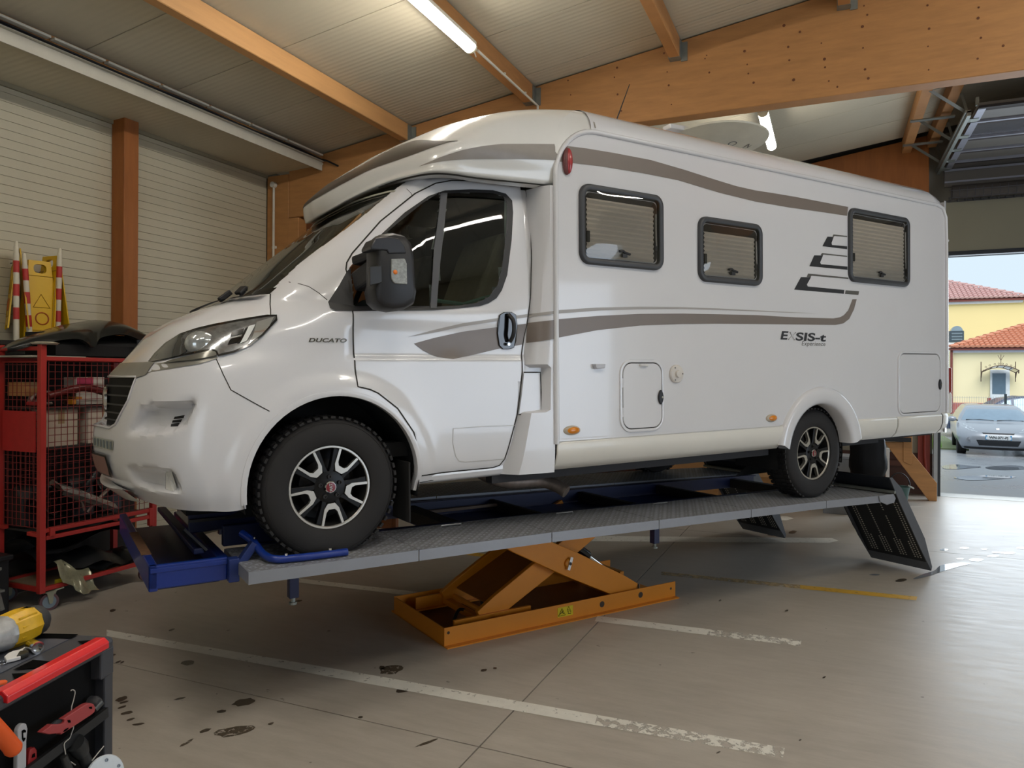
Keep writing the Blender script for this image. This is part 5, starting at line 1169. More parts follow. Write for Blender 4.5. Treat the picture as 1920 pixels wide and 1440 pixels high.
obj('base_end', MB().box((.955, .57, .0), (.965, 1.375, .12)).box((.955, .57, .0), (1.02, 1.375, .008)), ORG, lift)
obj('base_end', MB().box((2.62, .57, .0), (3.02, 1.375, .012)), ORG, lift)
obj('base_plate', MB().box((1.0, .6, .0), (2.6, 1.35, .006)), M('base_brown', '#7d4a18', .5, noise=.15), lift)
for y in (.66, 1.26): obj('slide_channel', MB().box((1.08, y, .03), (1.70, y+.02, .125)).box((1.08, y-.03, .03), (1.70, y+.02, .04)), ORG, lift)
obj('cross_beam', MB().box((1.30, .68, .05), (1.35, 1.26, .09)).cyl((1.38, .66, .10), (1.38, 1.28, .10), .02, 12), ORG, lift)
obj('hose_coupling', MB().tube(cat([(1.45, .82, .06), (1.42, .86, .14), (1.48, .9, .17), (1.55, .95, .12)], 4), .022, 8).tube(cat([(1.2, .9, .03), (1.28, .95, .09), (1.36, .9, .05)], 4), .012, 8), BLACK, lift, smooth=60)
for x, y in ((1.05, .60), (2.86, .80)): obj('anchor_bolt', MB().cyl((x, y, .006), (x, y, .075), .008, 8).cyl((x, y, .01), (x, y, .03), .016, 6), STEEL, lift)
def arm(name, p, q, y0, y1, h, mat=ORG):
    (x0, z0), (x1, z1) = p, q; d = Vector((x1-x0, z1-z0)).normalized(); n = Vector((-d.y, d.x)); P = []
    for s, e in ((.0, .42), (.12, .5), (.5, .56), (.88, .5), (1, .42)): P.append(Vector(p).lerp(Vector(q), s)+n*h*e)
    for s, e in ((1, .42), (.88, .5), (.5, .56), (.12, .5), (0, .42)): P.append(Vector(p).lerp(Vector(q), s)-n*h*e)
    return obj(name, MB().prism([(a.x, a.y) for a in P], lambda a, b, t: (a, t, b), y0, y1), mat, lift, bevel=.005, fix=True)
a1 = arm('scissor_arm', (2.64, .09), (1.40, .69), .60, .645, .17)
arm('scissor_arm', (2.64, .09), (1.40, .69), 1.29, 1.335, .17)
arm('scissor_arm', (1.30, .09), (2.42, .685), .68, .72, .15)
arm('scissor_arm', (1.30, .09), (2.42, .685), 1.22, 1.26, .15)
obj('arm_web', MB().bar((1.40, .97, .16), (2.02, .97, .47), .50, .012, (0, 0, 1)), M('web_brown', '#8a5018', .5, noise=.12), lift)
obj('arm_top_shaft', MB().cyl((1.41, .55, .66), (1.41, 1.35, .66), .03, 12).cyl((2.40, .55, .66), (2.40, 1.35, .66), .03, 12), ORG, lift, smooth=40)
pv = obj('pivot_boss', MB().lathe([(.036, 0), (.036, .012), (.028, .018), (.0, .018)], 20, (1.99, .60, .405), (0, -1, 0)), ORG, a1, smooth=30)
obj('pivot_lock', MB().bar((1.975, .577, .36), (2.005, .577, .45), .024, .006, (0, 1, 0)), CHROME, pv)
obj('pivot_screw', MB().cyl((1.99, .572, .405), (1.99, .58, .405), .012, 10), BLACK, pv)
cyl_ = obj('ram_cylinder', MB().cyl((1.95, .93, .66), (2.42, .93, .33), .048, 20), M('ram_black', '#0e0f12', .15, .3, coat=.6), lift, smooth=40)
obj('ram_rod', MB().cyl((2.42, .93, .33), (2.72, .93, .12), .024, 16), CHROME, cyl_, smooth=40)
obj('ram_foot', MB().box((2.66, .80, .01), (2.70, 1.06, .20)).box((2.70, 1.1, .01), (2.73, 1.3, .18)), ORG, lift)
obj('ram_hose', MB().tube(cat([(2.35, 1.02, .42), (2.5, 1.1, .36), (2.62, 1.14, .22), (2.70, 1.15, .10)], 5), .014, 8), BLACK, lift, smooth=60)
# hinged ramps
RB = M('ramp_steel', '#5d6066', .45, .3, noise=.12); RD = M('ramp_dark', '#1c1e22', .55, .2, noise=.12); HOLE = M('punched_hole', '#b9b5ab', .5)
for (ya, yb) in ((-.15, .45), (1.40, 2.0)):
    r = bpy.data.objects.new('ramp', None); COL.objects.link(r); r.parent = lift
    p = Vector((4.845, 0, .915)); q = Vector((5.515, 0, .03)); d = (q-p).normalized(); n = Vector((d.z, 0, -d.x)); n = n if n.x > 0 else -n
    r.location = (p.x, ya, p.z); Ln = (q-p).length; w = yb-ya
    pt = lambda s, y, t: tuple(d*s+n*t+Vector((0, y, 0)))
    mb = MB(); mb.prism([(0, 0), (Ln, 0), (Ln, w*.93), (Ln*.62, w), (0, w)], lambda a, b, t: pt(a, b, t), .0, .008)
    obj('ramp_plate', mb, RD, r, fix=True)
    mb = MB(); mb.prism([(0, -.0), (.26, -.012), (Ln*.75, -.012), (Ln, .0), (Ln-.02, .03), (Ln*.72, .095), (.20, .085), (.02, .03)], lambda a, t, b: pt(a, b, t), -.008, .0)
    obj('side_cheek', mb, RB, r, fix=True)
    mb = MB(); mb.prism([(0, -.0), (.22, -.02), (Ln*.7, -.03), (Ln, .0), (Ln-.03, .03), (0, .03)], lambda a, t, b: pt(a, b, t), w*.93, w*.93+.008)
    obj('side_cheek', mb, RB, r, fix=True)
    obj('toe_lip', MB().prism([(Ln-.105, -.002), (Ln, -.002), (Ln, .02), (Ln-.105, .02)], lambda a, t, b: pt(a, b, t), .0, w*.93), RB, r, fix=True)
    obj('heel_flap', MB().prism([(.0, -.004), (.14, -.004), (.14, .0), (0, .0)], lambda a, t, b: pt(a, b, t), .0, w), M('flap_blue_black', '#22262e', .35, .3), r, fix=True)
    h0 = None; k = 0
    for col, y in enumerate((.035, .062, .195, .335, .47, .497)):
        for j in range(26):
            s = .30+j*.0262
            if s > Ln-.14: break
            if col in (2, 3) and (j in (5, 6) and col == 2 or j < 2 and col == 3): continue
            ext = [0]
            if s > Ln-.34: ext = [0, .026, -.026] if col in (2, 3, 4) else [0, .026] if col == 1 else [0]
            for e in ext:
                if h0 is None: h0 = obj('punched_hole', MB().lathe([(.0075, 0), (.005, .002)], 8, (0, 0, 0), tuple(-n)), HOLE, r); c = h0
                else: c = h0.copy(); COL.objects.link(c); c.parent = r
                c.location = pt(s, y+e, -.001)
    obj('hinge_pin', MB().cyl((d*.145-n*.02+Vector((0, -.012, 0))), (d*.145-n*.02+Vector((0, w, 0))), .014, 10), STEEL, r)
obj('hinge_plate', MB().prism([(4.68, .775), (4.90, .775), (4.93, .735), (4.91, .70), (4.80, .69), (4.70, .725)], lambda a, b, t: (a, t, b), -.162, -.152), PLATE, lift, bevel=.004, fix=True)

# ================================================================ RED MESH CAGE AND PARTS BY THE LEFT WALL
REDP = M('red_frame_paint', '#a92d27', .45, noise=.08); REDW = M('red_wire', '#7c2826', .5, noise=.08)
XA, XB, YA, YB = -5.86, -5.38, 3.62, 4.60
cage = thing('mesh_cage', 'red wire mesh roll cage full of car parts, standing left of the motorhome nose', 'roll cage', ((XA+XB)/2, (YA+YB)/2, 0))
def loc(mb, o):
    l = o.location; mb.v = [(x-l.x, y-l.y, z-l.z) for x, y, z in mb.v]; return mb
for x, y in ((XB, YA), (XB, YB), (XA, YA), (XA, YB)):
    zt_, zb_ = (1.99, .14) if y == YA else (1.9, .14)
    obj('corner_post', loc(MB().box((x-.022, y-.022, zb_), (x+.022, y+.022, zt_)), cage), REDP, cage, bevel=.003)
def rail(a, b, w=.035, h=.03, nm='rail'): return obj(nm, loc(MB().bar(a, b, w, h), cage), REDP, cage, bevel=.003)
rail((XB, YA, 1.885), (XB, YB, 1.885)); rail((XB, YA, .60), (XB, YB, .60)); rail((XB, YA+.03, .545), (XB, YB, .545)); rail((XB, YA, .165), (XB, YB, .165))
rail((XA, YA, 1.96), (XB, YA, 1.96)); rail((XA, YA, 1.86), (XB, YA, 1.86), .012, .012); rail((XA, YA, .165), (XB, YA, .165)); rail((XB-.14, YA, .575), (XB, YA, .57)); rail((XA, YA, .6), (XA+.08, YA, .6))
rail((XA, YB, 1.885), (XB, YB, 1.885)); rail((XA, YA, 1.885), (XA, YB, 1.885)); rail((XA, YA, .165), (XA, YB, .165)); rail((XA, YB, .165), (XB, YB, .165))
obj('shelf', loc(MB().box((XA, YA, .150), (XB, YB, .165)), cage), M('plywood_dusty', '#8a7660', .7, noise=.15, scale=6), cage)
obj('shelf', loc(MB().box((XA, YA+.02, .575), (XB-.02, YB-.02, .59)), cage), M('dark_board', '#2a2523', .8), cage)
obj('shelf', loc(MB().box((XA+.05, YA+.05, 1.20), (XB-.06, YB-.05, 1.213)), cage), MATS['dark_board'], cage)
def wires(a0, a1, b0, b1, pa, pb, f):
    mb = MB(); a = a0
    while a <= a1+1e-6: mb.bar(f(a, b0), f(a, b1), .0036, .0036); a += pa
    b = b0
    while b <= b1+1e-6: mb.bar(f(a0, b), f(a1, b), .0036, .0036, (1, 1, 0)); b += pb
    return mb
for nm, mb in (('wire_mesh', wires(YA+.05, YB-.03, .62, 1.87, .0495, .053, lambda a, b: (XB+.003, a, b))), ('wire_mesh', wires(XA+.045, XB-.03, .62, 1.85, .05, .053, lambda a, b: (a, YA, b))), ('wire_mesh', wires(YA+.05, YB-.03, .62, 1.5, .05, .05, lambda a, b: (XA, a, b)))):
    o = obj(nm, loc(mb, cage), REDW, cage); o['kind'] = 'stuff'
for b_ in (((XB-.01, YA+.05, .555), (XB+.03, YA+.09, .62)), ((XB-.01, YB-.05, .47), (XB+.025, YB-.01, .62))): obj('mesh_bracket', loc(MB().box(*b_), cage), REDP, cage, bevel=.003)
obj('red_board', loc(MB().box((-5.81, YA-.015, 1.185), (-5.435, YA-.005, 1.49)), cage), M('red_board', '#a8201f', .55, noise=.12, scale=12), cage)
for x, y in ((XB-.0, YA+.06), (XB, YB-.06), (XA, YA+.06), (XA, YB-.06)):
    c = bpy.data.objects.new('caster', None); COL.objects.link(c); c.parent = cage; c.location = (x-cage.location.x, y-cage.location.y, 0)
    obj('wheel', MB().lathe([(.0, -.018), (.045, -.018), (.046, -.016), (.062, -.016), (.064, .0), (.062, .016), (.046, .016), (.045, .018), (.0, .018)], 28, (.0, .0, .064), (1, -.35, 0)), M('caster_blue_grey', '#75838c', .45), c, smooth=35)
    obj('tyre_band', MB().lathe([(.047, -.0175), (.0645, -.0165), (.0655, 0), (.0645, .0165), (.047, .0175)], 28, (0, 0, .064), (1, -.35, 0), caps=False), M('caster_rim', '#5c3f42', .6), c, smooth=35)
    obj('fork', MB().prism([(-.035, .14), (.05, .14), (.03, .09), (.012, .05), (-.012, .05), (-.02, .09)], lambda a, b, t: (.022+t, a*.9+.0, b), 0, .004).prism([(-.035, .14), (.05, .14), (.03, .09), (.012, .05), (-.012, .05), (-.02, .09)], lambda a, b, t: (-.026+t, a*.9, b), 0, .004).box((-.03, -.04, .135), (.03, .045, .142)).bar((.0, .03, .138), (.02, .10, .148), .03, .008), M('zinc', '#a8a690', .4, .5), c)

CARD = M('cardboard', '#a77a4b', .8, noise=.06); PALE = M('pale_carton', '#b3a595', .75, noise=.05); BPL = M('black_car_plastic', '#17181a', .42, noise=.2, scale=9); CLEAR = M('lamp_clear', '#b9b5ae', .12, .55, noise=.3, scale=20)
def part_in(name, label, c, mb, mat, grp='car parts in the red cage', **k): return tag(obj(name, mb, mat, None, **k), label, c, grp)
def carton(label, a, b, mat):
    t = thing('carton', label, 'box', ((a[0]+b[0])/2, (a[1]+b[1])/2, a[2]), 0, 'boxes in the red cage')
    w, d, h = b[0]-a[0], b[1]-a[1], b[2]-a[2]
    obj('box_body', MB().box((-w/2, -d/2, 0), (w/2, d/2, h)), mat, t, bevel=.003); obj('box_flap', MB().box((-w/2, -d/2, h), (w/2, -.004, h+.004)).box((-w/2, .004, h), (w/2, d/2, h+.004)), mat, t); obj('tape', MB().box((-w/2-.001, -.025, h*.6), (w/2+.002, .025, h+.006)), M('brown_tape', '#8f7a58', .4), t)
    return t
carton('pale tall carton on the upper cage shelf next to the front post', (-5.62, 3.70, 1.213), (-5.47, 3.97, 1.50), PALE)
carton('pale carton on the upper cage shelf near the van grille', (-5.62, 4.06, 1.213), (-5.47, 4.35, 1.50), M('pale_carton2', '#c2b5a6', .75))
pk = carton('white carton with a pink label high in the cage', (-5.75, 4.05, 1.52), (-5.60, 4.30, 1.74), M('white_carton', '#cfc8bd', .7)); obj('pink_label', MB().box((.076, -.12, .12), (.079, .02, .22)), M('pink_label', '#b5365a', .6), pk)
carton('small brown carton with a cream label behind the left cage mesh', (-5.84, 3.66, 1.60), (-5.64, 3.80, 1.70), CARD)
tag(obj('board', MB().box((-5.84, 3.66, 1.50), (-5.44, 4.5, 1.515)), MATS['dark_board']), 'dark board laid across the cage below the white carton', 'board')
rng = random.Random(3)
for i, (lab, x, y, z, col_) in enumerate((('tangle of grey hoses on the cage board behind the red panel', -5.7, 3.78, 1.53, '#8a7a70'), ('tangle of brown hoses on the cage board in the middle', -5.6, 4.0, 1.53, '#5a3a2c'))):
    mb = MB()
    for k in range(5):
        P = [(x+rng.uniform(-.08, .08), y+rng.uniform(-.1, .1), z+rng.uniform(.0, .10)) for _ in range(5)]; mb.tube(cat(P, 4), .011, 6)
    part_in('hose_bundle', lab, 'hose', mb, M('hose%d' % i, col_, .6), None, smooth=60)
part_in('bracket', 'red metal bracket lying above the cage board behind the left mesh', 'bracket', MB().box((-5.62, 3.66, 1.53), (-5.47, 3.70, 1.56)).box((-5.50, 3.66, 1.53), (-5.47, 3.70, 1.63)), M('red_bracket', '#a02226', .5), None, bevel=.005)
part_in('bracket', 'orange plastic bracket on the board in the middle of the cage', 'bracket', MB().box((-5.52, 3.92, 1.53), (-5.46, 3.95, 1.59)).box((-5.52, 3.92, 1.57), (-5.46, 4.0, 1.59)), M('orange_bracket', '#b9791c', .5), None, bevel=.004)
part_in('panel_trim', 'dark red plastic trim lying across the cage below the white carton', 'car part', MB().tube(cat([(-5.5, 3.75, 1.60), (-5.47, 4.0, 1.66), (-5.46, 4.2, 1.62), (-5.46, 4.4, 1.54)], 5), .03, 8), M('dark_red_plastic', '#5c1614', .4), None, smooth=60)
# clear headlamp and black mouldings on the middle shelf
hp = thing('headlamp', 'loose clear car headlamp lying in the cage behind the mesh', 'headlamp', (-5.6, 4.0, .74))
obj('lens', MB().grid([[(.16-.04*abs(j-4)/4+dx, -.2+.11*j*.55+sh, z-.028*j) for j in range(9)] for dx, sh, z in ((-.10, -.05, .22), (-.02, -.03, .215), (.04, .0, .18), (.05, .03, .13), (.0, .05, .09))]), CLEAR, hp, smooth=60)
obj('lamp_body', MB().tube(cat([(.1, -.22, .20), (.08, -.05, .08), (.10, .08, -.02), (.05, .15, .02)], 5), .022, 8), M('lamp_housing', '#6b6058', .4), hp, smooth=60)
obj('mounting_leg', MB().tube(cat([(.12, -.15, .15), (.12, .0, .03), (.12, .04, -.06)], 4), .012, 6).tube(cat([(.12, .3, .12), (.12, .15, .0), (.12, .06, -.08)], 4), .014, 6), M('lamp_bracket2', '#8a7970', .35), hp, smooth=60)
part_in('wheel_arch_liner', 'crumpled black plastic arch liner in the front corner of the cage', 'car part', MB().grid([[(-5.78+.09*i+.03*sin(j*2.1), 3.68+.05*j, .60+.13*sin(i*.9+j*.5)+.05*i) for j in range(6)] for i in range(5)]).grid([[(-5.6+.05*i, 3.68+.04*j, .72+.05*sin(i+j)) for j in range(5)] for i in range(4)]), BPL, None, smooth=60)
part_in('bumper_moulding', 'long black bumper moulding on the bottom shelf of the cage', 'car part', MB().grid([[(-5.84+.10*i, 3.66+.085*j, .30+.12*sin(i*.75)+.03*sin(j*1.3)-.015*j) for j in range(11)] for i in range(5)]), BPL, None, smooth=60)
part_in('bumper_moulding', 'second black moulding under the long one, at the cage bottom', 'car part', MB().grid([[(-5.78+.09*i, 4.0+.055*j, .20+.07*sin(i*.8)+.02*sin(j*1.7)) for j in range(10)] for i in range(5)]), M('black_car_plastic2', '#101113', .3, noise=.2), None, smooth=60)
part_in('wall_sheet', 'black plastic sheet stacked flat just below the middle cage shelf', 'car part', MB().grid([[(-5.86+.12*i, 3.66+.09*j, .46+.05*sin(j*.7+i)) for j in range(10)] for i in range(5)]), BPL, None, smooth=60)
part_in('plastic_bag', 'crumpled clear plastic bag hanging out over the bottom rail of the cage', 'bag', MB().grid([[(-5.44+.035*i+.02*sin(j*2.3), 3.76+.045*j, .34-.045*i-.02*j+.03*sin(i*1.9+j*1.1)) for j in range(7)] for i in range(5)]), M('clear_bag', '#8d8a72', .15, .2, noise=.3, scale=18), None, smooth=60)
part_in('tag', 'yellow paper tag lying on the bottom shelf of the cage', 'tag', MB().box((-5.43, 3.76, .166), (-5.40, 3.82, .20)), M('yellow_tag', '#b5a81c', .6), None)
ct_ = thing('crate', 'black plastic crate with a grey strut, on the floor left of the cage corner', 'crate', (-5.72, 3.33, 0))
obj('crate_body', MB().box((-.25, -.17, 0), (.17, .17, .42)).box((-.27, -.19, .40), (.19, .19, .44)), BPL, ct_, bevel=.01)
obj('strut', MB().bar((.19, .03, .36), (.26, .06, .07), .035, .02).box((.15, .0, .355), (.24, .07, .375)).box((.2, .0, .20), (.26, .08, .215)), M('grey_strut', '#7d7d78', .4, .4), ct_)
tag(obj('added_backing', MB().box((-6.05, 3.35, 0), (-6.02, 4.95, 1.93)), M('backing_dark', '#231f1d', .85, noise=.2)), 'big dark board added behind the red cage to darken its inside', 'board')  # dark backing added so the cage looks dim through its mesh
for i, (y, z, h, lab) in enumerate(((3.72, .595, .32, 'dark plastic fan cowl on the middle cage shelf near the front post'), (4.12, .595, .40, 'dark plastic inlet box on the middle cage shelf, centre'), (4.38, .595, .30, 'dark plastic inlet box at the far end of the middle cage shelf'))):
    t = thing('engine_cover', lab, 'car part', (-5.72, y, z)); obj('cover_shell', MB().prism([(-.10, 0), (.10, 0), (.08, h*.7), (.0, h), (-.09, h*.8)], lambda a, b, q: (a, q, b), -.08, .12), BPL, t, bevel=.015, fix=True); obj('air_duct', MB().tube(cat([(.05, 0, h*.5), (.12, .04, h*.7), (.10, .12, h*.9)], 4), .03, 10), BPL, t, smooth=50)
# things on top of the cage
U = cat([(-5.66, 3.46, 1.93), (-5.70, 3.65, 2.035), (-5.75, 3.94, 2.14), (-5.78, 4.18, 2.20), (-5.78, 4.39, 2.235), (-5.75, 4.53, 2.205), (-5.68, 4.72, 2.11)], 5)
Lw = cat([(-5.55, 3.47, 1.92), (-5.46, 3.68, 2.0), (-5.40, 3.92, 2.045), (-5.38, 4.04, 1.985), (-5.40, 4.12, 2.065), (-5.42, 4.36, 2.10), (-5.50, 4.64, 2.035)], 5)
rws = []
for s in range(7):
    t = s/6; rws.append([(u[0]+(l[0]-u[0])*t+.06*sin(pi*t), u[1]+(l[1]-u[1])*t, u[2]+(l[2]-u[2])*t+.035*sin(pi*t)) for u, l in zip(U, Lw)])
rws = [[(x-.04, y, z-.012) for x, y, z in rws[0]]]+rws+[[(x-.03, y, z-.006) for x, y, z in rws[-1]]]
bp_ = thing('car_bumper', 'curved black car bumper lying on top of the red cage', 'car bumper', (-5.6, 4.1, 1.92))
obj('bumper_skin', loc(MB().grid(rws), bp_), M('bumper_black', '#191c1d', .25, noise=.15, coat=.4), bp_, smooth=60)
obj('bumper_core', loc(MB().prism([(-5.82, 1.915), (-5.46, 1.915), (-5.46, 2.0), (-5.6, 2.1), (-5.82, 2.1)], lambda a, b, t: (a, t, b), 3.78, 4.62), bp_), DARKIN, bp_)
obj('fixing_tab', loc(MB().box((-5.40, 4.44, 2.03), (-5.385, 4.60, 2.06)), bp_), BPL, bp_)
tag(obj('board', MB().box((-5.84, 3.57, 1.895), (-5.42, 4.0, 1.908)), M('white_board', '#b5b2a6', .6)), 'pale board lying on the front rails of the cage below the black bumper', 'board')
tag(obj('lid', MB().lathe([(.0, .004), (.08, .0), (.095, .012), (.06, .02), (.0, .022)], 24, (-5.40, 3.655, 1.99)), M('white_lid', '#c6c1b0', .4), smooth=40), 'shallow white lid balanced on the front post of the cage', 'lid')
tag(obj('wall_shelf', MB().box((-6.35, 3.3, 2.0), (-5.98, 4.75, 2.035)), M('dark_shelf', '#241f1c', .8)), 'dark shelf on the cream wall behind the red cage', 'shelf')
# folding warning signs
SY = M('sign_yellow', '#d3a90d', .4, noise=.05); SYD = M('sign_mark', '#9c7a10', .5); SRED = M('sign_mark_red', '#a3521a', .5)
def sign(label, x, y, z, rot, h=.60):
    t = thing('warning_sign', label, 'sign', (x, y, z), rot, 'yellow folding signs on the wall shelf')
    for s, nm in ((1, 'front_leaf'), (-1, 'back_leaf')):
        out = [(-.15, 0), (-.10, 0), (-.085, .03), (.085, .03), (.10, 0), (.15, 0), (.085, h), (-.085, h)]
        hole = rrect(-.05, h-.105, .05, h-.03, .03, 4)
        P = [Vector(p) for p in out]+[Vector(p) for p in hole]; n = len(out); E_ = [(i, (i+1) % n) for i in range(n)]+[(n+i, n+(i+1) % len(hole)) for i in range(len(hole))]
        v, _, f, *_ = delaunay_2d_cdt(P, E_, [], 0, 1e-6); f = [q for q in f if pin(out, sum(v[i].x for i in q)/3, sum(v[i].y for i in q)/3) and not pin(hole, sum(v[i].x for i in q)/3, sum(v[i].y for i in q)/3)]
        Yf = lambda q, d: -s*(.012+(h-q.y)*.09)+d
        mb = MB(); mb.v = [(q.x, Yf(q, -.005), q.y) for q in v]+[(q.x, Yf(q, .005), q.y) for q in v]; m_ = len(v); mb.f = [tuple(q)[::1] for q in f]+[tuple(i+m_ for i in q)[::-1] for q in f]
        for lp_, st_ in ((n, 0), (len(hole), n)): mb.f += [(st_+i, st_+(i+1) % lp_, m_+st_+(i+1) % lp_, m_+st_+i) for i in range(lp_)]
        lf = obj(nm, mb, SY, t, fix=True)
        if s == 1:
            yq = lambda z: -(.012+(h-z)*.09)-.0062
            obj('panel_rim', MB().tube([(a, yq(b), b) for a, b in rrect(-.105, .10, .105, h-.13, .012, 3)], .003, 4, closed=True), SYD, lf)
            P = [(.075*sin(a), .33+.075*cos(a)) for a in (0, 2*pi/3, 4*pi/3)]; obj('warning_triangle', MB().tube([(a, yq(b), b) for a, b in P], .005, 5, closed=True), SYD, lf)
            obj('prohibition_ring', MB().tube([(.05*sin(a), yq(.20+.05*cos(a)), .20+.05*cos(a)) for a in [2*pi*k/20 for k in range(20)]], .006, 5, closed=True), SRED, lf)
    return t
sign('yellow folding warning sign turned edge-on at the far left of the shelf', -6.20, 3.96, 2.14, radians(-28), .66)
sign('yellow folding warning sign facing the room, middle of the three', -6.17, 4.12, 2.035, radians(80), .69)
sign('yellow folding warning sign turned away, right of the three', -6.20, 4.25, 2.035, radians(2), .75)
tag(obj('sign_hook', MB().tube([(-6.35, 4.0, 2.70), (-6.2, 4.0, 2.70), (-6.2, 4.0, 2.715)], .006, 6), STEEL), 'small wall hook holding the edge-on yellow sign', 'hook')
# red and white barrier posts
PW = M('post_white', '#cdc6b4', .45); PR = M('post_red', '#ad2a24', .45)
def post_bar(label, top, bot, n0):
    top, bot = Vector(top), Vector(bot); d = (top-bot); L_ = d.length; u = d.normalized()
    t = thing('barrier_post', label, 'post', bot, 0, 'red and white barrier posts')
    at = lambda s: u*s
    obj('tube', MB().tube([at(0), at(L_-.10)], .021, 14), PW, t, smooth=40)
    obj('tip', MB().tube([at(L_-.10), at(L_-.045), at(L_-.04), at(L_-.01), at(L_)], [.018, .018, .014, .014, .006], 12), PW, t, smooth=40)
    for k in range(3):
        s = L_-.18-.105-k*.19+n0
        if s > .0: obj('red_band', MB().tube([at(max(.005, s)), at(s+.095)], .0222, 14), PR, t, smooth=40)
    return t
post_bar('tallest red and white barrier post, at the far left on the shelf', (-6.08,3.874,2.847), (-6.08, 3.878, 2.04), .03)
post_bar('red and white barrier post leaning against the middle yellow sign', (-6.08,3.937,2.761), (-6.08, 3.99, 2.04), .06)
post_bar('red and white barrier post standing at the right end of the shelf', (-6.08,4.241,2.849), (-6.08, 4.226, 2.04), .03)

# ================================================================ TOOL TROLLEY IN THE NEAR CORNER
tc_ = thing('tool_trolley', 'black tool trolley with a red edge bar in the bottom left corner', 'tool trolley', (-2.07693, 1.62675, 0), radians(16.6))
TB = M('trolley_black', '#121315', .5, noise=.1); TG = M('trolley_grey', '#3a3b40', .45, noise=.06); TT = M('trolley_mat', '#4a4d57', .35, noise=.05); PIT = M('slot_black', '#060606', .9, spec=.05)
obj('cabinet', MB().box((-.85, -.56, .12), (-.045, -.015, .90)), PIT, tc_)
obj('top_frame', MB().box((-.88, -.60, .905), (0, .012, .948)), TG, tc_, bevel=.014, seg=3)
obj('top_mat', MB().box((-.86, -.42, .948), (-.115, -.045, .951)), TT, tc_)
for a, b in (((-.42, -.032), (-.10, -.012)), ((-.085, -.075), (-.03, -.03))): pass
def slot(pts): obj('slot', MB().add([(x, y, .9515) for x, y in pts], [tuple(range(len(pts)))]), PIT, tc_)
slot([(-0.24,-0.061),(-0.113,-0.034),(-0.115,-0.001),(-0.25,-0.01)]); slot([(-0.097,-0.284),(-0.032,-0.256),(-0.034,-0.213),(-0.097,-0.21)]); slot([(-0.024,-0.356),(-0.031,-0.293),(-0.08,-0.307)]); slot([(-0.033,-0.083),(-0.028,-0.037),(-0.076,-0.057)])
obj('lower_rim', MB().box((-.86, -.40, .9505), (-.085, -.385, .9525)), TG, tc_)
obj('red_edge_bar', MB().prism([(-.034, .956), (-.004, .958), (.012, .945), (.012, .925), (-.03, .93)], lambda a, b, t: (a, t, b), -.425, -.03), M('red_edge', '#d3151c', .35, noise=.04, coat=.3), tc_, bevel=.003, fix=True)
obj('corner_post', MB().box((-.055, -.03, .10), (-.002, .010, .905)).box((-.06, -.05, .83), (.0, .010, .92)), TG, tc_, bevel=.006)
obj('corner_post', MB().box((-.06, -.52, .10), (.004, -.44, .905)), TG, tc_, bevel=.02, seg=3)
obj('side_panel', MB().box((-.045, -.45, .12), (-.035, -.02, .91)), M('panel_black', '#09090a', .7, spec=.15), tc_)
obj('side_tray_rail', MB().bar((.004, -.40, .705), (.004, -.03, .725), .012, .03), TB, tc_); obj('side_tray', MB().box((-.04, -.42, .45), (.10, -.02, .46)), TB, tc_)
for y in (-.5, -.1):
    for x in (-.75, -.1): obj('castor', MB().lathe([(.05, -.015), (.05, .015)], 18, (x, y, .05), (1, 0, 0)).box((x-.02, y-.02, .05), (x+.02, y+.02, .12)), RUBBER, tc_)
TM = tc_.matrix_basis.copy()
TMw = Matrix.Translation((-2.07693, 1.62675, 0)) @ Matrix.Rotation(radians(16.6), 4, 'Z')
def tool(name, label, cat_): 
    t = thing(name, label, cat_); t.matrix_world = TMw; return t
def on_side(mb, poly, x0, x1): return mb.prism(poly, lambda a, b, t: (t, a, b), x0, x1)
c8 = 8.0
# box cutter
k_ = tool('box_cutter', 'worn red hook blade knife lying across the trolley side', 'knife')
obj('handle', on_side(MB(), [(-0.329,0.807),(-0.302,0.81),(-0.29,0.811),(-0.263,0.798),(-0.246,0.794),(-0.242,0.797),(-0.249,0.806),(-0.156,0.807),(-0.139,0.803),(-0.124,0.793),(-0.115,0.777),(-0.12,0.767),(-0.133,0.765),(-0.257,0.766),(-0.259,0.772),(-0.28,0.78),(-0.302,0.789)], .012, .03), M('faded_red', '#9b3a3c', .5, noise=.08), k_, bevel=.004, fix=True)
for q in [[(-0.251,0.772),(-0.242,0.775),(-0.23,0.773),(-0.237,0.769),(-0.248,0.77)],[(-0.234,0.796),(-0.224,0.792),(-0.222,0.784),(-0.23,0.787)],[(-0.146,0.794),(-0.134,0.79),(-0.134,0.783),(-0.143,0.788)]]: obj('rivet', on_side(MB(), q, .029, .032), PIT, k_)
obj('blade', on_side(MB(), [(-0.28,0.807),(-0.263,0.809),(-0.243,0.803),(-0.243,0.795),(-0.26,0.796)], .016, .022), M('dull_blade', '#3c4245', .4, .5), k_)
kn = tool('holder_knob', 'round black holder knob behind the red knife on the trolley corner', 'knob')
(ky_, kz_) = (-0.074,0.771)
obj('knob', MB().lathe([(.021, -.02), (.021, .0), (.014, .012), (.0, .012)], 24, (.0, ky_, kz_), (1, 0, 0)), M('knob_black', '#26262a', .5), kn, smooth=40)
obj('neck', MB().tube([(.005, ky_-.015, kz_-.012), (.01, ky_+.01, kz_+.0)], .010, 10), M('knob_steel', '#44484a', .35, .4), kn, smooth=40)
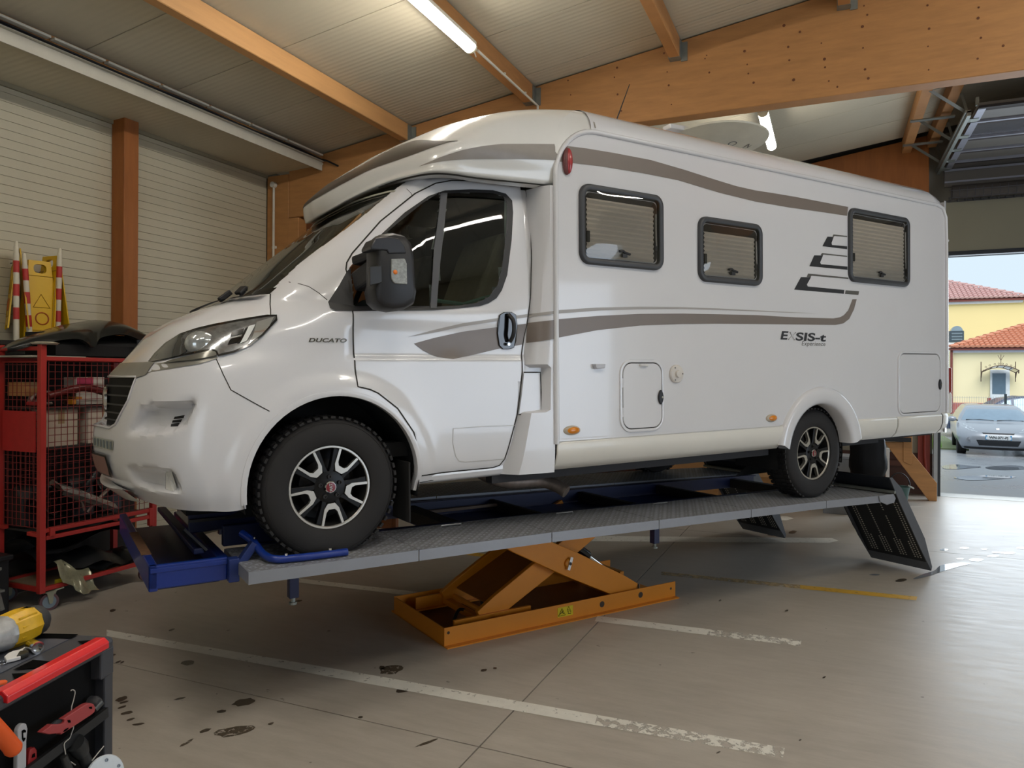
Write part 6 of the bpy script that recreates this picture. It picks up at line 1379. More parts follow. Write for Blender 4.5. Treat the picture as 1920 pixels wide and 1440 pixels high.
# bent wires
wr1 = tool('wire_hook', 'bent white wire hooked behind the red knife', 'wire')
obj('wire', MB().tube(cat([(.012, a, b) for a, b in [(-0.197,0.863),(-0.191,0.863),(-0.184,0.858),(-0.18,0.85),(-0.186,0.831),(-0.195,0.806),(-0.185,0.757),(-0.192,0.741),(-0.201,0.728),(-0.217,0.726),(-0.223,0.72),(-0.219,0.699),(-0.213,0.677),(-0.199,0.66),(-0.177,0.638)]], 3), .0016, 6), M('wire_white', '#b9b5ad', .4), wr1, smooth=60)
wr2 = tool('wire_end', 'short straight white wire sticking up above the white round plate', 'wire')
obj('wire', MB().tube([(.03, a, b) for a, b in [(-0.079,0.645),(-0.108,0.636),(-0.131,0.628)]], .0017, 6), MATS['wire_white'], wr2)
# snap-off knife, red tool, orange handles, torch, round plate
t1 = tool('snap_off_knife', 'white snap-off knife upright in the trolley side rail', 'knife')
obj('case', on_side(MB(), [(-0.379,0.834),(-0.373,0.843),(-0.361,0.846),(-0.35,0.839),(-0.345,0.823),(-0.346,0.815),(-0.349,0.791),(-0.349,0.72),(-0.381,0.726),(-0.38,0.759),(-0.377,0.798)], -.012, .002), M('knife_white', '#a9aaae', .45), t1, bevel=.003, fix=True)
obj('slider', on_side(MB(), [(-0.367,0.828),(-0.36,0.828),(-0.355,0.823),(-0.357,0.802),(-0.362,0.797),(-0.366,0.806)], .001, .005), PIT, t1)
obj('slider_button', on_side(MB(), [(-0.366,0.822),(-0.359,0.82),(-0.36,0.807),(-0.365,0.809)], .004, .008), MATS['knife_white'], t1)
t2 = tool('red_marker', 'dark red flat tool standing beside the white snap-off knife', 'tool')
obj('body', on_side(MB(), [(-0.331,0.755),(-0.324,0.76),(-0.312,0.757),(-0.305,0.745),(-0.304,0.721),(-0.309,0.687),(-0.338,0.703),(-0.335,0.737)], -.02, -.004), M('deep_red', '#8c1b1e', .4), t2, bevel=.003, fix=True)
obj('recess', on_side(MB(), [(-0.322,0.742),(-0.315,0.742),(-0.314,0.732),(-0.325,0.734)], -.0045, -.002), PIT, t2)
OR = M('orange_rubber', '#e0591c', .45, noise=.05)
t3 = tool('orange_handle', 'thick orange tool handle pointing down at the trolley front corner', 'tool')
P_ = [(-0.556,0.973),(-0.516,0.918),(-0.48,0.869),(-0.455,0.833),(-0.443,0.814)]
obj('grip', MB().tube([(.05, a, b) for a, b in cat([(a, b, 0) for a, b in P_], 4) and [(q[0], q[1]) for q in cat([(a, b, 0) for a, b in P_], 4)]], [.0205]*13+[.0215, .020, .018, .010][:len(cat([(a, b, 0) for a, b in P_], 4))-13], 16), OR, t3, smooth=60)
t4 = tool('orange_handle', 'stubby orange handle end at the left edge level with the red edge bar', 'tool')
obj('grip', MB().tube([(.03, a, b) for a, b in [(-0.493,1.004),(-0.467,0.999),(-0.455,0.995),(-0.45,0.995)]], [.006, .0065, .006, .003], 12), OR, t4, smooth=60)
t5 = tool('torch', 'dark grey work torch lying in the trolley side tray', 'torch')
P_ = [(-0.18,0.704),(-0.165,0.684),(-0.151,0.659),(-0.133,0.625),(-0.105,0.583)]
obj('torch_head', MB().tube([(.012, *P_[0]), (.012, *P_[1]), (.012, *P_[2])], [.026, .027, .021], 16), M('torch_grey', '#26282a', .4, .2, noise=.15), t5, smooth=30)
obj('torch_body', MB().tube([(.012, *P_[2]), (.012, *P_[3]), (.012, *P_[4])], .017, 14), M('torch_grey', '#26282a'), t5, smooth=40)
t7 = tool('spark_socket', 'small dark metal socket beside the torch in the trolley side tray', 'socket'); P_ = [(-0.223,0.687),(-0.203,0.634)]
obj('body', MB().tube([(.01, *P_[0]), (.01, P_[0][0]*.6+P_[1][0]*.4, P_[0][1]*.6+P_[1][1]*.4), (.01, *P_[1])], [.010, .012, .014], 12), M('dark_socket', '#3c3d3d', .3, .5), t7, smooth=40)
t6 = tool('round_plate', 'white round plate with grey screws at the bottom of the trolley side', 'plate')
(dy_, dz_) = (-0.116,0.575)
dn = Vector((.86, -.40, .30)).normalized()
obj('disc', MB().lathe([(.0, -.006), (.056, -.006), (.059, -.003), (.059, .001), (.056, .004), (.0, .006)], 48, (.06, dy_, dz_), dn), M('plate_white', '#c5ccd2', .4, noise=.06, scale=30), t6, smooth=35)
du = dn.orthogonal().normalized(); dw = dn.cross(du)
for k in range(6):
    a = 2*pi*k/6+.5; q = Vector((.06, dy_, dz_))+du*.044*cos(a)+dw*.044*sin(a)+dn*.004; obj('screw', MB().lathe([(.005, 0), (.005, .0025), (.003, .0025), (.002, .001), (0, .001)], 12, q, dn), M('screw_grey', '#767b80', .4, .5), t6)
obj('stand', MB().tube([Vector((.06, dy_, dz_))-dn*.005, (.03, dy_, dz_-.06), (.02, dy_, .46)], .010, 8), TB, t6)
# on top: impact wrench, socket, key tag
iw = tool('impact_wrench', 'yellow, black and silver cordless impact wrench lying on the trolley top', 'power tool')
(ax0, ay0), (ax1, ay1) = [(-0.239,-0.18),(-0.24,0.001)]
A_, B_ = Vector((ax0, ay0, 1.003)), Vector((ax1, ay1, .998)); dA = (B_-A_); LA = dA.length; uA = dA.normalized()
WY = M('wrench_yellow', '#d1a414', .4, noise=.15, scale=40); WS = M('wrench_silver', '#a5a6a6', .4, .35, noise=.2, scale=50); WB = M('wrench_black', '#2c2b2b', .6, noise=.08)
q = lambda s: A_+dA*s
obj('gear_case', MB().tube([q(-.55), q(-.15), q(.0), q(.10), q(.14)], [.028, .042, .050, .053, .052], 14), WS, iw, smooth=25)
obj('motor_housing', MB().tube([q(.13), q(.18), q(.45), q(.66), q(.70)], [.052, .054, .056, .053, .050], 10), WY, iw, smooth=25)
obj('end_cap', MB().tube([q(.69), q(.74), q(.88), q(.97), q(1.0)], [.050, .050, .046, .034, .018], 16), WB, iw, smooth=50)
sd = uA.cross(Vector((0, 0, 1))).normalized()
for h, off in ((.038, .042), (.012, .054), (-.016, .052)): obj('housing_rib', MB().bar(q(.22)+Vector((0, 0, h))+sd*off*.9, q(.62)+Vector((0, 0, h))+sd*off*.86, .006, .008), WY, iw, bevel=.002)
for k in range(4): obj('vent', MB().bar(q(.50+k*.045)+Vector((0, 0, .048))+sd*.018, q(.51+k*.045)+Vector((0, 0, .051))-sd*.005, .006, .004), PIT, iw)
obj('grip', MB().bar(q(.35)-sd*.03+Vector((0, 0, -.005)), q(.2)-sd*.24+Vector((0, 0, -.012)), .045, .04), WB, iw, bevel=.012)
obj('battery', MB().bar(q(.2)-sd*.22+Vector((0, 0, -.012)), q(.17)-sd*.30+Vector((0, 0, -.012)), .09, .06), WY, iw, bevel=.01)
so = tool('wrench_socket', 'chrome socket lying on its side on the trolley top', 'socket')
(sx0, sy0), (sx1, sy1) = [(-0.159,-0.144),(-0.122,-0.152)]
dv = Vector((sx1-sx0+.004, sy1-sy0-.012, 0)).normalized(); c0 = Vector((sx0, sy0, .968))
obj('socket_body', MB().lathe([(.0, -.004), (.0145, -.004), (.0165, 0), (.0165, .018), (.0175, .02), (.0175, .042), (.0125, .042), (.0115, .03), (.0, .03)], 24, c0, dv), CHROME, so, smooth=30)
kt = tool('key_tag', 'white plastic key tag with a black fob on the trolley mat', 'key tag')
P_ = [(-0.175,-0.225),(-0.185,-0.202),(-0.185,-0.181),(-0.174,-0.171),(-0.175,-0.142),(-0.153,-0.193),(-0.129,-0.218),(-0.139,-0.235),(-0.148,-0.248)]
obj('tag_body', MB().prism(P_, lambda a, b, t: (a, b, t), .953, .963), M('tag_white', '#d5d4d2', .4), kt, bevel=.002, fix=True)
P_ = [(-0.161,-0.186),(-0.143,-0.175),(-0.124,-0.193),(-0.127,-0.214),(-0.139,-0.224)]
obj('fob', MB().prism(P_, lambda a, b, t: (a, b, t), .952, .966), M('fob_black', '#1d1d15', .5), kt, bevel=.004, fix=True)
(rx_, ry_) = (-0.16,-0.25); obj('split_ring', MB().tube([(rx_+.014*cos(a), ry_+.014*sin(a), .955) for a in [2*pi*k/16 for k in range(16)]], .0016, 6, closed=True), CHROME, kt, smooth=60)

# ================================================================ BACK RIGHT CORNER
br = obj('timber_brace', MB().prism([(.715, .815), (.96, .83), (1.386, .26), (1.386, .0), (1.285, .0), (.99, .42)], lambda a, b, t: (a, 12.1+t, b), 0, .12), WOOD, None, bevel=.005, fix=True)
tag(br, 'slanting light timber brace standing beside the door jamb behind the ramp', 'beam')
obj('upper_block', MB().prism([(.955, .55), (1.05, .50), (1.07, .53), (1.07, 1.6), (.955, 1.6)], lambda a, b, t: (a, 12.085+t, b), 0, .1), WOOD, br, bevel=.004, fix=True)
obj('shelf_beam', MB().box((-.6, 12.0, .84), (1.05, 12.14, .90)), BLACK, br)
bk = thing('bucket', 'dark green plastic bucket with a curved handle by the slanting timber brace', 'bucket', (.86, 11.5, 0))
GRN = M('bucket_green', '#3d5c57', .5)
obj('pail', MB().lathe([(.0, .02), (.085, .02), (.095, .03), (.135, .25), (.145, .25), (.145, .262), (.128, .262), (.09, .04), (.0, .03)], 28), GRN, bk, smooth=40)
bk.location.z = .0
obj('handle', MB().tube([(.135*cos(a), -.02, .25+.20*sin(a)) for a in [pi*k/14 for k in range(15)]], .008, 8), BLACK, bk, smooth=60)
obj('handle_grip', MB().bar((.11, -.02, .285), (.18, -.02, .245), .025, .018), M('grip_pale', '#b7b8b0', .5), bk)
sk = thing('refuse_sack', 'bulging black refuse sack standing behind the raised ramp flap', 'sack', (.39, 9.6, 0))
sec_ = []
for k in range(15):
    z = 1.12*k/14; r = .105+.075*sm(.35, .75, z)+.008*sin(z*19)-.03*sm(.95, 1.12, z); sec_.append([((r*(1+.10*sin(5*a+z*4)))*cos(a)*1.05, r*.85*(1+.08*cos(4*a+z*3))*sin(a), z) for a in [2*pi*j/22 for j in range(22)]])
sec_.append([(.05*cos(a), .05*sin(a), 1.18) for a in [2*pi*j/22 for j in range(22)]])
mb = MB().grid(sec_, closed=True); mb.f.append(tuple(range(22))[::-1]); n_ = len(mb.v); mb.f.append(tuple(range(n_-22, n_)))
obj('sack_body', mb, M('sack_black', '#08080a', .6, noise=.2, bump=.3, bscale=14, spec=.25), sk, smooth=60)
obj('sack_neck', MB().lathe([(.05, 0), (.03, .03), (.06, .09), (.04, .10), (0, .09)], 14, (0, 0, 1.17)), M('sack_black'), sk, smooth=50)
tag(obj('white_batten', MB().box((.60, 9.95, .0), (.64, 9.99, .92)), M('batten_white', '#d2cdc6', .5), None, bevel=.004), 'upright white batten beside the black refuse sack', 'batten')
t = thing('carton', 'brown carton standing upright between the black sack and the white batten', 'box', (.51, 10.1, 0)); obj('box_body', MB().box((-.06, -.12, 0), (.05, .12, .70)), CARD, t, bevel=.003); obj('box_flap', MB().box((-.06, -.12, .70), (.05, -.005, .705)).box((-.06, .005, .70), (.05, .12, .705)), CARD, t)
def big_carton(label, a, b):
    t = thing('carton', label, 'box', ((a[0]+b[0])/2, (a[1]+b[1])/2, 0)); w, d, h = b[0]-a[0], b[1]-a[1], b[2]
    obj('box_body', MB().box((-w/2, -d/2, 0), (w/2, d/2, h)), CARD, t, bevel=.004)
    obj('box_flap', MB().box((-w/2, -d/2-.01, h*.52), (w/2, -d/2, h*.60)), M('cardboard_light', '#c19767', .8), t); obj('box_lid', MB().box((-w/2-.01, -d/2-.01, h), (w/2+.01, d/2+.01, h+.02)), CARD, t)
big_carton('big brown carton seen between the lift and the rear wheel', (-1.10, 10.5, 0), (-.25, 11.1, .80))
big_carton('brown carton glimpsed under the motorhome sill left of the big carton', (-2.15, 10.6, 0), (-1.45, 11.2, .70))
cc = thing('storage_bin', 'grey steel parts bin behind the motorhome rear wheel', 'bin', (.10, 10.6, 0))
obj('bin_body', MB().box((-.2, -.2, 0), (.12, .2, .72)), M('bin_grey', '#8b8d90', .45, .2, noise=.15), cc, bevel=.006)
obj('bin_rim', MB().box((-.21, -.21, .72), (.13, .21, .75)), M('bin_grey', '#8b8d90'), cc)

# ================================================================ THE YARD OUTSIDE
ASPH = M('wet_asphalt', '#8f9399', .3, noise=.14, scale=.9, bump=.1, bscale=60, rvar=.15)
yard = struct('trim_7', MB().add([(-20, 12.95, -.002), (40, 12.95, -.002), (40, 22.6, -.17), (-20, 22.6, -.17), (40, 60, -.2), (-20, 60, -.2)], [(0, 1, 2, 3), (3, 2, 4, 5)]), ASPH)
yard.name = 'yard_ground'
struct('threshold', MB().box((1.49, 12.6, -.1), (6.2, 13.0, .003)), M('threshold_concrete', '#b4b1aa', .45, noise=.06))
def ypud(pts, z): pts = smooth_loop(pts); obj('puddle', MB().add([(x, y, -.002-.168*(y-12.95)/9.65+.006) for x, y in pts], [tuple(range(len(pts)))]), WATER, yard)
ypud([(2.144,17.783),(2.417,18.238),(2.647,18.134),(2.854,17.92),(2.55,17.469),(2.272,17.138),(2.086,17.146)], 0); ypud([(2.956,17.969),(3.453,18.634),(3.702,18.54),(3.577,17.868),(3.147,17.466),(2.935,17.557)], 0); ypud([(2.061,15.545),(2.659,16.158),(3.115,16.131),(2.62,15.425),(2.17,15.135)], 0)
# verge with grass
verge = struct('kerb', MB().add([(-4, 22.9, -.16), (3.3, 22.9, -.16), (3.3, 27.2, -.1), (-4, 27.2, -.1)], [(0, 1, 2, 3)]).box((-4, 22.8, -.25), (3.35, 22.92, -.13)), M('verge_soil', '#6f7a58', .9))
gm = MB(); rg = random.Random(5)
for k in range(2600):
    x, y = rg.uniform(1.4, 2.75), rg.uniform(22.95, 25.0); a = rg.uniform(0, pi); h = rg.uniform(.06, .22); w = .012; lx, ly = rg.uniform(-.06, .06), rg.uniform(-.06, .06)
    gm.add([(x-w*cos(a), y-w*sin(a), -.16), (x+w*cos(a), y+w*sin(a), -.16), (x+lx, y+ly, -.16+h)], [(0, 1, 2)])
tag(obj('grass', gm, M('grass_green', '#86b25a', .7, noise=.25, scale=5)), 'bright green grass strip outside the door beside the silver car', 'grass', None, 'stuff')
# mesh fence between the two cars
fe = thing('mesh_fence', 'thin grey wire mesh fence with dark posts behind the silver car', 'fence', (4, 25.3, -.2))
mb = MB(); FW = M('fence_wire', '#aab0b5', .5)
for k in range(150): mb.bar((-4+k*.06, 0, 0), (-4+k*.06, 0, 1.42), .006, .006)
for k in range(8): mb.bar((-4, 0, .05+k*.19), (5, 0, .05+k*.19), .006, .006)
obj('wire_panel', mb, FW, fe)['kind'] = 'stuff'
for x in (-2.9, .62): obj('fence_post', MB().box((x-.03, -.03, -.1), (x+.03, .03, 1.5)), M('post_dark', '#2f3b42', .5), fe)

def car(name, label, rows_, loc_, rz, paint, L_=3.9):
    t = thing(name, label, 'car', loc_, rz); G_ = []
    for z, y0, w, cdep, yb in rows_:
        r = []
        for k in range(13):
            u = sin(pi/2*k/12); x = w*u; y = y0+cdep*(1-(max(0, 1-u**2.6))**(1/2.2)); r.append(Vector((x, y, z)))
        for k in range(1, 9): r.append(Vector((w, y0+cdep+(yb-y0-cdep)*k/8, z)))
        G_.append(r)
    G_ = [list(q) for q in zip(*[catmull(list(c), 4) for c in zip(*G_)])]
    full = [[Vector((-p.x, p.y, p.z)) for p in r[:0:-1]]+list(r) for r in G_]
    obj('body_shell', MB().grid(full), paint, t, smooth=50)
    return t, G_
SIL = M('silver_paint', '#9a9fa8', .3, .35, noise=.02, coat=.5)
rows_c = [(.16, .12, .74, .35, 3.7), (.26, .02, .80, .42, 3.8), (.40, -.02, .845, .48, 3.85), (.52, .0, .855, .50, 3.85), (.62, .10, .86, .55, 3.85), (.70, .32, .85, .55, 3.85), (.76, .62, .835, .5, 3.85), (.81, .92, .80, .42, 3.85), (.95, 1.18, .745, .35, 3.8), (1.08, 1.42, .665, .32, 3.7), (1.16, 1.62, .60, .32, 3.55), (1.20, 1.85, .50, .4, 3.3), (1.215, 2.3, .25, .3, 3.0)]
cl = [3.723,21.138]
hat, HG = car('hatchback', 'silver hatchback parked nose-on just outside the open door', rows_c, (cl[0], cl[1], -.165), radians(-5), SIL)
def hy(x, z, off=0):
    best = None
    for a, b in zip(HG, HG[1:]):
        for i in range(len(a)-1):
            pass
    return 0
HB = MB().grid([[Vector((-p.x, p.y, p.z)) for p in r[:0:-1]]+list(r) for r in HG]); HBV = BVHTree.FromPolygons([Vector(v) for v in HB.v], HB.f)
hf = lambda x, z, off=0: (lambda h: (h.y if h else 1)-off)(HBV.ray_cast(Vector((x, -3, z)), Vector((0, 1, 0)))[0])
def cardec(nm, poly, mat, off=.006): return drape(nm, poly, mat, hat, off, .06, hf)
cardec('windscreen', [(-.72, .835), (.72, .835), (.69, .90), (.56, 1.145), (.45, 1.165), (-.45, 1.165), (-.56, 1.145), (-.69, .90)], M('sky_glass', '#7d93a6', .05, .2, coat=1))
for s in (-1, 1):
    cardec('headlight', [(s*.42, .60), (s*.56, .62), (s*.80, .735), (s*.77, .77), (s*.68, .75), (s*.50, .665)] if s > 0 else [(-.42, .60), (-.56, .62), (-.80, .735), (-.77, .77), (-.68, .75), (-.50, .665)], M('car_lamp', '#d2dbe2', .08, .4, coat=1))
    fgl = obj('fog_light', MB().lathe([(.065, 0), (.06, -.012), (.045, .0), (.0, .004)], 20, (s*.60, hf(s*.60, .40)-.004, .40), (0, -1, 0)), M('fog_grey', '#7e838c', .3, .3), hat, smooth=40)
    mi = obj('wing_mirror', MB().ball((s*.93, 1.05, .86), .10, .07, .07, 14, 8), SIL, hat, smooth=60)
    obj('mirror_stalk', MB().bar((s*.80, 1.08, .82), (s*.90, 1.06, .84), .04, .03), BLK, mi)
    for y in (.72, 3.1): 
        w_ = obj('wheel', MB().lathe([(.0, -.09), (.19, -.09), (.2, -.1), (.28, -.10), (.295, -.07), (.295, .09), (.28, .1), (.0, .1)], 28, (s*.74, y, .295), (s, 0, 0)), RUBBER, hat, smooth=40)
cardec('upper_grille', [(-.34, .585), (.34, .585), (.31, .555), (-.31, .555)], BLK); cardec('lower_grille', [(-.46, .405), (.46, .405), (.40, .27), (-.40, .27)], M('grille_dark', '#1d2026', .5)); cardec('under_lip', [(-.74, .225), (.74, .225), (.70, .17), (-.70, .17)], BLK)
obj('roof_badge', MB().lathe([(.0, .008), (.042, .008), (.046, 0)], 4, (0, hf(0, .665)-.004, .665), (0, -.8, .6)), M('badge_white', '#e6eaec', .2, .4), hat)
npc = cardec('number_plate', [(-.27, .53), (.27, .53), (.27, .425), (-.27, .425)], M('plate_white', '#c6d2da', .4), .02)
for s in (-1, 1): drape('plate_band', [(s*.27, .53), (s*.235, .53), (s*.235, .425), (s*.27, .425)], M('plate_blue', '#3f86b8', .4), npc, .023, .06, hf)
me = text_mesh('WN-371-PJ', .082, lambda x, y, z: Vector((x, 0, y)), align='CENTER', bold=.002)
for v in me.vertices: v.co = Vector((v.co.x, hf(v.co.x, .48)-.027, v.co.z+.45))
obj('plate_letters', me, INK, npc)
for x0, x1, z in ((-.62, -.02, .862), (.05, .62, .862)): obj('wiper', MB().tube([(x0, hf(x0, z-.02)-.015, z-.015), ((x0+x1)/2, hf((x0+x1)/2, z)-.02, z-.004), (x1, hf(x1, z-.02)-.015, z-.022)], .010, 6), BLK, hat)
obj('broken_wing_liner', MB().prism([(.66, .47), (.74, .55), (.79, .50), (.76, .30), (.80, .20), (.70, .16)], lambda a, b, t_: (a, t_, b), -.02, .10), M('liner_black', '#14161a', .5), hat)
obj('bent_trim', MB().tube([(.64, -.0, .44), (.70, -.06, .33), (.80, -.05, .20)], .02, 6).tube([(.66, -.02, .30), (.64, -.05, .17)], .025, 6), M('trim_pale', '#c9d2d6', .2, .4), hat, smooth=40)
# dark blue estate behind the fence: side outline with tumblehome
dk = thing('estate_car', 'dark blue car parked side-on behind the wire fence', 'car', (3.349,27.627,-0.2), radians(2))
BLU = M('navy_paint', '#33405c', .3, .3, coat=.6)
low = [(0, .30), (.05, .55), (.25, .66), (.9, .80), (1.15, .86), (4.5, .92), (4.55, .5), (4.4, .28)]
obj('lower_body', MB().prism(low, lambda a, b, t: (a, t, b), 0, 1.75), BLU, dk, bevel=.07, seg=3, fix=True)
gh = MB(); A0 = [(.95, .84), (1.75, 1.30), (2.2, 1.38), (3.6, 1.38), (4.2, 1.25), (4.5, .9)]; n = len(A0)
gh.v = [(a, .05+.22*(b-.84)/.5, b) for a, b in A0]+[(a, 1.70-.22*(b-.84)/.5, b) for a, b in A0]
gh.f = [tuple(range(n)), tuple(range(2*n-1, n-1, -1))]+[(i, n+i, n+i+1, i+1) for i in range(n-1)]
obj('cabin', gh, BLU, dk, bevel=.04, seg=2, fix=True)
for P in ([(1.22, .90), (1.80, 1.24), (1.9, 1.26), (1.9, .90)], [(1.98, .90), (1.98, 1.27), (2.2, 1.31), (2.9, 1.31), (2.9, .90)], [(3.0, .90), (3.0, 1.31), (3.55, 1.30), (4.0, 1.0), (4.0, .9)]):
    obj('side_window', MB().prism(P, lambda a, b, t: (a, .04+.22*(b-.84)/.5+t, b), -.004, .01), M('sky_glass2', '#93b9cc', .06, .2, coat=1), dk)
for x in (.85, 3.6): obj('wheel', MB().lathe([(.0, -.1), (.2, -.1), (.3, -.08), (.31, .1), (.0, .1)], 28, (x, .12, .31), (0, -1, 0)), RUBBER, dk, smooth=40)
obj('headlight', MB().ball((.12, .1, .60), .16, .12, .07, 12, 8), M('car_lamp', '#d2dbe2'), dk, smooth=60)

# yellow buildings
YEL1 = M('pale_yellow_render', '#f6eac0', .8, noise=.02, scale=.4); YEL2 = M('yellow_render', '#f2dda2', .8, noise=.03, scale=.3); FASC = M('brown_fascia', '#7d4038', .6); CORN = M('white_cornice', '#dfe3ee', .7); TILE1 = M('terracotta_tile', '#d08d70', .75, noise=.3, scale=1.4); TILE2 = M('weathered_tile', '#cba5a1', .75, noise=.25, scale=1.2)
def tile_mesh():
    rws = []
    for i, (y, r) in enumerate(((0, .115), (.40, .095))):
        rws.append([(r*cos(a), y, r*.75*sin(a)+(.035 if i == 0 else .0)) for a in [pi*k/6 for k in range(7)]])
    mb = MB().grid(rws); mb.add([(0, 0, .0)]+rws[0], [tuple([0]+list(range(1, 8)))]); return mb.mesh('tile')
def roof(parent, x0, x1, y0, z0, ang, tile_mat, ncol, hip, nrow):
    """hip: 'L' rises away from the left corner, 'R' from the right corner"""
    ca, sa = cos(ang), sin(ang); me = tile_mesh(); me.materials.append(tile_mat); me.polygons.foreach_set('use_smooth', [True]*len(me.polygons)); me.set_sharp_from_angle(angle=radians(50)); p = (x1-x0)/ncol
    D = nrow*.36
    pts = [(x0, 0), (x1, 0), (x1, D), (x0+D, D)] if hip == 'L' else [(x0, 0), (x1, 0), (x1-D*ca, D), (x0, D)]
    if hip == 'L': pts[3] = (x0+D*ca, D)
    obj('roof_deck', MB().add([(a, y0+b*ca, z0+b*sa-.02) for a, b in pts], [(0, 1, 2, 3)]), M('deck_brown', '#6b3a33', .8), parent)
    first = None
    for r in range(nrow):
        for c in range(ncol):
            s = r*.36; x = x0+(c+.5)*p
            if hip == 'L' and x < x0+s*ca+.05: continue
            if hip == 'R' and x > x1-s*ca-.05: continue
            o = bpy.data.objects.new('roof_tile', me); COL.objects.link(o); o.parent = parent
            o.location = (x, y0+s*ca, z0+s*sa); o.rotation_euler = (ang-.04, 0, 0); o.scale = (p/.215, 1, 1)
    for k in range(nrow):
        s = k*.36; o = bpy.data.objects.new('hip_tile', me); COL.objects.link(o); o.parent = parent
        xx = x0+s*ca if hip == 'L' else x1-s*ca
        o.location = (xx, y0+s*ca, z0+s*sa+.03); o.rotation_euler = (ang*.72, 0, radians(-45 if hip == 'L' else 45)); o.scale = (1.2, 1.35, 1)
h1b = thing('house', 'low pale yellow house with an orange tiled hip roof, opposite the door', 'building', (7.1, 40, 0))
def hb(mb, o): return loc(mb, o)
obj('wall', hb(MB().box((5.24, 40.12, -.3), (14, 46, 3.05)), h1b), YEL1, h1b); obj('plinth', hb(MB().box((5.2, 40.07, -.3), (14, 40.12, .58)), h1b), M('red_plinth', '#b56a62', .7), h1b)
obj('cornice', hb(MB().box((5.2, 39.98, 2.93), (14, 40.12, 3.04)), h1b), CORN, h1b); obj('gutter', hb(MB().box((5.05, 39.82, 3.04), (14, 40.1, 3.15)), h1b), FASC, h1b)
obj('downpipe', hb(MB().box((5.1, 39.95, -.2), (5.2, 40.05, 3.05)), h1b), FASC, h1b)
rt = bpy.data.objects.new('roof', None); COL.objects.link(rt); rt.parent = h1b; rt.location = (-7.1, -40, 0); roof(rt, 5.02, 10.0, 39.78, 3.15, radians(18), TILE1, 23, 'L', 11)
dr = obj('door', hb(MB().box((6.71, 40.02, -.2), (7.47, 40.1, 2.14)), h1b), M('white_door', '#e3ebf2', .5), h1b)
obj('door_glass', hb(MB().box((6.79, 40.0, 1.02), (7.31, 40.02, 1.97)), h1b), M('door_pane', '#5f7688', .1), dr); obj('door_grooves', hb(MB().box((6.80, 40.005, .05), (6.805, 40.02, .85)).box((7.0, 40.005, .05), (7.005, 40.02, .85)).box((7.2, 40.005, .05), (7.205, 40.02, .85)), h1b), M('groove', '#b9c6d2', .5), dr)
cn = thing('door_canopy', 'arched wrought iron canopy over the white door of the pale yellow house', 'canopy', (7.0, 39.9, 0)); IRON = M('rusty_iron', '#6d5a4c', .6)
arcp = lambda y, dz: [(-.68+1.34*k/16, y, 1.98+dz+.36*sin(pi*(.12+.76*k/16))) for k in range(17)]
obj('front_arch', MB().tube(arcp(-.75, -.02), .022, 6), IRON, cn); obj('rear_arch', MB().tube(arcp(-.02, -.12), .018, 6), IRON, cn)
for k in (1, 4, 7, 10, 13, 16): obj('rib', MB().tube([arcp(-.75, -.02)[k], arcp(-.02, -.12)[k]], .016, 6), IRON, cn)
obj('glazing', MB().grid([arcp(-.73, -.02), arcp(-.03, -.12)]), glass('canopy_glass', '#e8e4d6', .05), cn)
for s, x in ((-1, -.68), (1, .66)):
    obj('wall_bracket', MB().tube([(x, -.02, 1.58), (x, -.02, 2.5)], .02, 6).tube(cat([(x, -.03, 1.75), (x, -.25, 2.0), (x, -.70, 2.1)], 4), .022, 6).tube([(x+s*.05, -.4+.06*cos(a), 2.03+.06*sin(a)) for a in [2*pi*k/10 for k in range(10)]], .015, 5, closed=True), IRON, cn)
obj('finial', MB().tube([(.03, -.4, 2.33), (.03, -.4, 2.82)], .014, 6).tube([(.03, -.4, 2.55), (-.09, -.4, 2.78)], .010, 6).tube([(.03, -.4, 2.55), (.15, -.4, 2.78)], .010, 6), IRON, cn)
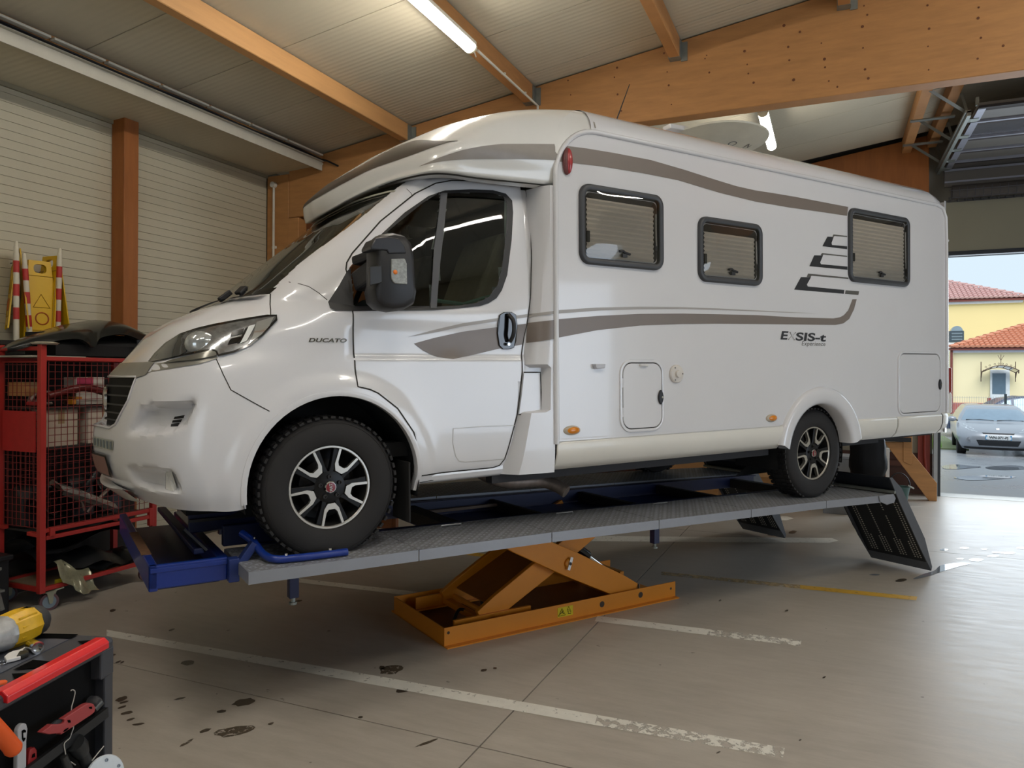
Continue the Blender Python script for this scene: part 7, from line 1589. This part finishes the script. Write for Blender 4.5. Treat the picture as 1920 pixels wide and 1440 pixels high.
for x in (-.55, -.40, -.20, -.05, .10, .25, .42, .56): obj('scroll', MB().tube([(x+.035*cos(a), -.4, 2.40-.5*(x*x)+.035*sin(a)) for a in [2*pi*k/10 for k in range(10)]], .009, 5, closed=True), IRON, cn)
tag(obj('gate_post', MB().box((6.38, 38.6, -.2), (6.52, 38.75, .86)), M('red_brown_post', '#96524a', .7)), 'short red-brown post in front of the pale house left of its door', 'post')
rl = thing('railing', 'red-brown railing in front of the pale house above the dark car roof', 'railing', (7.6, 38.7, -.2)); obj('top_rail', MB().box((-.1, -.03, 1.08), (2.4, .03, 1.15)), M('red_brown_post', '#96524a'), rl)
for k in range(4): obj('baluster', MB().box((-.1+k*.5, -.03, 0), (-.04+k*.5, .03, 1.1)), M('red_brown_post', '#96524a'), rl)
h2b = thing('house', 'taller yellow house with a faded pink tiled roof behind the low one', 'building', (6, 50, 0))
obj('wall', hb(MB().box((0, 50.15, -.3), (10.1, 58, 6.2)), h2b), YEL2, h2b); obj('cornice', hb(MB().box((0, 50.0, 6.06), (9.95, 50.15, 6.2)), h2b), CORN, h2b); obj('gutter', hb(MB().box((0, 49.85, 6.2), (10.2, 50.1, 6.34)), h2b), FASC, h2b)
rt = bpy.data.objects.new('roof', None); COL.objects.link(rt); rt.parent = h2b; rt.location = (-6, -50, 0); roof(rt, 4.2, 10.2, 49.8, 6.34, radians(22), TILE2, 25, 'R', 11)
av = thing('roof_ventilator', 'dark louvred ventilator with a domed top beside the low house roof', 'ventilator', (5.87, 44, 3.45)); 
obj('base', MB().box((-.5, -.2, -3.7), (.32, .5, .12)), CORN, av); obj('case', MB().box((-.33, -.25, .12), (.32, .3, .72)), M('vent_grey', '#3f4d59', .5), av, bevel=.04)
for k in range(3): obj('louvre', MB().box((-.24, -.28, .22+k*.15), (.24, -.25, .31+k*.15)), M('louvre_grey', '#6f7f8c', .4), av)
obj('dome', MB().prism([(.26*cos(a), .70+.26*sin(a)) for a in [pi*k/12 for k in range(13)]], lambda a, b, t: (a-.0, t, b), -.26, .25), M('dome_glass', '#8c9daa', .15, .2), av, smooth=40)
